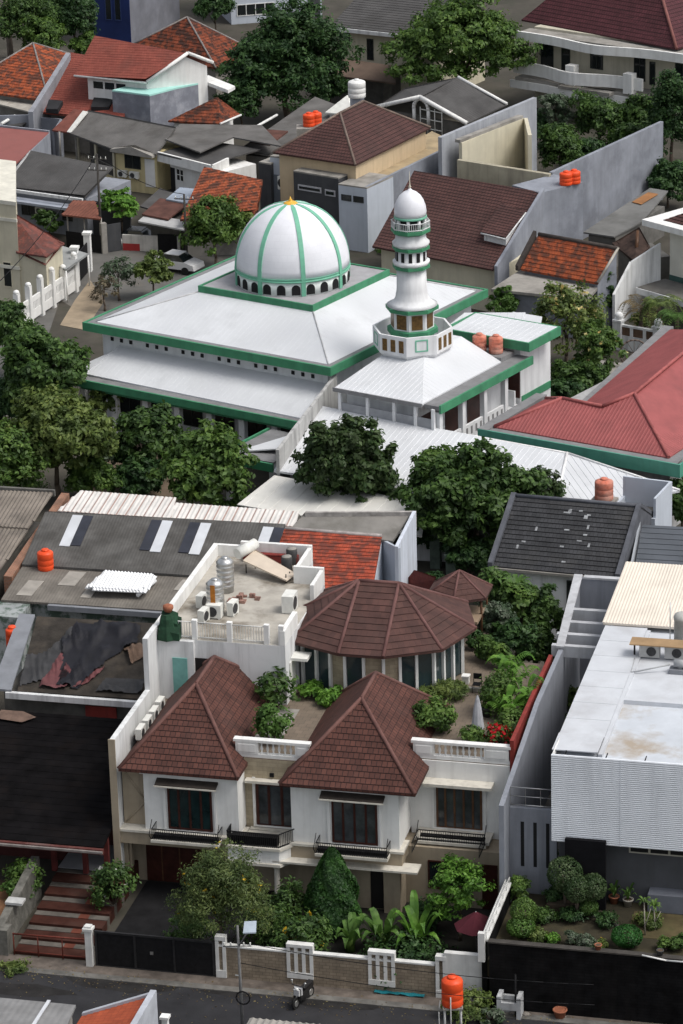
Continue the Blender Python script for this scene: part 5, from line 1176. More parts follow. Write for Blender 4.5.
# ================================================================== neighbouring houses
def zz(ox, oy, s): return lambda x, y: (ox+x/s, oy+y/s)
OT = lambda nm, c1, c2, d: M(nm, c1, .9, .3, 1.1, brick=(.25,.3,c2,tuple(x*.55 for x in c2),.012), dirt=.9, dirtcol=d, dscale=1.7, dlo=.46, dhi=.56)
ORG = OT('orange_tile_weathered',(.36,.085,.03),(.26,.06,.025),(.075,.035,.025))
ORG2 = OT('orange_tile_dark',(.24,.06,.027),(.15,.04,.02),(.035,.02,.016))
REDT = M('red_brown_tile',(.24,.065,.045),.85,.15,.8,brick=(.25,.3,(.2,.05,.036),(.13,.035,.028),.012),dirt=.4,dirtcol=(.13,.05,.04))
BRN = M('brown_tile_far',(.085,.037,.032),.8,.2,.6,brick=(.28,.36,(.062,.027,.024),(.022,.011,.010),.03),dirt=.3,dirtcol=(.06,.035,.03))
MAR = M('maroon_tile',(.085,.024,.03),.8,.2,.6,brick=(.28,.4,(.062,.018,.022),(.03,.01,.012),.03))
GRS = M('grey_sheet',(.12,.115,.11),.95,.22,.5,dirt=.7,dirtcol=(.065,.06,.055),dscale=.35,wave=(.25,.02))
GRS2 = M('dark_grey_sheet',(.075,.073,.072),.95,.22,.5,dirt=.6,dirtcol=(.045,.042,.04),dscale=.35,wave=(.25,.02))
CREAM = M('cream_wall',(.56,.52,.40),.85,.08,.6,streak=.3,dirtcol=(.3,.27,.2))
YEL = M('yellow_wall',(.56,.48,.27),.85,.08,.6,streak=.4,dirtcol=(.25,.2,.12))
CHAR = M('charcoal_wall',(.055,.057,.062),.85,.15,1,streak=.3,dirtcol=(.09,.09,.09))
BLW = M('pale_blue_wall',(.47,.51,.57),.85,.06,.6,streak=.3,dirtcol=(.3,.33,.38))
BGW = M('blue_grey_far_wall',(.235,.25,.285),.9,.18,.5,dirt=.75,dirtcol=(.13,.14,.165),dscale=.3,streak=.35)
class H(Thing):
    """a building whose front eave runs between two picked points"""
    def __init__(s, name, label, cat, FL, FR, z, group=None):
        a, b = P(*FL, z), P(*FR, z); yaw = math.degrees(math.atan2(b.y-a.y, b.x-a.x))
        fr = Fr(a, yaw); s.Wd = (b-a).length; s.z = z
        super().__init__(name, label, cat, fr, 0, 0, 0, group=group)
    def q(s, x, y, z):
        u, v = s.fr.pk(x, y, z); return Vector((u, v, z))
    def poly(s, name, pts, mat, style='flat', parent=None, **kw):
        m = MB(); m.sheet([p if isinstance(p, Vector) else s.q(*p) for p in pts], style, **kw); return s.part(name, m, mat, parent)
    def pyr(s, W, D, ap, mat, cap=None, z=None, o=.3, style='tile', c=.36, **kw):
        z = s.z if z is None else z; m = MB(); b = [(-o,-o,z),(W+o,-o,z),(W+o,D+o,z),(-o,D+o,z)]
        for i in range(4): m.sheet([b[i],b[(i+1)%4],ap],style,c=c,**kw)
        r = s.part('roof', m, mat)
        if cap:
            k = MB()
            for i in range(4): k.cyl(b[i],ap,.1,.1,5)
            s.part('ridge_cap', k, cap, r)
        return r
    def box(s, name, u0,u1,v0,v1,z0,z1, mat, parent=None):
        return s.part(name, MB().box(u0,u1,v0,v1,z0,z1), mat, parent)
GREYCAP = M('grey_ridge',(.22,.2,.19),.9,.25,2)
DKWIN = M('dark_frame',(.03,.035,.03),.6)
def mid_houses():
    # red tiled outbuilding with the dirty sheet roof behind it
    T = H('outbuilding','small outbuilding with orange red tiled slope and white side wall behind the roof deck','house',(262,585),(375,592),4.5)
    W = T.Wd; a = T.q(382,536,6.1); b = T.q(262,527,6.1)
    T.poly('roof',[(262,585,4.5),(372,592,4.5),(382,536,6.1),(262,527,6.1)],OT('orange_red_tile',(.37,.07,.035),(.29,.055,.03),(.12,.04,.03)),'tile',c=.3,t=.03)
    m = MB(); m.cyl(b,a,.13,.13,6); T.part('ridge_cap', m, M('mortar_ridge',(.33,.3,.29),.9,.3,3))
    z3 = zz(250,490,3.105)
    T.poly('sheet_roof',[(291,528,6.15),(393,541,6.0),(410,514,6.7),(306,511,6.7)],M('dirty_sheet',(.21,.2,.185),.95,.15,.8,dirt=.7,dirtcol=(.12,.115,.1),dscale=.5))
    r = T.q(416,512,6.9); c = T.q(398,545,6.4); l = T.q(305,510,6.9)
    m = MB(); m.wallbox(c[:2],r[:2],.2,0,6.3,6.95); T.part('side_wall', m, M('pale_blue_side',(.55,.59,.66),.85,.08,.7,streak=.5,dirtcol=(.3,.31,.33)))
    m = MB(); m.wallbox(l[:2],r[:2],.2,5.8,6.75,6.9); T.part('parapet', m, M('weathered_parapet',(.36,.34,.32),.9,.3,2))
    m = MB(); p = T.q(372,585,4.5); d = T.q(382,540,5.9); m.wallbox((W*.97,.4),d[:2],.15,0,4.4,5.9); m.wallbox(d[:2],c[:2],.15,0,5.9,6.2); m.box(0,W*.93,.4,4,0,4.4); T.part('wall', m, BLW)
    m = MB(); e = (W*.98-.04,1.2); T.part('window', MB().wallbox((W*.99+.06,1.6),(d[0]+.12,d[1]*.6),-.05,3.4,4.1,4.6), DKWIN) if False else None
    # little red lean-to roof right of it
    T = H('lean_to','small dark red tiled lean-to roof between outbuilding and pavilion','lean-to',(408,586),(426,592),3.2)
    T.poly('roof',[(404,583,3.2),(428,590,3.2),(435,578,4.2),(414,570,4.2)],M('dark_red_tile',(.16,.04,.033),.85,.2,1,brick=(.25,.3,(.12,.03,.026),(.08,.02,.018),.012)),'tile',c=.3)
    T.box('wall',0,T.Wd,.3,1.5,0,3.1,CONC_DK)
    # dark tiled house
    z3 = zz(443,420,2.845); T = H('dark_tile_house','house with dark grey tiled gable roof dotted with pale repair patches','house',z3(145,415),z3(505,448),4.5)
    W = T.Wd; DT = M('charcoal_tile',(.042,.043,.047),.8,.25,.8,brick=(.22,.36,(.03,.031,.034),(.016,.016,.018),.016),bump=.6,dirt=.4,dirtcol=(.06,.058,.055))
    a = T.q(*z3(180,214),7.0); b = T.q(*z3(553,228),7.0); D = a[1]
    m = MB(); m.sheet([(0,-.1,4.5),(W,-.1,4.5),(W+.1,D,7.0),(.05,D,7.0)],'tile',c=.36,t=.04); m.sheet([(W,2*D,4.5),(0,2*D,4.5),(.05,D,7.0),(W+.1,D,7.0)],'tile',c=.36,t=.04); ro = T.part('roof', m, DT)
    m = MB()
    for u in (-.05,W): m.wallbox((u,-.15),(u+.1,D),.28,4.3,4.75,7.22); m.wallbox((u+.1,D),(u,2*D),.28,4.3,7.22,4.75)
    m.cyl((0,D,7.05),(W,D,7.05),.12,.12,6); T.part('verge', m, M('grey_verge',(.09,.095,.11),.85,.2,1.5), ro)
    rng = random.Random(11)
    for k in range(16):
        u = rng.uniform(.6,W-.5); v = rng.uniform(.4,D-.3); f = lambda y: 4.5+(y+.1)*2.5/(D+.1)+.06
        w,h = rng.choice([(.22,.1),(.12,.26),(.22,.24),(.3,.08)]); m = MB(); m.sheet([(u,v,f(v)),(u+w,v,f(v)),(u+w,v+h,f(v+h)),(u,v+h,f(v+h))],'flat',slab=.02); T.part('patch', m, M('pale_patch',(.27,.28,.29),.85,.4,5), ro)
    T.box('wall',.3,W-.2,.35,2*D-.4,0,4.35,WHITE_AGED)
    window(T,'F',.35,4.15,4.75,1.9,3.9,DKWIN,GLASS,1); 
    m = MB(); m.box(.1,W,-.22,-.1,4.32,4.46); T.part('gutter', m, CONC)
    T2 = H('metal_roof_annex','annex with plain dark grey ribbed metal roof beside the dark tiled house','building',z3(542,440),z3(683,448),4.4)
    MG = M('dark_metal_roof',(.085,.095,.11),.5,.15,.6,spec=.4); d = T2.q(*z3(560,298),6.0)[1]; W = T2.Wd
    m = MB(); m.sheet([(0,0,4.4),(W+3,0,4.4),(W+3,d,6.0),(0,d,6.0)],'tile',c=.42,t=.03); T2.part('roof', m, MG); T2.box('wall',.2,W+3,.3,d,0,4.2,GRWALL); m = MB(); m.wallbox((-.12,-.2),(-.12,d+.6),.1,4.2,4.75,6.35); T2.part('verge', m, M('light_verge',(.33,.35,.38),.8,.1,2))
    # white box with rusty tank
    T = H('tank_box','open topped pale blue concrete box behind the dark tiled roof','tank enclosure',(606,500),(655,506),6.0)
    W = T.Wd; D = 3.2; m = MB(); m.box(0,W,0,.15,0,5.2); m.box(W-.15,W,.151,D,0,6.4); m.box(0,W-.151,D-.15,D,0,6.4); m.box(0,.15,.151,D-.151,0,5.2); T.part('wall', m, BLW); T.box('floor',.151,W-.151,.151,D-.151,4.6,4.7,CONC_DK)
    tank('rusty pink water tank in front of the pale blue open box',604,499,5.4,5.4,RUST,.55,1.25)
    x,y = T.fr.pk(604,499,5.4); T.box('tank_shelf',x-.7,x+.7,y-.6,y+.6,5.2,5.395,CONC) 
mid_houses()
def back_left():
    z1 = zz(0,20,5.254); z2 = zz(110,20,4.553); z3 = zz(0,120,5.254); z4 = zz(110,110,4.27); z5 = zz(0,180,4.553)
    T = H('orange_roof_house','house with blotchy bright orange hip roof at the left edge','house',(-42,88),(49,101),3.6); ap = T.q(33,43,6.9)
    T.pyr(T.Wd,2*ap[1],ap,ORG,GREYCAP,o=0); T.box('wall',.5,T.Wd-.5,.5,2*ap[1]-.5,0,3.5,CONC)
    T.poly('flat_canopy',[(-5,103,3.0),(31,112,3.0),(42,101,3.1),(-5,95,3.1)],CONC_LT)
    a = P(33,113,4.2); b = P(70.5,53,7.0); m = MB(); m.wallbox((a.x,a.y),(b.x,b.y),.45,0,4.3,7.0); solo('party_wall','grey sloping wall between blotchy orange roof and red tiled roof','wall',m,M('grey_wall_far',(.27,.28,.31),.9,.12,.6,streak=.3),WORLD,a.x,a.y,0)
    T = H('red_roof_house','house with raised red tiled roof and white gable above a red tiled lower roof','house',(40,112),(118,120),3.6)
    T.poly('lower_roof',[(38,112,3.6),(125,121,3.6),(128,62,6.6),(71,54,6.6)],REDT,'tile',c=.34,t=.02)
    for (x,y,w) in ((53,106,14),(101,104,20)):
        T.poly('roof_opening',[(x-w/2,y+4,4.25),(x+w/2-2,y+5,4.2),(x+w/2+3,y-4,4.65),(x-w/2+3,y-5,4.65)],M('black_sheet',(.02,.02,.022),.8,.3,1),slab=.25,lift=.12)
    e0 = (74,75.5,6.7); e1 = (147,82.5,6.7); r0=(96,39,8.8); r1=(188,53.5,8.8)
    q0,q1,p0,p1 = T.q(*e0),T.q(*e1),T.q(*r0),T.q(*r1)
    ro = T.poly('upper_roof',[q0,q1,p1,p0],REDT,'tile',c=.34,t=.02); bk = T.q(213,63,7.6); 
    bl = Vector((p0[0]+(bk[0]-p1[0]),p0[1]+(bk[1]-p1[1]),7.6))
    T.poly('rear_roof',[bk,bl,p0,p1],REDT,'tile',c=.34,t=.02)
    m = MB(); m.wallbox((q1[0]-.3,q1[1]+.4),(p1[0]-.3,p1[1]),.15,3,6.5,8.5); m.wallbox((p1[0]-.3,p1[1]),(bk[0]-.4,bk[1]-.4),.15,3,8.5,7.4); m.wallbox((q0[0]+1,q0[1]+.6),(q1[0]-.3,q1[1]+.5),.2,3,6.5); T.part('upper_wall', m, WHITE)
    m = MB()
    for a,b in ((q1,p1),(p1,bk)): m.cyl((a[0],a[1],a[2]+.05),(b[0],b[1],b[2]+.05),.16,.16,6)
    m.cyl((q0[0],q0[1],q0[2]-.02),(q1[0],q1[1],q1[2]-.02),.1,.1,5); T.part('verge', m, WHITE, ro)
    dx = Vector((q1[0]-q0[0],q1[1]-q0[1],0)).normalized()
    for k in range(3):
        s = Vector((q0[0]+1.6+k*1.15,q0[1]+.6,0)); m = MB(); m.wallbox((s.x,s.y+dx.y*k),(s.x+.95*dx.x,s.y+dx.y*k+.95*dx.y),-.06,5.6,6.2); T.part('window', m, GLASS)
    T.box('wall',.5,T.Wd,1,12,0,3.4,CONC)
    T.poly('white_slab',[(202,80,5.9),(228,90,5.9),(235,86,5.9),(208,75,5.9)],WHITE,slab=.3)
    T = H('turquoise_roof_block','grey rendered block with flat turquoise roof beside the red tiled house','building',(112,91),(149.5,95.5),6.0)
    W = T.Wd; c5=[T.q(x,y,6.0) for x,y in ((112,90),(149.5,94.7),(176.5,87.6),(203,82),(160,77))]; T.part('wall', MB().prism([p[:2] for p in c5],0,5.85), M('grey_render',(.20,.21,.245),.9,.2,.7,dirt=.8,dirtcol=(.32,.33,.36),dscale=.7))
    T.part('roof', MB().prism([p[:2] for p in c5],5.86,6.0),M('turquoise_sheet',(.37,.66,.60),.6,.08,.6))
    T = H('small_orange_roof','small weathered orange tiled roof behind the long grey roofs','house',(168,121),(220,124),3.5); T.poly('roof',[(168,121,3.5),(220,124,3.5),(217,97,5.2)],ORG2,'tile'); T.poly('side_roof',[(220,124,3.5),(241,115,3.5),(217,97,5.2)],ORG2,'tile'); T.box('wall',.4,T.Wd-.3,.4,4,0,3.4,WHITE); m = MB(); m.cyl(T.q(220,124,3.5),T.q(241,115,3.5),.1,.1,5); T.part('fascia', m, WHITE)
    T = H('old_tile_house','house with large mottled brown orange hip roof below the blue building','house',(118,52),(216,68),3.6); ap = T.q(187,17,7.0); T.pyr(T.Wd,2*ap[1],ap,ORG2,GREYCAP,o=0); T.box('wall',.5,T.Wd-.5,.5,2*ap[1]-.5,0,3.5,CONC)
    T = H('blue_building','tall deep blue fronted building with bare grey side wall at top left','building',(95,45),(131,47),0); W = T.Wd; D = T.q(176,20,0)[1]; D = 13
    T.box('wall',0,W,.06,D,0,14,M('bare_grey',(.17,.175,.2),.9,.2,.5,dirt=.5,dirtcol=(.11,.11,.12),dscale=.3)); T.box('blue_front',-.05,W+.05,0,.055,.3,14,M('deep_blue',(.012,.025,.10),.6,.2,.6)); window(T,'F',0,1.3,2.0,2.6,5.0,M('blue_frame',(.03,.05,.14),.5),GLASS,1); window(T,'F',0,2.3,3.0,2.6,5.0,M('blue_frame',(.03,.05,.14),.5),GLASS,1)
    # long grey roofed houses
    T = H('yellow_gable_house','pale yellow house with small gable and long grey sheet roof','house',(112,149),(154,154),3.6)
    T.poly('roof',[(70,133,3.6),(112,148.5,3.6),(156,154,3.6),(176,127,4.9),(88,110,4.9)],GRS); W=T.Wd
    T.box('wall',.1,W,.35,5,0,3.5,YEL); window(T,'F',.35,W*.24,W*.62,2.0,3.2,DKWIN,GLASS,2); T.box('door',W*.72,W*.95,.3,.347,.6,3.0,WHITE)
    l = T.q(72,134,3.4); m = MB(); m.wallbox((l[0]+.3,l[1]+.4),(0,.4),.2,0,.9); T.part('side_wall', m, YEL); m = MB(); m.wallbox((l[0]+.3,l[1]+2.2),(0,2.2),.2,0,3.5); T.part('recess_wall', m, CONC_DK)
    for f in (.05,.5,.95): k = MB(); k.box(l[0]*(1-f)-.1,l[0]*(1-f)+.1,.45+l[1]*(1-f),.65+l[1]*(1-f),0,3.5); T.part('post', k, CREAM)
    m = MB(); railing(m,(l[0]+.5,l[1]+.5),(0,.5),.9,1.8,.3); T.part('railing', m, CONC)
    m = MB(); m.prism([(.0,-.35),(W*.5,-.35),(W,-.35),(W,.33),(W*.5,.33),(0,.33)],[3.45,3.85,3.3,3.3,3.85,3.45],[3.65,4.1,3.5,3.5,4.1,3.65]); T.part('gable_edge', m, CONC)
    for k,n in ((.2,'left'),(.48,'right')): acunit('small outdoor air conditioner on the yellow gable house, '+n+' one',T.fr,W*k,.15,1.2,0,'air conditioners on the yellow house')
    T = H('rust_sheet_canopy','rust red sheet canopy at the end of the long grey roof','canopy',(56,131),(71,132.5),3.6); T.poly('sheet',[(52,130,3.5),(70,132.5,3.5),(87,111,4.8),(74,109,4.8)],M('rust_roof',(.17,.06,.045),.9,.3,.8,dirt=.6,dirtcol=(.08,.05,.045))); T.poly('white_strip',[(67,132,3.6),(71,132.8,3.6),(88,112,4.9),(83,111,4.9)],ACWHITE,slab=.05,lift=.04)
    for x in (.2,1.8): k = MB(); k.cyl((x,.2,0),(x,.2,3.5),.08,.08,6); T.part('post', k, CONC)
    T = H('white_band_house','white house with thick white fascia under a dark flat roof','house',(157,153),(212,168),3.6); W = T.Wd
    T.poly('upper_roof',[(165,139,4.3),(200,152,4.3),(233,137,4.3),(282,146,4.3),(262,125,4.3),(180,124,4.3)],GRS); T.poly('flat_roof',[(158,153,3.65),(212,166,3.65),(229,158,3.65),(262,149,3.65),(205,140,3.65)],GRS2)
    m = MB(); f = [T.q(157,153,3.6),T.q(212,167,3.6),T.q(229,159,3.6)]; m.wallbox(f[0][:2],f[1][:2],.2,2.9,3.7); m.wallbox(f[1][:2],f[2][:2],.2,2.9,3.7); T.part('fascia', m, WHITE)
    T.box('wall',.8,W-.3,.7,5,0,2.9,WHITE); window(T,'F',.7,1.6,2.6,1.4,2.5,WHITE,GLASS,2,.08,1); T.box('doorway',.85,1.4,.66,.697,0,2.4,HOLE); 
    T = H('dull_tile_house','low house with brown orange tiled front slope beside the dark grey column','house',(182,219),(256,216),3.2); T.poly('roof',[(180,220,3.2),(257,216,3.2),(263,180,5.2),(205,173,5.2)],OT('orange_tile_brown',(.33,.085,.035),(.24,.06,.028),(.06,.03,.022)),'tile'); T.box('wall',.3,T.Wd-.3,.4,6,0,3.1,CONC)
    T = H('carport_shed','low sheds with rusty and blue grey sheet roofs behind the street wall','shed',(143,214),(168,219),2.8); T.poly('rust_roof',[(142,214,2.8),(168,219,2.8),(189,203,3.2),(160,198,3.2)],M('rust_roof2',(.10,.045,.035),.9,.35,1)); T.poly('blue_sheet',[(166,199,3.3),(188,203,3.3),(197,189,3.6),(180,187,3.6)],M('blue_sheet',(.27,.31,.37),.7,.15,.8)); T.poly('front_canopy',[(138,221,2.5),(185,230,2.5),(190,221,2.7),(146,214,2.7)],M('pale_canopy',(.4,.4,.4),.85,.15,1)); T.poly('yard_slab',[(140,206,2.2),(160,212,2.2),(180,195,2.2),(160,188,2.2)],GRS2); T.box('wall',.3,T.Wd,.5,5,0,2.4,CONC_DK)
    T = H('grey_sheet_house','house with long dark grey sheet roof and white gutter near the left edge','house',(4,187),(84,198),3.5); W=T.Wd
    ro = T.poly('roof',[(3,186,3.5),(85,197,3.5),(113,167,4.9),(31,152,4.9)],GRS2); T.box('wall',.2,W-.2,.6,7,0,3.2,GRWALL)
    m = MB(); m.box(-.2,W,-.3,-.12,3.25,3.5); T.part('gutter', m, WHITE_AGED); m = MB(); m.box(-.2,W-.5,-.9,.3,2.55,2.75); T.part('canopy', m, M('blue_canopy',(.33,.36,.42),.8,.1,1))
    l0,l1 = T.q(3,186,3.5),T.q(31,152,4.9); m = MB(); m.cyl(l0,l1,.18,.18,6); T.part('verge', m, M('grey_verge_far',(.33,.33,.33),.9,.2,1), ro)
    window(T,'F',.6,1.2,2.6,1.2,2.4,DKWIN,GLASS,2); window(T,'F',.6,5.2,6.2,1.2,2.4,DKWIN,GLASS,2); acunit('outdoor air conditioner under the grey sheet roof near the left edge',T.fr,3.2,.4,1.5,0)
    T = H('red_flat_house','flat dull red sheet roof with blue grey walls at the left edge','house',(-10,182),(27,153),4.2); 
    T.poly('roof',[(-12,190,4.2),(27,153,4.2),(49,132.5,4.2),(-12,126,4.2)],M('dull_red_sheet',(.24,.085,.075),.85,.12,.5,dirt=.4,dirtcol=(.15,.06,.055))); a=T.q(27.5,154,4.2); b=T.q(50,132,4.2); c=T.q(-12,125,4.2); m = MB(); m.wallbox(a[:2],b[:2],.15,0,4.15); m.wallbox(b[:2],c[:2],.2,0,4.35); T.part('wall', m, GRWALL)
    T = H('courtyard_wall','blue grey courtyard walls below the blotchy orange roof','wall',(-5,124),(58,118),3.2); a=T.q(-5,117,3.4); b=T.q(32,116,3.4); c=T.q(60,118,3.4); d=T.q(52,131,3.4); m=MB(); m.wallbox(a[:2],b[:2],.2,0,3.5); m.wallbox(b[:2],c[:2],.2,0,3.3); m.wallbox(c[:2],d[:2],.2,0,3.3); T.part('wall', m, BGW); T.poly('small_roof',[(2,126,2.6),(22,127,2.6),(28,121,2.9),(10,117,2.9)],GRS2); m=MB(); m.cyl(T.q(1,124,3.1),T.q(15,116,3.1),.15,.15,6); T.part('white_pipe', m, WHITE)
    T = H('rust_carport','carport with rusty red sheet roof by the leaning cable pole','carport',(63,214),(101,219),2.9); W=T.Wd; T.poly('roof',[(62,214.5,2.9),(101,219,2.9),(95,201,3.4),(73,200,3.4)],M('rust_carport_roof',(.17,.065,.045),.9,.25,.8),'rib',rs=.3,rw=.25,rh=.04)
    for x in (.2,W/2,W-.2): k = MB(); k.cyl((x,.3,0),(x,.3,2.85),.07,.07,6); T.part('post', k, CONC)
    T.box('back_wall',0,W,4.2,4.35,0,2.9,CHAR); T.box('dark_gate',.1,W-.1,.1,.15,0,1.5,BLACK)
    # cream house with fenced drive
    T = H('cream_house','tall cream house with red brown tiled side roof at the left edge','house',z5(78,330),z5(207,347),4.3); W=T.Wd
    T.poly('roof',[(16,252,4.3),(46.5,256.5,4.3),(64.5,243,4.3),(13,212,6.4)],OT('red_brown_far',(.2,.07,.055),(.15,.05,.04),(.09,.045,.04)),'tile',c=.33)
    c4=[T.q(17.5,252.5,4.2),T.q(45.5,256,4.2),T.q(62,243.5,4.2),T.q(30,238,4.2)]; T.part('wall', MB().prism([p[:2] for p in c4],0,4.15), CREAM); T.part('tall_wall', MB().prism([(-9,.2),(0,.2),(-6.5,10),(-15,10)],0,7.9), CREAM); T.part('parapet', MB().prism([(-9.1,.1),(.1,.1),(-6.4,10.1),(-15.1,10.1)],7.901,8.2), M('cream_trim_far',(.62,.6,.52),.8)); window(T,'F',.2,-1.5,-.7,1.4,3.4,CREAM,GLASS,1)
    for zc in (2.9,6.6): T.box('band',-9.05,.06,.1,.197,zc,zc+.25,M('cream_trim_far',(.62,.6,.52)))
    T = H('white_fence','white panelled fence with round capped pillars beside the cream house','fence',z5(85,690),z5(345,510),0); W=T.Wd
    for i in range(6):
        u = W*i/5; k = MB(); k.box(u-.2,u+.2,-.2,.2,0,2.9 if i in (0,1,2,3,5) else 2.5); k.ball((u,0,3.0 if i != 4 else 2.6),.24,.24,.2,10,6); T.part('pillar', k, WHITE)
    for i in range(5):
        k = MB(); a,b=W*i/5+.2,W*(i+1)/5-.2; k.box(a,b,-.07,.07,.2,.9); k.box(a,b,-.07,.07,1.5,1.9)
        n=7
        for j in range(n): x=a+(b-a)*(j+.5)/n; k.box(x-.08,x+.08,-.05,.05,.9,1.5)
        T.part('panel', k, WHITE)
    T = H('black_driveway_gate','black metal gate between white pillars at the end of the white fence','gate',z5(352,480),z5(402,420),0); W=T.Wd; T.box('panel',0,W,-.04,.04,.1,2.4,BLACK)
    for u in (-.25,W+.25): k = MB(); k.box(u-.25,u+.25,-.25,.25,0,3.0); k.box(u-.33,u+.33,-.33,.33,3.001,3.2); T.part('pillar', k, WHITE)
    T = H('grey_carport','grey flat carport roof behind the white fence','carport',z5(215,372),z5(300,405),2.6); T.poly('roof',[z5(215,372)+(2.6,),z5(300,410)+(2.5,),z5(402,335)+(2.7,),z5(275,300)+(2.7,)],M('carport_sheet',(.27,.28,.28),.85,.15,.8)); 
    for p in ((215,372),(300,410),(400,335)): 
        q=T.q(*z5(*p),2.6); k=MB(); k.cyl((q[0],q[1],0),(q[0],q[1],2.5),.07,.07,6); T.part('post', k, WHITE)
    def car(label,px,py,rot,fr=V,col=(.6,.6,.6)):
        u,v = fr.pk(px,py,.7); T = Thing('parked_car',label,'car',fr.sub(u,v,rot),0,0,0); b = M('car_paint_%.2f'%col[0],col,.25,.05,1,spec=.6)
        m = MB(); prof = [(-2.1,.35),(-2.15,.75),(-1.2,.98),(1.2,1.0),(2.0,.8),(2.1,.4)]
        m.face([(x,-.82,z) for x,z in prof]); m.face([(x,.82,z) for x,z in prof[::-1]])
        for a,c in zip(prof,prof[1:]+prof[:1]): m.face([(a[0],-.82,a[1]),(a[0],.82,a[1]),(c[0],.82,c[1]),(c[0],-.82,c[1])])
        T.part('body', m, b)
        m = MB(); m.prism([(-1.3,-.74),(1.0,-.74),(1.0,.74),(-1.3,.74)],.97,1.0); t=[(-.6,-.62),(.6,-.62),(.6,.62),(-.6,.62)]
        lo=[(-1.35,-.76),(1.15,-.76),(1.15,.76),(-1.35,.76)]
        for i in range(4): j=(i+1)%4; m.face([(*lo[i],.99),(*lo[j],.99),(*t[j],1.44),(*t[i],1.44)])
        T.part('cabin_glass', m, GLASS); m = MB(); m.box(-.65,.63,-.63,.63,1.44,1.5); T.part('roof', m, b)
        for x in (-1.35,1.3):
            for y in (-.8,.8): k=MB(); k.cyl((x,y-.1,.32),(x,y+.1,.32),.32,.32,14); T.part('wheel', k, M('tyre',(.012,.012,.012)))
        for y in (-.55,.55): k=MB(); k.box(-2.17,-2.1,y-.2,y+.2,.62,.76); T.part('headlight', k, M('headlight',(.6,.6,.58)))
    car('white car parked under the grey carport beside the cream house',51,274,75); car('white car parked by the street beside the olive tree',176,262,-15)
    car('dark car under the rusty and blue grey sheds',137,238,-5,V,(.03,.032,.036))
    T = H('red_white_wall','low street wall with white and red painted sections by the parked dark car','wall',z4(55,600),z4(300,610),0); W=T.Wd; T.box('wall',0,W,0,.18,0,1.3,M('pale_wall_far',(.5,.48,.45),.9,.2,.8,streak=.4)); T.box('red_band',.02,W*.3,-.02,-.003,.02,.6,M('red_paint',(.3,.03,.03),.8)); T.box('dark_gate',W*.62,W*.95,-.05,-.004,0,1.5,BLACK)
    T = H('dark_street_gate','dark grey sheet gate left of the red and white street wall','gate',z4(-10,610),z4(50,600),0); T.box('panel',0,T.Wd,-.03,.03,.05,2.3,CHAR); T.box('pillar',-.5,-.05,-.2,.2,0,2.5,CONC)
    u,v = V.pk(112,248,0); T=Thing('concrete_planter','rounded white concrete block at the street corner','planter',V,u,v,0); m=MB(); m.lathe((u,v,0),[(.9,0),(.9,.7),(.7,1.1),(.3,1.2)],12); T.part('block', m, WHITE_AGED)
    # utility poles
    def pole(label,px,py,h,arms=2,lean=0,r=.13):
        u,v = V.pk(px,py,0); T=Thing('utility_pole',label,'utility pole',V,u,v,0); m=MB(); m.cyl((u,v,0),(u+lean,v,h),r,r*.65,8); T.part('pole', m, M('pole_dark',(.06,.055,.05),.9,.3,2))
        for k in range(arms):
            m=MB(); z=h-.4-k*.9; m.cyl((u+lean-.8,v,z),(u+lean+.8,v,z),.05,.05,5); a=T.part('cross_arm', m, M('pole_dark',(.06,.055,.05)))
            for x in (-.7,-.25,.3,.7): q=MB(); q.cyl((u+lean+x,v,z),(u+lean+x,v,z+.22),.05,.03,6); T.part('insulator', q, ACWHITE, a)
        return V.W(u+lean,v,h)
    p1 = pole('dark utility pole with two cross arms by the rusty carport',102,252,8.0)
    p2 = pole('dark utility pole by the parked white car and olive tree',187,262,5.5,1)
    p3 = pole('thin dark pole in front of the large brown roof behind the minaret',472,280,5.2,1,0,.1)
    def span(label,a,b,sag): 
        m=MB(); pts=[]
        for k in range(13): t=k/12; p=Vector(a).lerp(Vector(b),t); p.z-=sag*4*t*(1-t); pts.append(p)
        m.tube(pts,.03,4); solo('power_cable',label,'cable',m,BLACK,WORLD,a[0],a[1],a[2])
    span('cable from the rusty carport pole to the pole by the parked white car',p1,p2,.6); span('cable running left from the rusty carport pole across the cream house',p1,P(-20,300,6),.8)
back_left()
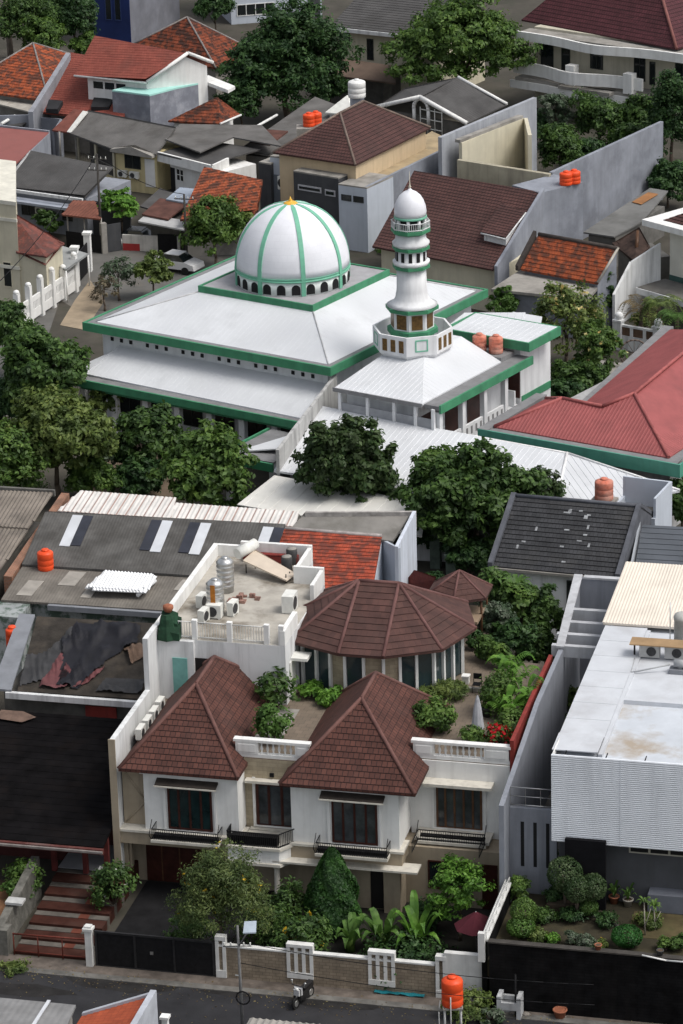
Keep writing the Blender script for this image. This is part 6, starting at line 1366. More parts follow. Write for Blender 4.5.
def back_mid():
    z6 = zz(250,80,4.553); z7 = zz(370,60,3.794); zA = zz(360,150,2.439); zR = zz(443,0,2.845); z8 = zz(560,160,5.553); zB = zz(510,0,3.948); zC = zz(220,0,3.415); zE = zz(500,270,3.732)
    # charcoal fronted house with brown hip roof
    T = H('brown_hip_house','two storey house with brown hip roof, charcoal front block and blue grey side wall','house',z6(105,330),z6(480,386),6.6); W=T.Wd
    R_ = T.q(430.6,127.5,6.6); A=T.q(*z6(410,150),9.0); B=T.q(*z6(515,96),9.0); L=T.q(*z6(105,330),6.6); N=T.q(*z6(480,386),6.6); Bk=(L[0]+R_[0]-N[0],L[1]+R_[1]-N[1],6.6)
    m=MB(); m.sheet([L,N,A],'tile',c=.36,t=.02); m.sheet([N,R_,B,A],'tile',c=.36,t=.02); m.sheet([R_,Bk,B],'tile',c=.36,t=.02); m.sheet([Bk,L,A,B],'tile',c=.36,t=.02); ro=T.part('roof', m, BRN)
    m=MB()
    for a,b in ((L,A),(N,A),(A,B),(R_,B),(Bk,B)): m.cyl(a,b,.11,.11,5)
    T.part('ridge_cap', m, M('ridge_grey_brown',(.16,.12,.10),.9,.2,2), ro)
    ins=lambda p,f=.93: ((p[0]-W/2)*f+W/2, (p[1]-R_[1]/2)*f+R_[1]/2)
    PEACH=M('peach_wall',(.56,.44,.29),.85,.08,.7,streak=.3,dirtcol=(.3,.22,.15))
    T.part('wall', MB().prism([ins(L),ins(N),ins(R_),ins(Bk)],0,6.5), PEACH)
    def blk(nm,pts,z0,z1,mat,D):
        a=T.q(*z6(*pts[0]),z1); b=T.q(*z6(*pts[1]),z1); d=Vector((b[0]-a[0],b[1]-a[1])).normalized(); n=Vector((-d.y,d.x))*D
        o=T.part(nm, MB().prism([a[:2],b[:2],(b[0]+n.x,b[1]+n.y),(a[0]+n.x,a[1]+n.y)],z0,z1-.12), mat)
        T.part(nm+'_top', MB().prism([a[:2],b[:2],(b[0]+n.x,b[1]+n.y),(a[0]+n.x,a[1]+n.y)],z1-.119,z1), CONC, o); return a,b,d
    a,b,d=blk('charcoal_front',((197,412),(402,445)),0,5.6,CHAR,4)
    for f0,f1,z0,z1 in ((.1,.62,4.1,4.55),(.7,.93,4.0,4.5)):
        p=Vector(a[:2]).lerp(Vector(b[:2]),f0); q=Vector(a[:2]).lerp(Vector(b[:2]),f1); m=MB(); m.wallbox(p,q,-.06,z0,z1); w=T.part('window', m, M('pale_frame',(.4,.4,.42),.7)); k=MB(); k.wallbox(p+d*.12,q-d*.12,-.075,z0+.12,z1-.12); T.part('pane', k, GLASS, w)
    a,b,d=blk('pale_blue_front',((402,472),(532,490)),0,5.3,BLW,4)
    for f0,f1 in ((.1,.45),(.52,.88)):
        p=Vector(a[:2]).lerp(Vector(b[:2]),f0); q=Vector(a[:2]).lerp(Vector(b[:2]),f1); m=MB(); m.wallbox(p,q,-.05,4.0,4.5); T.part('window', m, GLASS)
    a2=T.q(*z6(535,492),5.2); c2=T.q(*z7(330,315),5.6); m=MB(); m.wallbox(a2[:2],c2[:2],.25,0,5.3,5.6); T.part('side_wall', m, BGW)
    m=MB(); n=[T.q(*z6(410,475),4.9),T.q(*z6(535,490),4.9),T.q(*z7(325,312),4.9),T.q(*z7(235,270),4.9)]; m.prism([p[:2] for p in n],4.7,4.9); T.part('flat_roof', m, M('tan_flat_roof',(.36,.28,.17),.9,.2,.8,dirt=.6,dirtcol=(.2,.17,.12)))
    a,b,d=blk('left_bay',((90,345),(150,352)),0,5.9,BLW,3); p=Vector(a[:2]).lerp(Vector(b[:2]),.2); q=Vector(a[:2]).lerp(Vector(b[:2]),.9); T.part('window', MB().wallbox(p,q,-.05,1.2,4.4), M('grey_glass',(.15,.17,.2),.2))
    blk('dark_column',((40,372),(92,380)),0,5.4,CHAR,2)
    a=T.q(*z6(140,425),4.6); acunit('white ducted air conditioner box on the front of the charcoal fronted house',T.fr,a[0]+.6,a[1]-.3,3.4,0,w=1.1,d=.5,h=1.1)
    k=MB(); m=T.q(*z6(175,470),4.3); 
    # large brown roof behind the minaret
    T=H('large_brown_house','house with one large plain brown roof and a dormer behind the minaret','house',zA(30,235),zA(325,292),3.6); W=T.Wd; TL=T.q(*zA(132,50),7.0); TR=T.q(*zA(440,102),7.0)
    ro=T.poly('roof',[Vector((0,0,3.6)),Vector((W,0,3.6)),TR,TL],BRN,'tile',c=.36,t=.02); T.box('wall',.3,W-.2,.7,9,0,3.5,CREAM)
    z=lambda v: 3.6+3.4*v/TL[1]
    def onroof(x,y,dz):
        h=5.0
        for _ in range(12): h=.5*h+.5*(z(T.q(x,y,h)[1])+dz)
        return T.q(x,y,h)
    a,b,c,d_=onroof(*zA(295,200),.75),onroof(*zA(355,214),.75),onroof(*zA(404,150),.3),onroof(*zA(345,130),.15); T.poly('dormer_roof',[a,b,c,d_],BRN,'tile',ro,c=.36,t=.02)
    m=MB(); m.prism([(a[0]+.1,a[1]+.25),(b[0]-.15,b[1]+.25),(c[0]-.2,c[1]),(d_[0]+.1,d_[1])],3.8,[a[2]-.12,b[2]-.12,c[2]-.12,d_[2]-.1]); m.cyl(a-Vector((0,0,.1)),b-Vector((0,0,.1)),.07,.07,5); m.cyl(b-Vector((0,0,.1)),c-Vector((0,0,.1)),.07,.07,5); T.part('dormer', m, WHITE_AGED, ro)
    m=MB(); m.wallbox((W+.1,0),(TR[0]+.1,TR[1]),-.25,0,3.9,7.3); T.part('gable_wall', m, BGW)
    a=T.q(541,193,7.0); b=T.q(583,182,7.0); D=Vector((b[0]-a[0],b[1]-a[1])); n=Vector((-D.y,D.x)).normalized()*3.2; m=MB(); m.prism([a[:2],b[:2],(b[0]+n.x,b[1]+n.y),(a[0]+n.x,a[1]+n.y)],0,7.0); T.part('rear_block', m, BGW)
    TK=tank
    tank('orange red water tank on the blue grey block, left one',566,184.5,7.02,7.02,ORANGE,.5,1.0,group='orange tanks on the blue grey block'); tank('orange red water tank on the blue grey block, right one',574,183,7.02,7.02,ORANGE,.5,1.0,group='orange tanks on the blue grey block')
    a=P(457,160,7.6); b=P(549,177,7.0); m=MB(); m.wallbox((a.x,a.y),(b.x,b.y),.4,0,7.6,7.2); solo('beige_parapet_wall','long beige parapet wall behind the large brown roof','wall',m,M('beige_old_wall',(.36,.33,.25),.9,.15,.6,streak=.6,dirtcol=(.17,.15,.12)),WORLD,a.x,a.y,0)
    # long blue grey walls
    a=P(549,172,6.6); b=P(660,121,6.6); m=MB(); m.wallbox((a.x,a.y),(b.x,b.y),-.3,0,6.6); solo('long_boundary_wall','long tall blue grey wall running back beside the driveway','wall',m,BGW,WORLD,a.x,a.y,0)
    a=P(438,137,7.4); b=P(533,97,7.4); m=MB(); m.wallbox((a.x,a.y),(b.x,b.y),-.35,0,7.4); solo('firewall','pale blue grey firewall between dark grey roof and cream shaft','wall',m,M('pale_grey_wall',(.33,.345,.375),.9,.14,.5,streak=.6,dirtcol=(.2,.21,.24)),WORLD,a.x,a.y,0)
    T=H('cream_shaft','tall open cream walled enclosure with cracked edge behind the brown roofs','building',(459,150),(528,162),6.8); a=T.q(462,143,6.9); b=T.q(524,118,6.9); c=T.q(528,135,6.9); m=MB(); m.wallbox(a[:2],b[:2],.3,0,6.9); m.wallbox(c[:2],b[:2],-.3,0,6.9); T.part('wall', m, CREAM)
    m=MB(); m.wallbox((a[0]-.1,a[1]-.1),(b[0],b[1]-.1),.5,6.905,7.15); T.part('coping', m, CONC)
    # dark grey roof with arched gable
    T=H('arched_gable_house','old house with dark grey roof and white arched gable','house',(376,107),(467,124),4.2); a=T.q(458,77,6.6); b=T.q(507,104,5.0); c=T.q(467,123.5,4.2); d=T.q(420,97,5.9); e=T.q(376,107,4.2); f=T.q(405,88,5.6)
    ro=T.poly('roof',[c,b,a,d],GRS2); T.poly('left_roof',[e,d,a,f],GRS2); m=MB(); m.tube([e,d,c],.2,6); T.part('verge', m, WHITE, ro); m=MB(); m.tube([a,b],.14,5); T.part('ridge_cap', m, WHITE, ro)
    m=MB(); m.wallbox((e[0]+.3,e[1]+.4),(c[0]-.3,c[1]+.4),.2,0,4.0); T.part('wall', m, CONC_DK); g=T.q(421,107,5.0); m=MB(); n=10
    for k in range(n): t0,t1=math.pi*k/n,math.pi*(k+1)/n; m.cyl((g[0]+.8*math.cos(t0),g[1],4.8+.9*math.sin(t0)),(g[0]+.8*math.cos(t1),g[1],4.8+.9*math.sin(t1)),.17,.17,5)
    m.cyl((g[0]-.8,g[1],3.6),(g[0]-.8,g[1],4.8),.17,.17,5); m.cyl((g[0]+.8,g[1],3.6),(g[0]+.8,g[1],4.8),.17,.17,5); T.part('arch', m, WHITE)
    g2=T.q(432,118,4.2); m=MB(); 
    for k in range(4): m.cyl((g2[0]-1.3+k*.8,g2[1],2.8),(g2[0]-1.3+k*.8,g2[1],5.0),.05,.05,5)
    for k in range(3): m.cyl((g2[0]-1.3,g2[1],3.2+k*.8),(g2[0]+1.1,g2[1],3.2+k*.8),.05,.05,5)
    T.part('scaffold_rack', m, ACWHITE)
    # top right balcony house
    T=H('balcony_house','large cream house with maroon hip roof and curved white balconies at top right','house',zB(20,290),zB(660,385),3.6); W=T.Wd
    v0=1.2; e=7.6; a=T.q(*zB(45,78),e); b=T.q(*zB(658,192),e); ro=T.poly('roof',[a,b,T.q(660,-10,11.5),T.q(575,-24,11.5)],MAR,'tile',c=.4,t=.02); T.poly('side_roof',[b,Vector((b[0]+2,b[1]+16,e)),T.q(660,-10,11.5)],MAR,'tile',c=.4,t=.02)
    m=MB(); m.cyl(b,T.q(660,-10,11.5),.14,.14,6); T.part('ridge_cap', m, M('ridge_maroon',(.2,.08,.07),.8), ro)
    T.box('wall',.5,W-.3,v0+1.2,14,0,7.5,M('cream_pale_wall',(.50,.47,.38),.85,.08,.6,streak=.4,dirtcol=(.25,.23,.18)))
    def curved(nm,z0,z1,dv,out,mat,rng_):
        m=MB(); pts=[]
        for k in range(25):
            t=k/24; u=W*rng_[0]+(W*(rng_[1]-rng_[0]))*t; bul=math.exp(-((t-.5)/.2)**2)*out; pts.append((u,v0-dv-bul))
        for p,q in zip(pts,pts[1:]): m.prism([p,q,(q[0],q[1]+.25),(p[0],p[1]+.25)],z0,z1)
        return T.part(nm,m,mat),pts
    curved('eave_band',6.65,7.45,1.0,1.1,WHITE,(0,1.03)); curved('balcony_parapet',3.6,4.7,1.0,1.2,WHITE,(-.02,.78)); curved('floor_edge',2.3,3.0,1.3,.6,WHITE,(-.03,.82))
    m=MB(); m.prism([(0,v0-1.2),(W*.8,v0-1.2),(W*.8,v0+1.19),(0,v0+1.19)],3.0,3.3); m.box(W*.3,W*.62,v0-2,v0-.9,3.05,3.3); m.box(0,W,v0-.75,v0+1.19,7.0,7.3); T.part('balcony_floor', m, CONC)
    for u0 in (.325,.68): k=MB(); k.box(W*u0,W*u0+.9,v0-1.4,v0-.6,3.3,5.1); T.part('balcony_pier', k, WHITE)
    for (u0,u1,z0,z1,n) in ((.07,.15,3.6,6.3,1),(.2,.255,3.4,5.9,1),(.38,.46,4.4,5.9,2),(.65,.72,3.9,6.0,2),(.745,.78,3.7,5.8,1),(.9,.99,4.5,6.0,2)): window(T,'F',v0+1.2,W*u0,W*u1,z0,z1,DKWIN,GLASS,n)
    # house at top centre
    T=H('cream_back_house','cream house with dark grey roof and narrow windows between the two big trees','house',zC(420,88),zC(610,108),6.4); W=T.Wd; T.poly('roof',[Vector(q) for q in ((-1.0,-.6,6.4),(W+4,-.6,6.4),(W+4,9,9.8),(-1,9,9.8))],GRS2,'tile',c=.4); T.box('wall',-.5,W+3.5,.2,10,0,6.2,CREAM); T.box('fascia',-1,W+4,-.75,-.61,6.0,6.35,WHITE_AGED); window(T,'F',.2,2.4,3.1,3.4,5.4,DKWIN,GLASS,1); window(T,'F',.2,.0,.6,4.6,5.8,DKWIN,GLASS,1); T.poly('lower_roof',[zC(395,258)+(2.9,),zC(600,285)+(2.9,),zC(600,225)+(3.8,),zC(420,200)+(3.8,)],M('brown_low_roof',(.12,.085,.065),.9,.25,.6))
    T.box('lower_wall',-1,W,-3,.19,0,2.8,CONC_DK)
    T=H('white_back_building','white building with dark doorway behind the big dark tree','building',zC(40,85),zC(350,60),0); W=T.Wd; T.box('wall',0,W,.1,8,0,9,BLW); T.box('dark_panel',W*.85,W*.98,.05,.098,0,9,CHAR); window(T,'F',.1,.6,4.5,.8,2.0,WHITE,GLASS,4)
    T=H('long_grey_sheds','long low grey sheet roofed sheds behind the brown hip roof','shed',(240,155),(285,160),3.0); T.poly('roof',[(238,150,3.2),(268,155,3.2),(345,108,3.8),(315,97,3.8)],GRS); T.poly('rust_roof',[(250,142,3.3),(270,146,3.3),(288,132,3.5),(262,130,3.5)],M('rust_roof2',(.1,.045,.035)),lift=.1); T.box('wall',.3,T.Wd,.5,8,0,2.9,CONC_DK); a=T.q(254,128,3.4); b=T.q(277,115,3.4); m=MB(); m.cyl(a,b,.12,.12,5); T.part('white_edge', m, WHITE)
    T=H('pale_gazebo','small pale pointed roof beside the white round tank','shed',(328,112),(352,114),4.2); ap=T.q(340,97,5.6); T.pyr(T.Wd,3.2,(T.Wd/2,1.6,5.4),ACWHITE,o=.2,style='flat'); T.box('wall',.1,T.Wd-.1,.1,3.1,0,4.1,WHITE_AGED)
    tank('large round white water tank on a rooftop stand behind the brown hip roof',357,97,6.3,6.3,M('tank_white',(.72,.72,.7),.5,.06,2),.75,1.5,stand=lambda T,x,y: [T.part('stand', MB().box(x-.6,x+.6,y-.6,y+.6,0,6.29), BGW)])
    tank('red orange water tank left of the brown hip roof, left one of two',309,126,5.2,5.2,ORANGE,.5,1.1,group='red tanks by the grey sheds'); tank('red orange water tank left of the brown hip roof, right one of two',316,124.5,5.2,5.2,ORANGE,.5,1.1,group='red tanks by the grey sheds')
    a=P(312,126,5.2); m=MB(); m.box(a.x-1.3,a.x+1.3,a.y-.8,a.y+.8,0,5.18); solo('tank_platform','grey block carrying the pair of red orange tanks','platform',m,CONC,WORLD,a.x,a.y,0)
    # driveway roof, orange roof, ruins and the cream house at right
    T=H('driveway_roof','long low grey sheet roof beside the tall blue grey wall','building',z8(130,405),z8(300,425),2.6); T.poly('roof',[z8(130,400)+(2.6,),z8(300,425)+(2.6,),z8(455,342)+(2.6,),z8(600,170)+(2.7,),z8(500,155)+(2.7,)],M('lane_sheet',(.15,.15,.145),.9,.2,.5,dirt=.6,dirtcol=(.09,.09,.085),dscale=.3)); m=MB(); T.poly('orange_mat',[z8(400,232)+(2.75,),z8(450,245)+(2.75,),z8(545,188)+(2.8,),z8(490,178)+(2.8,)],M('orange_board',(.30,.14,.055),.9,.2,1),slab=.05); T.box('wall',.3,T.Wd,.3,10,0,2.4,CONC_DK)
    T=H('orange_gable_house','low grey house with weathered orange tiled slope right of the minaret','house',zA(392,290),zA(580,325),3.6); W=T.Wd; TL=T.q(*zA(436,205),5.8); TR=T.q(*zA(630,240),5.8); ro=T.poly('roof',[Vector((0,0,3.6)),Vector((W,0,3.6)),TR,TL],ORG,'tile',c=.32); m=MB(); m.cyl((W,0,3.65),(TR[0],TR[1],5.85),.1,.1,5); T.part('verge', m, CONC_LT, ro); m=MB(); m.cyl(TL,TR,.16,.16,6); m.wallbox((-.2,0),(TL[0]-.2,TL[1]),.3,3.4,3.8,6.0); T.part('ridge', m, M('mossy_ridge',(.06,.05,.045),.95,.3,2), ro)
    m=MB(); m.prism([(W-.15,.2),(TR[0]-.15,TR[1]),(TR[0]-.3,TR[1]),(W-.4,.2)],0,[3.4,5.6,5.6,3.4]); m.box(.2,W-.3,.3,3,0,3.4); T.part('wall', m, BGW)
    m=MB(); q=[T.q(491,289,3.2),T.q(588,299,3.2),T.q(602,282,3.2),T.q(520,270,3.2)]; m.prism([p[:2] for p in q],3.0,3.2); T.part('flat_roof', m, CONC)
    T.part('front_wall', MB().wallbox((q[0][0]+.3,q[0][1]+.4),(q[1][0]-.3,q[1][1]+.4),.2,0,2.99), BGW)
    m=MB(); p=[T.q(*z8(290,460),3.0),T.q(*z8(410,555),3.0),T.q(*z8(490,480),3.0),T.q(*z8(440,380),3.0)]
    T=H('ruined_roof','dark broken brown tiled roof between the orange roof and the cream house','house',z8(295,470),z8(410,555),3.0); T.poly('roof',[z8(290,462)+(3.0,),z8(412,558)+(3.0,),z8(500,480)+(3.4,),z8(440,372)+(4.2,)],M('ruin_tile',(.055,.035,.028),.95,.45,1.5,dirt=.8,dirtcol=(.03,.025,.022),bump=.6),'tile'); T.box('wall',.3,T.Wd-.2,.3,3,0,2.9,CONC_DK); k=MB(); k.cyl(T.q(*z8(430,395),4.3),T.q(*z8(425,500),3.2),.15,.15,5); T.part('beam', k, WOOD2)
    T=H('cream_terrace_house','cream house with flat white eaves, stepped concrete wing and terrace at the right edge','house',z8(455,330),z8(720,400),7.0); W=T.Wd
    m=MB(); m.prism([(0,0),(W+2,0),(W+2,9),(0,9)],6.55,7.0); T.part('eave_slab', m, WHITE); T.pyr(W-1.4,7.5,((W-1.5)/2+1.3,4.4,8.5),BRN,o=0) if False else None
    m=MB(); ap=(W*.6+2,5,8.8); b=[(1.3,.9,7.005),(W+2,.9,7.005),(W+2,9,7.005),(1.3,9,7.005)]
    for i in range(4): m.sheet([b[i],b[(i+1)%4],ap],'tile',c=.36)
    T.part('roof', m, BRN); T.box('wall',1.7,W+2,1.2,9,0,6.54,M('cream_white_wall',(.62,.61,.54),.85,.07,.6,streak=.25,dirtcol=(.35,.34,.3))); window(T,'F',1.2,3.6,4.7,3.7,5.8,WOOD,GLASS,1); T.box('green_band',1.72,W+2,1.14,1.197,2.5,2.9,M('green_band',(.05,.10,.09),.8))
    a=T.q(*z8(420,705),2.5); T.box('terrace_slab',a[0],W+2,a[1],1.13,2.0,2.45,WHITE_AGED); T.box('terrace_floor',a[0]+.1,W+2,a[1]+.1,1.12,2.451,2.5,CONC_DK); T.box('carport_wall',a[0]+.3,W+2,.9,1.1,0,1.99,CONC)
    p=[T.q(*z8(305,770),2.3),T.q(*z8(400,580),4.0),T.q(*z8(560,485),4.9)]; m=MB(); m.wallbox(p[0][:2],p[1][:2],.2,0,2.6,4.2); m.wallbox(p[1][:2],p[2][:2],.2,0,4.2,5.2); T.part('stepped_wall', m, WHITE_AGED)
    # entrance fence and round gate
    T=H('entrance_fence','white garden fence with ball topped pillars and wood lattice at the right','fence',(619,349),(658,356),0); W=T.Wd
    for u in (0,W): k=MB(); k.box(u-.28,u+.28,-.28,.28,0,2.1); k.box(u-.36,u+.36,-.36,.36,2.101,2.25); k.ball((u,0,2.5),.3,.3,.3,12,8); T.part('pillar', k, WHITE_AGED)
    m=MB(); m.box(.28,W-.28,-.1,.1,0,1.1); m.box(.28,W-.28,-.12,.12,1.75,1.9); T.part('wall', m, WHITE_AGED); m=MB(); m.box(.28,W-.28,-.05,.05,1.11,1.74); T.part('lattice', m, M('wood_lattice',(.12,.075,.05),.9,.3,3))
    for k in range(1,3): x=W*k/3; q=MB(); q.box(x-.12,x+.12,-.11,.11,1.101,1.749); T.part('post', q, WHITE_AGED)
    u0,v0=V.pk(634,352,1.0); T=Thing('round_gate','rusty wrought iron gate with a round arch and radiating bars','gate',V.sub(u0,v0,10),0,0,0); m=MB()
    for k in range(20): t0,t1=2*math.pi*k/20,2*math.pi*(k+1)/20; m.cyl((1.0*math.cos(t0),-.5,1.05+1.0*math.sin(t0)),(1.0*math.cos(t1),-.5,1.05+1.0*math.sin(t1)),.07,.07,5)
    T.part('ring', m, M('rusty_iron',(.13,.10,.085),.8,.3,3)); m=MB()
    for k in range(12): t=2*math.pi*k/12; m.cyl((0,-.5,1.05),(math.cos(t),-.5,1.05+math.sin(t)),.025,.025,4)
    T.part('bars', m, M('rusty_iron',(.13,.1,.085)))
    m=MB()
    for k in range(10): t0,t1=math.pi*k/10,math.pi*(k+1)/10; m.prism([(1.3*math.cos(t0)-1.6,-.3),(1.3*math.cos(t1)-1.6,-.3),(1.3*math.cos(t1)-1.6,-.05),(1.3*math.cos(t0)-1.6,-.05)],0,[1.2+1.2*math.sin(t0),1.2+1.2*math.sin(t1),1.2+1.2*math.sin(t1),1.2+1.2*math.sin(t0)])
    # pillars near the hall
    u,v=V.pk(505,560,0)
    for px,py,l in ((436,545,'pale green stone gate pillar in the shade behind the pavilion'),(452,573,'small pale green pillar stub behind the gazebo')):
        u,v=V.pk(px,py+(22 if px<440 else 8),0); T=Thing('stone_pillar',l,'pillar',V,u,v,0); hgt=2.6 if px<440 else 1.6; m=MB(); m.box(u-.3,u+.3,v-.3,v+.3,0,hgt); T.part('shaft', m, M('mossy_stone',(.13,.17,.14),.9,.3,2)); m=MB(); m.box(u-.38,u+.38,v-.38,v+.38,hgt+.001,hgt+.18); T.part('cap', m, M('mossy_stone',(.13,.17,.14)))
    a=V.pk(410,560,0); b=V.pk(560,568,0); m=MB(); m.wallbox(a,b,.25,0,1.3); solo('shaded_garden_wall','low grey wall under the big dark trees behind the pavilion','wall',m,WHITE_AGED,V,a[0],a[1],0)
back_mid()
def grounds():
    def patch(name,pts,z,mat,kind='structure'):
        m=MB(); m.face([tuple(P(x,y,z)) for x,y in pts]); c=P(*pts[0],z); solo(name,'','',m,mat,WORLD,c.x,c.y,z,kind=kind)
    patch('back_road',[(60,300),(20,420),(-60,400),(-60,340),(75,250),(150,236),(300,262),(230,290),(110,330)],.02,M('pale_asphalt',(.115,.112,.105),.95,.18,.5,dirt=.6,dirtcol=(.16,.14,.115),dscale=.2))
    patch('dirt_path',[(230,430),(180,500),(75,500),(90,430),(105,400)],.02,M('dirt_path_soil',(.14,.105,.075),.95,.3,.6,dirt=.6,dirtcol=(.07,.075,.04)))
    patch('garden_path',[(585,410),(560,440),(620,400),(640,365),(600,360)],.02,CONC)
    patch('pale_verge',[(60,325),(85,330),(105,300),(90,280),(75,300)],.03,M('sandy_verge',(.3,.24,.17),.95,.2,.8))
    patch('shaded_yard',[(410,545),(560,560),(560,500),(400,495)],.02,SOIL)
grounds()
# ================================================================== trees and plants
def W3(px,py,h): 
    w=P(px,py,h); return F_PX/((w-CAM).dot(_fw))
def tr(label,px,py,rx,ry,hc,mat,**kw):
    """rx, ry: half width and half height of the crown in the photograph's pixels"""
    s=W3(px,py,hc); r=(1.03*rx/s,1.0*rx/s,1.1*ry/s); kw['ncl']=int(kw.get('ncl',70)*1.15); return tree(label,px,py+ry*.1,hc-.05*ry/s,r,mat,**kw)
def sh(label,px,py,rx,ry,mat,base=0.0,**kw):
    s=W3(px,py,base+1); rz=ry/s/.97; hc=max(rz*.95,.2); return shrub(label,px,py,hc,(rx/s,rx/s,rz),mat,base=base,**kw)
BIG=dict(ncl=200,per=62,size=.40,cr=.15,shell=.3,lobes=.22)
MID=dict(ncl=130,per=58,size=.33,cr=.18,shell=.3,lobes=.22)
def trees():
    # far row along the top
    tr('huge dark green tree at the top centre left, in front of the white building',287,50,62,50,6.3,L_DEEP,**BIG,blobs=[(-2.2,0,-.8,.75,.6),(2.2,0,-.2,.75,.6),(0,0,1.2,.75,.6),(0,-1,-1.5,.8,.5)])
    tr('huge mid green tree at the top, between the cream back house and the balcony house',461,40,70,50,6.5,L_MID,**dict(BIG,flat=.45),blobs=[(-2.5,0,-.6,.72,.6),(2.8,0,-.6,.72,.6),(0,0,1.2,.8,.7)])
    tr('dark tree at the right edge hiding the end of the balcony house',672,112,28,44,4.5,L_DEEP,**MID)
    tr('round dark tree in the walled garden, nearer of two below the curved balcony',560,143,24,24,3.0,L_DARK,**MID)
    tr('bushy tree below the middle of the curved balcony',600,115,33,24,3.0,L_DARK,**MID)
    tr('thin grey green tree beside the firewall below the balcony house',556,107,16,20,3.5,L_PINK,**dict(MID,ncl=45))
    tr('dark tree at the right behind the long blue grey wall',640,112,22,20,3.2,L_DARK,**MID)
    tr('dark green tree at the top left corner',22,18,36,26,5,L_DARK,**MID); tr('mid green round tree at the top left, right of the pale trunk',44,34,24,22,4,L_MID,**MID)
    tr('dark tree in front of the deep blue building at the top left',74,14,26,24,5,L_DEEP,**MID); tr('small bright bush at the foot of the deep blue building',85,44,15,11,2.5,L_MID,**MID); tr('dark spreading tree behind the red tiled upper roof',58,12,26,20,5,L_DARK,**MID)
    w=P(11,58,0); T=Thing('bare_trunk','tall pale bare palm trunk at the top left corner','tree trunk',WORLD,w.x,w.y,0); m=MB(); m.cyl((w.x,w.y,0),(w.x-.3,w.y,9),.32,.22,10); T.part('trunk', m, M('pale_trunk',(.24,.2,.17),.9,.25,2))
    m=MB()
    for k in range(9): pinnate(m,(w.x-.3,w.y,9),k*.7,3.2,.7,1.6,.8)
    T.part('fronds', m, L_DARK)
    tr('bushy green tree beside the dome, in front of the low tiled house',214,224,31,28,3.6,L_MID,**MID); tr('small tree right of the bushy one, touching the dome',243,222,16,16,2.8,L_OLIVE,**dict(MID,ncl=50))
    tr('bright light green flat tree beside the utility pole',121,203,22,17,3.2,L_BRIGHT,**dict(MID,ncl=60,flat=.4)); tr('small dark round tree under the grey sheet roof house',48,220,12,13,1.6,L_DARK,**dict(MID,ncl=40))
    tr('olive green street tree by the parked white car',152,268,22,16,2.4,L_OLIVE,**dict(MID,ncl=55)); tr('sparse olive bush at the street bend',118,272,22,17,2.2,L_PINK,**dict(MID,ncl=34,per=40,size=.26)); tr('nearly bare brown bush at the mosque corner',104,290,16,14,1.6,leafmat('leaf_dry',(.16,.13,.08),(.2,.17,.1),(.1,.085,.06)),**dict(MID,ncl=26,per=30,size=.2))
    # left belt in front of the mosque
    tr('dark tree at the left edge below the cream house',8,322,24,26,4,L_DARK,**MID)
    tr('broad dark green tree at the left edge beside the skirt roof',42,366,50,38,5.2,L_DARK,**BIG)
    tr('large green tree in the left belt with lighter leaves',56,432,56,50,4.6,L_OLIVE,**BIG,blobs=[(-1.4,0,-.5,.75,.6),(1.4,-.5,.2,.75,.6),(0,0,.9,.75,.6)])
    tr('green tree at the lower left of the belt above the corrugated roof',6,458,34,36,3.8,L_MID,**MID)
    tr('deep green rounded tree in front of the mosque columns',146,436,37,33,3.2,L_DARK,**dict(BIG,ncl=120)); tr('dark bush under the deep green rounded tree',140,474,26,20,1.4,L_DEEP,**MID)
    tr('wide green tree right of the dirt path in front of the mosque',206,466,50,38,3.6,L_MID,**BIG)
    tr('small olive tree at the mosque skirt corner',104,398,20,16,2.8,L_OLIVE,**dict(MID,ncl=50))
    tr('thin pinkish grey tree beside the dirt path',98,446,20,32,2.6,L_PINK,**dict(MID,ncl=40,per=40))
    # centre belt
    RD=leafmat('leaf_reddish',(.03,.07,.02),(.085,.14,.04),(.035,.058,.018))
    tr('dark tree with reddish leaves in front of the ribbed hall roof',348,459,48,46,5.0,RD,**dict(BIG,flat=.8),blobs=[(-1.1,0,.2,.8,.6),(1.0,0,-.4,.85,.6),(.2,0,1.0,.7,.5)])
    tr('wide dark green tree right of the reddish one, before the ribbed hall roof',474,487,62,44,5.0,L_DARK,**BIG,blobs=[(-1.8,0,.2,.72,.6),(1.6,0,-.4,.72,.6),(0,-.6,-1.2,.8,.5),(.2,0,.8,.7,.5)])
    tr('light green tree top rising behind the wide dark green tree',440,468,26,24,5.2,L_MID,**MID); tr('dark low tree in the shade beneath the wide green tree',440,520,36,30,2.2,L_DEEP,**MID); tr('sparse tree with round leaves at the right end of the wide dark tree',536,484,26,22,4.6,RD,**dict(MID,ncl=50,per=45))
    sh('bright shrub behind the striped corrugated roof',272,507,18,10,L_LT,ncl=30,size=.24); sh('low green hedge behind the brown corrugated roof',20,488,30,8,L_LT,ncl=34,size=.2)
    tr('tree at the right edge below the red hall',682,500,20,28,2.4,L_DARK,**MID)
    # right garden
    tr('frangipani tree covered in yellow white blossoms',566,316,42,32,3.8,L_OLIVE,**dict(MID,ncl=80),flowers=(F_CREAM,95,.3)); tr('lower frangipani tree with fewer blossoms beside the path',597,346,26,26,3.0,L_MID,**dict(MID,ncl=60),flowers=(F_CREAM,24,.28))
    tr('light green round tree at the foot of the grey flat roof',505,300,17,15,2.4,L_LT,**dict(MID,ncl=55)); tr('small brown twiggy bush beside the light green round tree',527,298,11,14,2.0,L_PINK,**dict(MID,ncl=22,per=30))
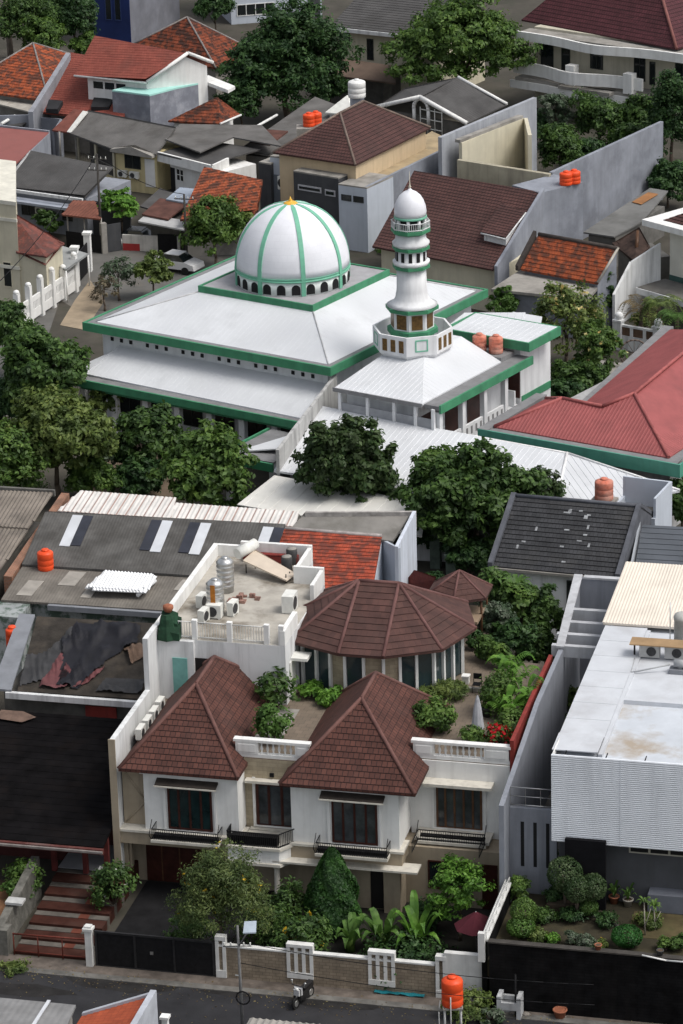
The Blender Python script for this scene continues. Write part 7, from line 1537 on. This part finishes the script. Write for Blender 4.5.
    tr('dark bushes under the frangipani tree',572,375,24,16,1.4,L_DARK,**MID,flowers=(F_YEL,6,.26)); tr('dark green hedge bush beside the white mosque wing',562,396,24,16,1.2,L_DEEP,**MID); tr('dark narrow cypress by the grey gable',606,293,8,20,2.4,L_DEEP,**dict(MID,ncl=40)); tr('small dark tree along the garden path',590,372,18,16,1.6,L_DARK,**MID); tr('dark hedge right of the mosque wing along the lane',580,388,18,10,.9,L_DARK,**MID)
    for (px,py,h,l,mt,n) in ((658,304,3.4,'arching yellow green palm at the right edge',L_OLIVE,15),(640,308,2.8,'brown drooping dry palm left of the yellow green one',leafmat('frond_dry',(.22,.17,.09),(.28,.22,.11),(.15,.12,.07)),11),(676,318,3.2,'green palm at the right border beside the terrace',L_LT,13)):
        w=P(px,py,h); T=Thing('palm_tree',l,'palm',WORLD,w.x,w.y,0); m=MB(); m.cyl((w.x,w.y,0),(w.x+.1,w.y,h),.16,.11,8); T.part('trunk', m, BARK()); m=MB(); rg=random.Random(int(px))
        for k in range(n): pinnate(m,(w.x+.1,w.y,h),k*2.4+rg.uniform(0,.5),rg.uniform(1.7,2.6),rg.uniform(.3,1.2),rg.uniform(1.0,2.0),.62)
        T.part('fronds', m, mt)
    sh('yellow green bushes behind the lattice fence',645,318,14,10,L_OLIVE,base=.6,ncl=22,size=.24); sh('green creeper patch at the foot of the pale blue wall',374,232,16,10,L_MID,ncl=24,size=.3); sh('green climbing plant on the corner of the blue grey wall',367,205,4,26,L_MID,base=0,ncl=30,size=.25)
    sh('grass patch beside the large brown roof',395,244,26,6,L_LT,ncl=30,size=.22)
def terrace_plants():
    z=7.02
    def t2(label,px,py,rx,ry,mat,base=z,**kw): return sh(label,px,py,rx,ry,mat,base,**dict(dict(ncl=34,per=40,size=.2,elong=.45),**kw))
    # behind the pavilion (garden level and terrace)
    tr('dark glossy tree behind the gazebo, left of the white wall',492,584,20,22,6.8,L_DARK,**dict(MID,ncl=70,size=.3)); tr('leafy tree against the dark tiled house wall',520,598,22,22,7.0,L_MID,**dict(MID,ncl=70,size=.3)); tr('bushy green tree beside the concrete beams',545,612,20,28,6.4,L_DARK,**dict(MID,ncl=70,size=.3)); tr('pale grey green bush beside the gazebo',496,617,22,18,7.6,L_PINK,**dict(MID,ncl=60,size=.22,per=55)); tr('low dark bush under the pale grey green one',510,636,24,18,7.2,L_DEEP,**dict(MID,ncl=50))
    for (px,py,l) in ((494,574,'bright palm like plant top behind the gazebo, left one'),(516,578,'bright palm like plant top behind the gazebo, right one')):
        w=P(px,py,7.6); T=Thing('palm_plant',l,'palm',WORLD,w.x,w.y,0); m=MB(); m.cyl((w.x,w.y,0),(w.x,w.y,7.0),.09,.06,6); T.part('stem', m, BARK()); m=MB()
        for k in range(9): frond(m,(w.x,w.y,7.0),k*.7+.2,1.3,.8,.5,.28)
        T.part('fronds', m, L_LT)
    for (px,py,h,n,l,ln) in ((512,668,1.5,16,'bright green broad leaved palm on the terrace, taller one',1.7),(507,702,1.0,15,'bright green broad leaved plant nearer the red wall',1.4),(523,690,1.2,11,'bright green fronds leaning over the red terrace wall',1.2)):
        w=P(px,py,z+h); T=Thing('palm_plant',l,'palm',WORLD,w.x,w.y,z); rg=random.Random(int(px)); m=MB()
        for k in range(4): a=k*1.6; m.cyl((w.x,w.y,z),(w.x+.25*math.cos(a),w.y+.25*math.sin(a),z+h),.05,.035,6)
        T.part('stem', m, BARK()); m=MB()
        for k in range(n):
            a=k*1.6; hh=z+h*rg.uniform(.45,1.15); (pinnate if k%3 else frond)(m,(w.x+.25*math.cos(a),w.y+.25*math.sin(a),hh),k*2.4+rg.uniform(0,.6),ln*rg.uniform(.6,1.1),rg.uniform(.5,1.1),rg.uniform(.5,1.1),.42)
        T.part('fronds', m, L_BRIGHT)
    t2('dark shrub at the base of the bright terrace palms',498,694,20,22,L_MID,ncl=50); t2('dark green bush below the bright fronds',512,722,18,14,L_MID,ncl=40)
    t2('large leaved dark shrub beside the rear block wall',275,688,20,22,L_DARK,size=.36,ncl=24,per=22,elong=.4); t2('bright yellow green bush behind the left balustrade',272,724,20,20,L_LT,size=.26,ncl=40,per=32)
    t2('low bright plants below the pavilion windows, left clump',313,690,15,8,L_BRIGHT,size=.24); t2('low bright plants below the pavilion windows, right clump',331,696,16,8,L_BRIGHT,size=.24); t2('slim climbing shrub by the pavilion door',343,668,7,20,L_OLIVE,ncl=24)
    t2('bushy plant beside the right pyramid roof',433,716,24,16,L_MID,size=.26,ncl=44); t2('small green bush above the right balustrade',472,734,13,12,L_MID,ncl=30); t2('rust green ornamental grass along the curved pavilion base',450,690,20,7,L_OLIVE,ncl=40,elong=.15,size=.4); t2('second tuft of ornamental grass at the right pavilion base',425,697,16,6,L_OLIVE,ncl=30,elong=.15,size=.4)
    t2('bougainvillea bush full of red flowers beside the balustrade',498,736,15,10,L_DARK,ncl=30,flowers=(F_RED,260,.17)); 
def front_plants():
    tr('street tree with fine olive leaves and yellow flowers before the villa',222,886,47,54,4.0,leafmat('leaf_yellow_green',(.10,.15,.04),(.17,.21,.065),(.06,.095,.028)),**dict(BIG,ncl=125,per=66,size=.17,elong=.32,cr=.2),trunk=.12,flowers=(F_YEL,22,.19),blobs=[(-.9,0,-.3,.75,.6),(.9,0,-.5,.8,.6),(0,0,.6,.75,.6)])
    sh('bushy green shrub with white flowers right of the terracotta steps',112,884,22,24,L_DARK,base=.6,ncl=50,per=50,size=.2,flowers=(F_WHT,10,.17)); sh('low bushes under the flowering street tree',190,930,24,20,L_DARK,ncl=40,size=.18); sh('dark shrub below the street tree near the lamp',265,925,26,22,L_DARK,ncl=44,size=.2)
    # conical dense tree
    w=P(333,893,2.0); T=Thing('conical_tree','dense dark green conical tree before the villa front','tree',WORLD,w.x,w.y,0); rng=np.random.default_rng(77); n=11000
    zz_=rng.random(n)**.8*4.0+.35; fr_=1-np.clip((zz_-1.2)/3.3,0,1)**1.9; rad=(1.25*np.clip(fr_,.08,1))*(.72+.28*rng.random(n)**.3); a=rng.uniform(0,6.283,n); rad*=1+.12*np.sin(a*5+zz_*3)
    C=np.stack([rad*np.cos(a),rad*np.sin(a),zz_],1); N=np.stack([np.cos(a),np.sin(a),np.full(n,.5)],1)+rng.normal(size=(n,3))*.4
    leafmesh('crown',C,N,np.full(n,.19)*rng.uniform(.7,1.3,n),np.full(n,.12),leafmat('leaf_dense',(.03,.09,.018),(.06,.15,.03),(.018,.055,.012)),rng,T.o); m=MB(); m.cyl((0,0,0),(0,0,3.6),.1,.04,8); m.build('trunk',BARK(),T.o)
    sh('leafy bush with large yellow trumpet flowers hanging over the brick wall',300,938,30,26,L_DARK,ncl=60,per=45,size=.24,flowers=(F_YEL,14,.3)); tr('light green spreading tree in front of the right balcony',459,888,33,32,2.7,L_BRIGHT,**dict(MID,ncl=60,per=60,size=.2,flat=.5),trunk=.08)
    w=V.pk(393,945,.2)
    for i,(px,py,l,n,s) in enumerate(((382,938,'banana like plant with yellow edged leaves behind the brick wall, left clump',13,1.0),(418,940,'upright green banana plant behind the brick wall, right clump',11,1.15),(350,940,'spreading yellow green leaves beside the conical tree',9,.8))):
        u,v=V.pk(px,py,.6); T=Thing('banana_plant',l,'plant',V,u,v,0); m=MB(); rg=random.Random(i+40)
        for k in range(n): frond(m,(u+rg.uniform(-.2,.2),v+rg.uniform(-.2,.2),.3),k*2.4,rg.uniform(1.3,2.1)*s,rg.uniform(1.0,2.0)*s,rg.uniform(.2,.9),.42)
        T.part('leaves', m, L_LT if i != 1 else L_BRIGHT); m=MB(); m.lathe((u,v,0),[(.25,0),(.2,.6),(.08,.9)],8); T.part('stem', m, L_MID)
    sh('dark undergrowth along the inside of the brick wall',405,955,52,12,L_DEEP,ncl=60,size=.22); sh('dark bush behind the maroon umbrella',430,915,22,18,L_DEEP,ncl=40,size=.2); sh('green shrub at the left foot of the villa column',290,905,18,26,L_DARK,ncl=50,size=.22)
    u,v=V.pk(476,919,2.1); T=Thing('garden_umbrella','dark maroon umbrella standing in the villa front garden','umbrella',V,u,v,0); m=MB(); m.cyl((u,v,0),(u,v,2.5),.03,.03,6); T.part('pole', m, STEEL); m=MB(); n=8
    for k in range(n): a,b=2*math.pi*k/n,2*math.pi*(k+1)/n; m.face([(u+1.05*math.cos(a),v+1.05*math.sin(a),1.75),(u+1.05*math.cos(b),v+1.05*math.sin(b),1.75),(u,v,2.5)])
    T.part('canopy', m, M('maroon_cloth',(.075,.012,.02),.9,.2,2))
    sh('bright leafy shrub at the left of the terracotta steps',25,876,20,18,L_MID,base=.5,ncl=40,size=.22); sh('low shrub lower down beside the stone wall',14,892,16,10,L_LT,base=.5,ncl=26,size=.2)
    sh('grass tuft at the street edge below the steps',14,967,16,4,L_OLIVE,ncl=24,size=.14); sh('weeds under the bright orange street tank',468,1004,26,14,L_OLIVE,ncl=40,size=.2); sh('pale weeds beside the white planter box',492,1016,12,8,L_PINK,ncl=20,size=.16)
    # raised garden
    z=GZ+.02; TOP=leafmat('leaf_topiary',(.05,.095,.025),(.15,.2,.1),(.035,.07,.022)); 
    def ball(label,px,py,rx,ry,mat,stemh=.5,n=2600,sz=.11):
        s=W3(px,py,z+1.2); r=rx/s; rz=ry/s/.95; hc=rz+stemh; w=P(px,py,z+hc); T=Thing('topiary',label,'topiary',WORLD,w.x,w.y,z); rng=np.random.default_rng(int(px*7+py)); D=rng.normal(size=(n,3)); D/=np.linalg.norm(D,axis=1,keepdims=True); k=.84+.16*rng.random((n,1))**.5+.05*np.sin(D[:,:1]*7)*np.sin(D[:,1:2]*6); C=D*k*np.array([r,r,rz])+np.array([0,0,hc]); N=D+rng.normal(size=(n,3))*.5
        leafmesh('foliage',C,N,np.full(n,sz)*rng.uniform(.7,1.4,n),np.full(n,sz*.55),mat,rng,T.o); m=MB(); m.cyl((0,0,0),(.05,0,hc),.07,.05,7); m.cyl((0,0,0),(-.1,.05,hc),.05,.04,6); m.build('stem',BARK(),T.o)
    ball('large round clipped bush with pale tips at the back of the raised garden',565,874,18,17,TOP,1.1,3200); ball('round clipped bush right of the largest one, left lobe',577,889,14,13,TOP,.9,2200); ball('round clipped bush with pale tips at the right of the group',593,887,14,13,TOP,.9,2200); ball('small low clipped ball in front of the pale tipped group',589,907,10,8,L_DARK,.2,1300)
    ball('clipped ball bush at the left of the raised garden',524,911,14,13,L_MID,.4,2000); ball('light green clipped low bush under the left ball',521,927,15,9,L_LT,.1,1800); ball('flattened dome shaped bright bush near the front edge of the garden',627,936,16,10,leafmat('leaf_emerald',(.03,.13,.025),(.06,.2,.04),(.02,.08,.016)),.05,2400)
    sh('tall green climber at the left back corner of the raised garden',522,862,10,20,L_MID,base=z,ncl=44,size=.2); sh('green bush along the left wall of the raised garden',520,890,12,14,L_MID,base=z,ncl=40,size=.18); sh('yellow green rosette at the front edge of the garden',552,939,8,5,L_BRIGHT,base=z,ncl=18,size=.16); sh('small grey green bush at the garden front edge, left one',572,938,8,8,L_PINK,base=z,ncl=20,size=.13); sh('small grey green bush at the garden front edge, right one',586,942,10,8,L_PINK,base=z,ncl=22,size=.13); sh('yellow leaved low plants near the garden front edge',603,945,9,4,L_OLIVE,base=z,ncl=16,size=.15,flowers=(F_YEL,4,.15))
    sh('green plants at the right front of the raised garden, left clump',665,945,10,7,L_MID,base=z,ncl=20,size=.18); sh('green plants at the right front of the raised garden, right clump',680,942,9,8,L_DARK,base=z,ncl=20,size=.18)
    for (px,py,l) in ((614,903,'potted plant against the dark wall, left pot'),(628,906,'potted plant against the dark wall, tall leaved right pot')):
        u,v=V.pk(px,py,z); pot('terracotta pot '+('left' if px<620 else 'right')+' against the dark grey garden wall',u,v,z,.24,.38,POT if px<620 else CONC_LT); T=Thing('potted_plant',l,'plant',V,u,v,z+.33); m=MB(); rg=random.Random(int(px))
        for k in range(11): frond(m,(u,v,z+.34),k*2.4,rg.uniform(.35,.6),rg.uniform(.4,.9),.15,.14)
        T.part('leaves', m, L_LT)
    for (px,py,l) in ((645,935,'slender pale stemmed tree with a tuft of leaves in the raised garden'),(655,930,'thin small tree leaning right of the pale stemmed one')):
        u,v=V.pk(px,py,z); T=Thing('sapling',l,'sapling',V,u,v,z); m=MB(); h=1.7 if px<650 else 1.2; m.cyl((u,v,z),(u-.05,v,z+h),.04,.025,6); m.cyl((u,v,z+.4),(u+.25,v,z+h*.8),.025,.015,5); T.part('trunk', m, M('pale_stem',(.33,.3,.25),.9,.2,3)); m=MB(); rg=random.Random(int(px))
        for k in range(14): frond(m,(u-.05,v,z+h),k*2.4,rg.uniform(.3,.55),rg.uniform(.1,.4),.2,.12)
        T.part('leaves', m, L_MID)
    for k,(px,py) in enumerate(((598,950),(660,955))): u,v=V.pk(px,py,z+.9); u,v=V.pk(px,py,3.42); pot(['first','second','third','fourth','fifth'][k]+' small dark pot from the left along the black wall edge',u,-8.1,3.425,.16,.25,POTD if k%2 else POT,group='small pots along the black wall')
    u,v=V.pk(560,1018,0); pot('reddish pot at the foot of the black retaining wall',u,v,0,.3,.45,POT); 
    tr('small green tree growing in the passage beside the white building',574,700,16,16,4.5,L_OLIVE,**dict(MID,ncl=50,size=.26)); tr('dark small tree deeper in the passage',563,725,14,16,4.0,L_DARK,**dict(MID,ncl=40,size=.26))
def litter():
    rng=np.random.default_rng(9); n=900; u=rng.uniform(-20,24,n); v=np.where(rng.random(n)<.7,rng.normal(-9.3,.5,n),rng.uniform(-14,-8.2,n)); z=np.where(v>-8.55,.05,np.where(v>-9.0,.08,.035))
    pts=np.array([tuple(V.W(a,b,c)) for a,b,c in zip(u,v,z)]); o=leafmesh('fallen_leaves',pts,rng.normal(size=(n,3))*.25+np.array([0,0,1]),rng.uniform(.05,.13,n),rng.uniform(.03,.08,n),leafmat('leaf_litter',(.22,.16,.06),(.3,.26,.12),(.12,.08,.04)),rng); o['kind']='stuff'; o['label']='fallen leaves scattered along the street edge'
    for (px,py,w,d,l) in ((120,985,2.6,1.1,'a'),(330,1003,2.0,.9,'b'),(230,992,1.4,.8,'c'),(20,990,2.4,1.0,'d')):
        a,b=V.pk(px,py,0); m=MB(); rg=random.Random(px); m.face([(a+w*(.8+.4*rg.random())*math.cos(t),b+d*(.7+.5*rg.random())*math.sin(t)*.6,.0165) for t in [k*2*math.pi/14 for k in range(14)]]); solo('road_patch','','',m,M('road_patch_asphalt',(.024,.023,.023),.95,.3,1.2,spec=.1),V,a,b,0,kind='structure')
    m=MB()
    for k in range(46):
        a,b=V.pk(495+rng.uniform(-45,70),1010+rng.uniform(-6,8),0); s=rng.uniform(.06,.22); m.lathe((a,b,0),[(s,0),(s*.9,s*.5),(s*.4,s*.8)],6,False,rng.uniform(0,6))
    o=solo('rubble','','',m,M('rubble_stone',(.2,.18,.16),.95,.4,3),V,12,-9,0,kind='stuff'); o['label']='loose stones and rubble at the foot of the black wall'
litter()
def undergrowth():
    sh('green bush at the far edge of the terrace beside the gazebo',486,648,12,14,L_DARK,base=7.02,ncl=36,size=.22); sh('dark bush on the terrace behind the thin metal chair',500,655,12,14,L_MID,base=7.02,ncl=36,size=.22); sh('small dark plant between gazebo posts and pavilion',474,640,8,10,L_DEEP,base=7.02,ncl=26,size=.2)
    tr('leafy undergrowth tree between the dirt path and the corrugated roof',92,474,26,18,1.8,L_MID,**MID); tr('dark bush at the far left edge beneath the broad tree',14,400,26,20,2.4,L_DEEP,**MID); tr('green tree behind the white fence at the left',30,340,26,18,3.0,L_DARK,**MID)
    tr('dark shrubs at the foot of the balcony house, left clump',536,128,20,12,1.6,L_DEEP,**MID); tr('dark shrubs in the walled garden, middle clump',585,150,22,12,1.4,L_DEEP,**MID); tr('dark shrubs in the walled garden, right clump',628,138,22,14,1.8,L_DARK,**MID)
    tr('dark tree behind the long grey sheds',240,98,22,18,3.0,L_DEEP,**MID); tr('dark tree below the brown low roof of the cream back house',330,86,18,12,2.2,L_DEEP,**MID); tr('dark low trees at the far end of the driveway roof',668,178,22,18,2.4,L_DEEP,**MID)
    tr('small tree between the blue building and the mottled hip roof',100,52,16,10,2.0,L_DARK,**MID); tr('dark tree top at the top edge left of the white building',215,4,22,12,4,L_DEEP,**MID)
    tr('dark bushes in the shade left of the dark tiled house',470,552,30,18,1.6,L_DEEP,**MID); tr('green bushes at the foot of the dark tiled house wall',520,600,24,20,3.4,L_DARK,**MID); tr('dense dark bush behind the terrace beside the beams',535,640,20,22,5.4,L_DARK,**dict(MID,size=.28)); tr('dark bush on the garden level behind the pavilion',440,590,20,14,2.2,L_DEEP,**MID)
    z=GZ+.02
    for px,py,rx,ry,mt,l in ((545,915,14,7,L_DARK,'dark ground plants beside the curving edging, left'),(572,915,16,6,L_DEEP,'dark ground plants inside the curving edging'),(608,920,14,7,L_DEEP,'dark ground plants beside the flattened bright bush'),(536,935,12,6,L_OLIVE,'olive low plants at the left front of the raised garden'),(547,862,14,16,L_DARK,'dark shrub at the back left of the raised garden'),(555,895,14,9,L_DEEP,'dark shrub between the clipped bushes'),(649,920,16,6,L_OLIVE,'dry looking low plants on the small lawn')):
        sh(l,px,py,rx,ry,mt,base=z,ncl=34,size=.14)
trees(); terrace_plants(); front_plants(); undergrowth()
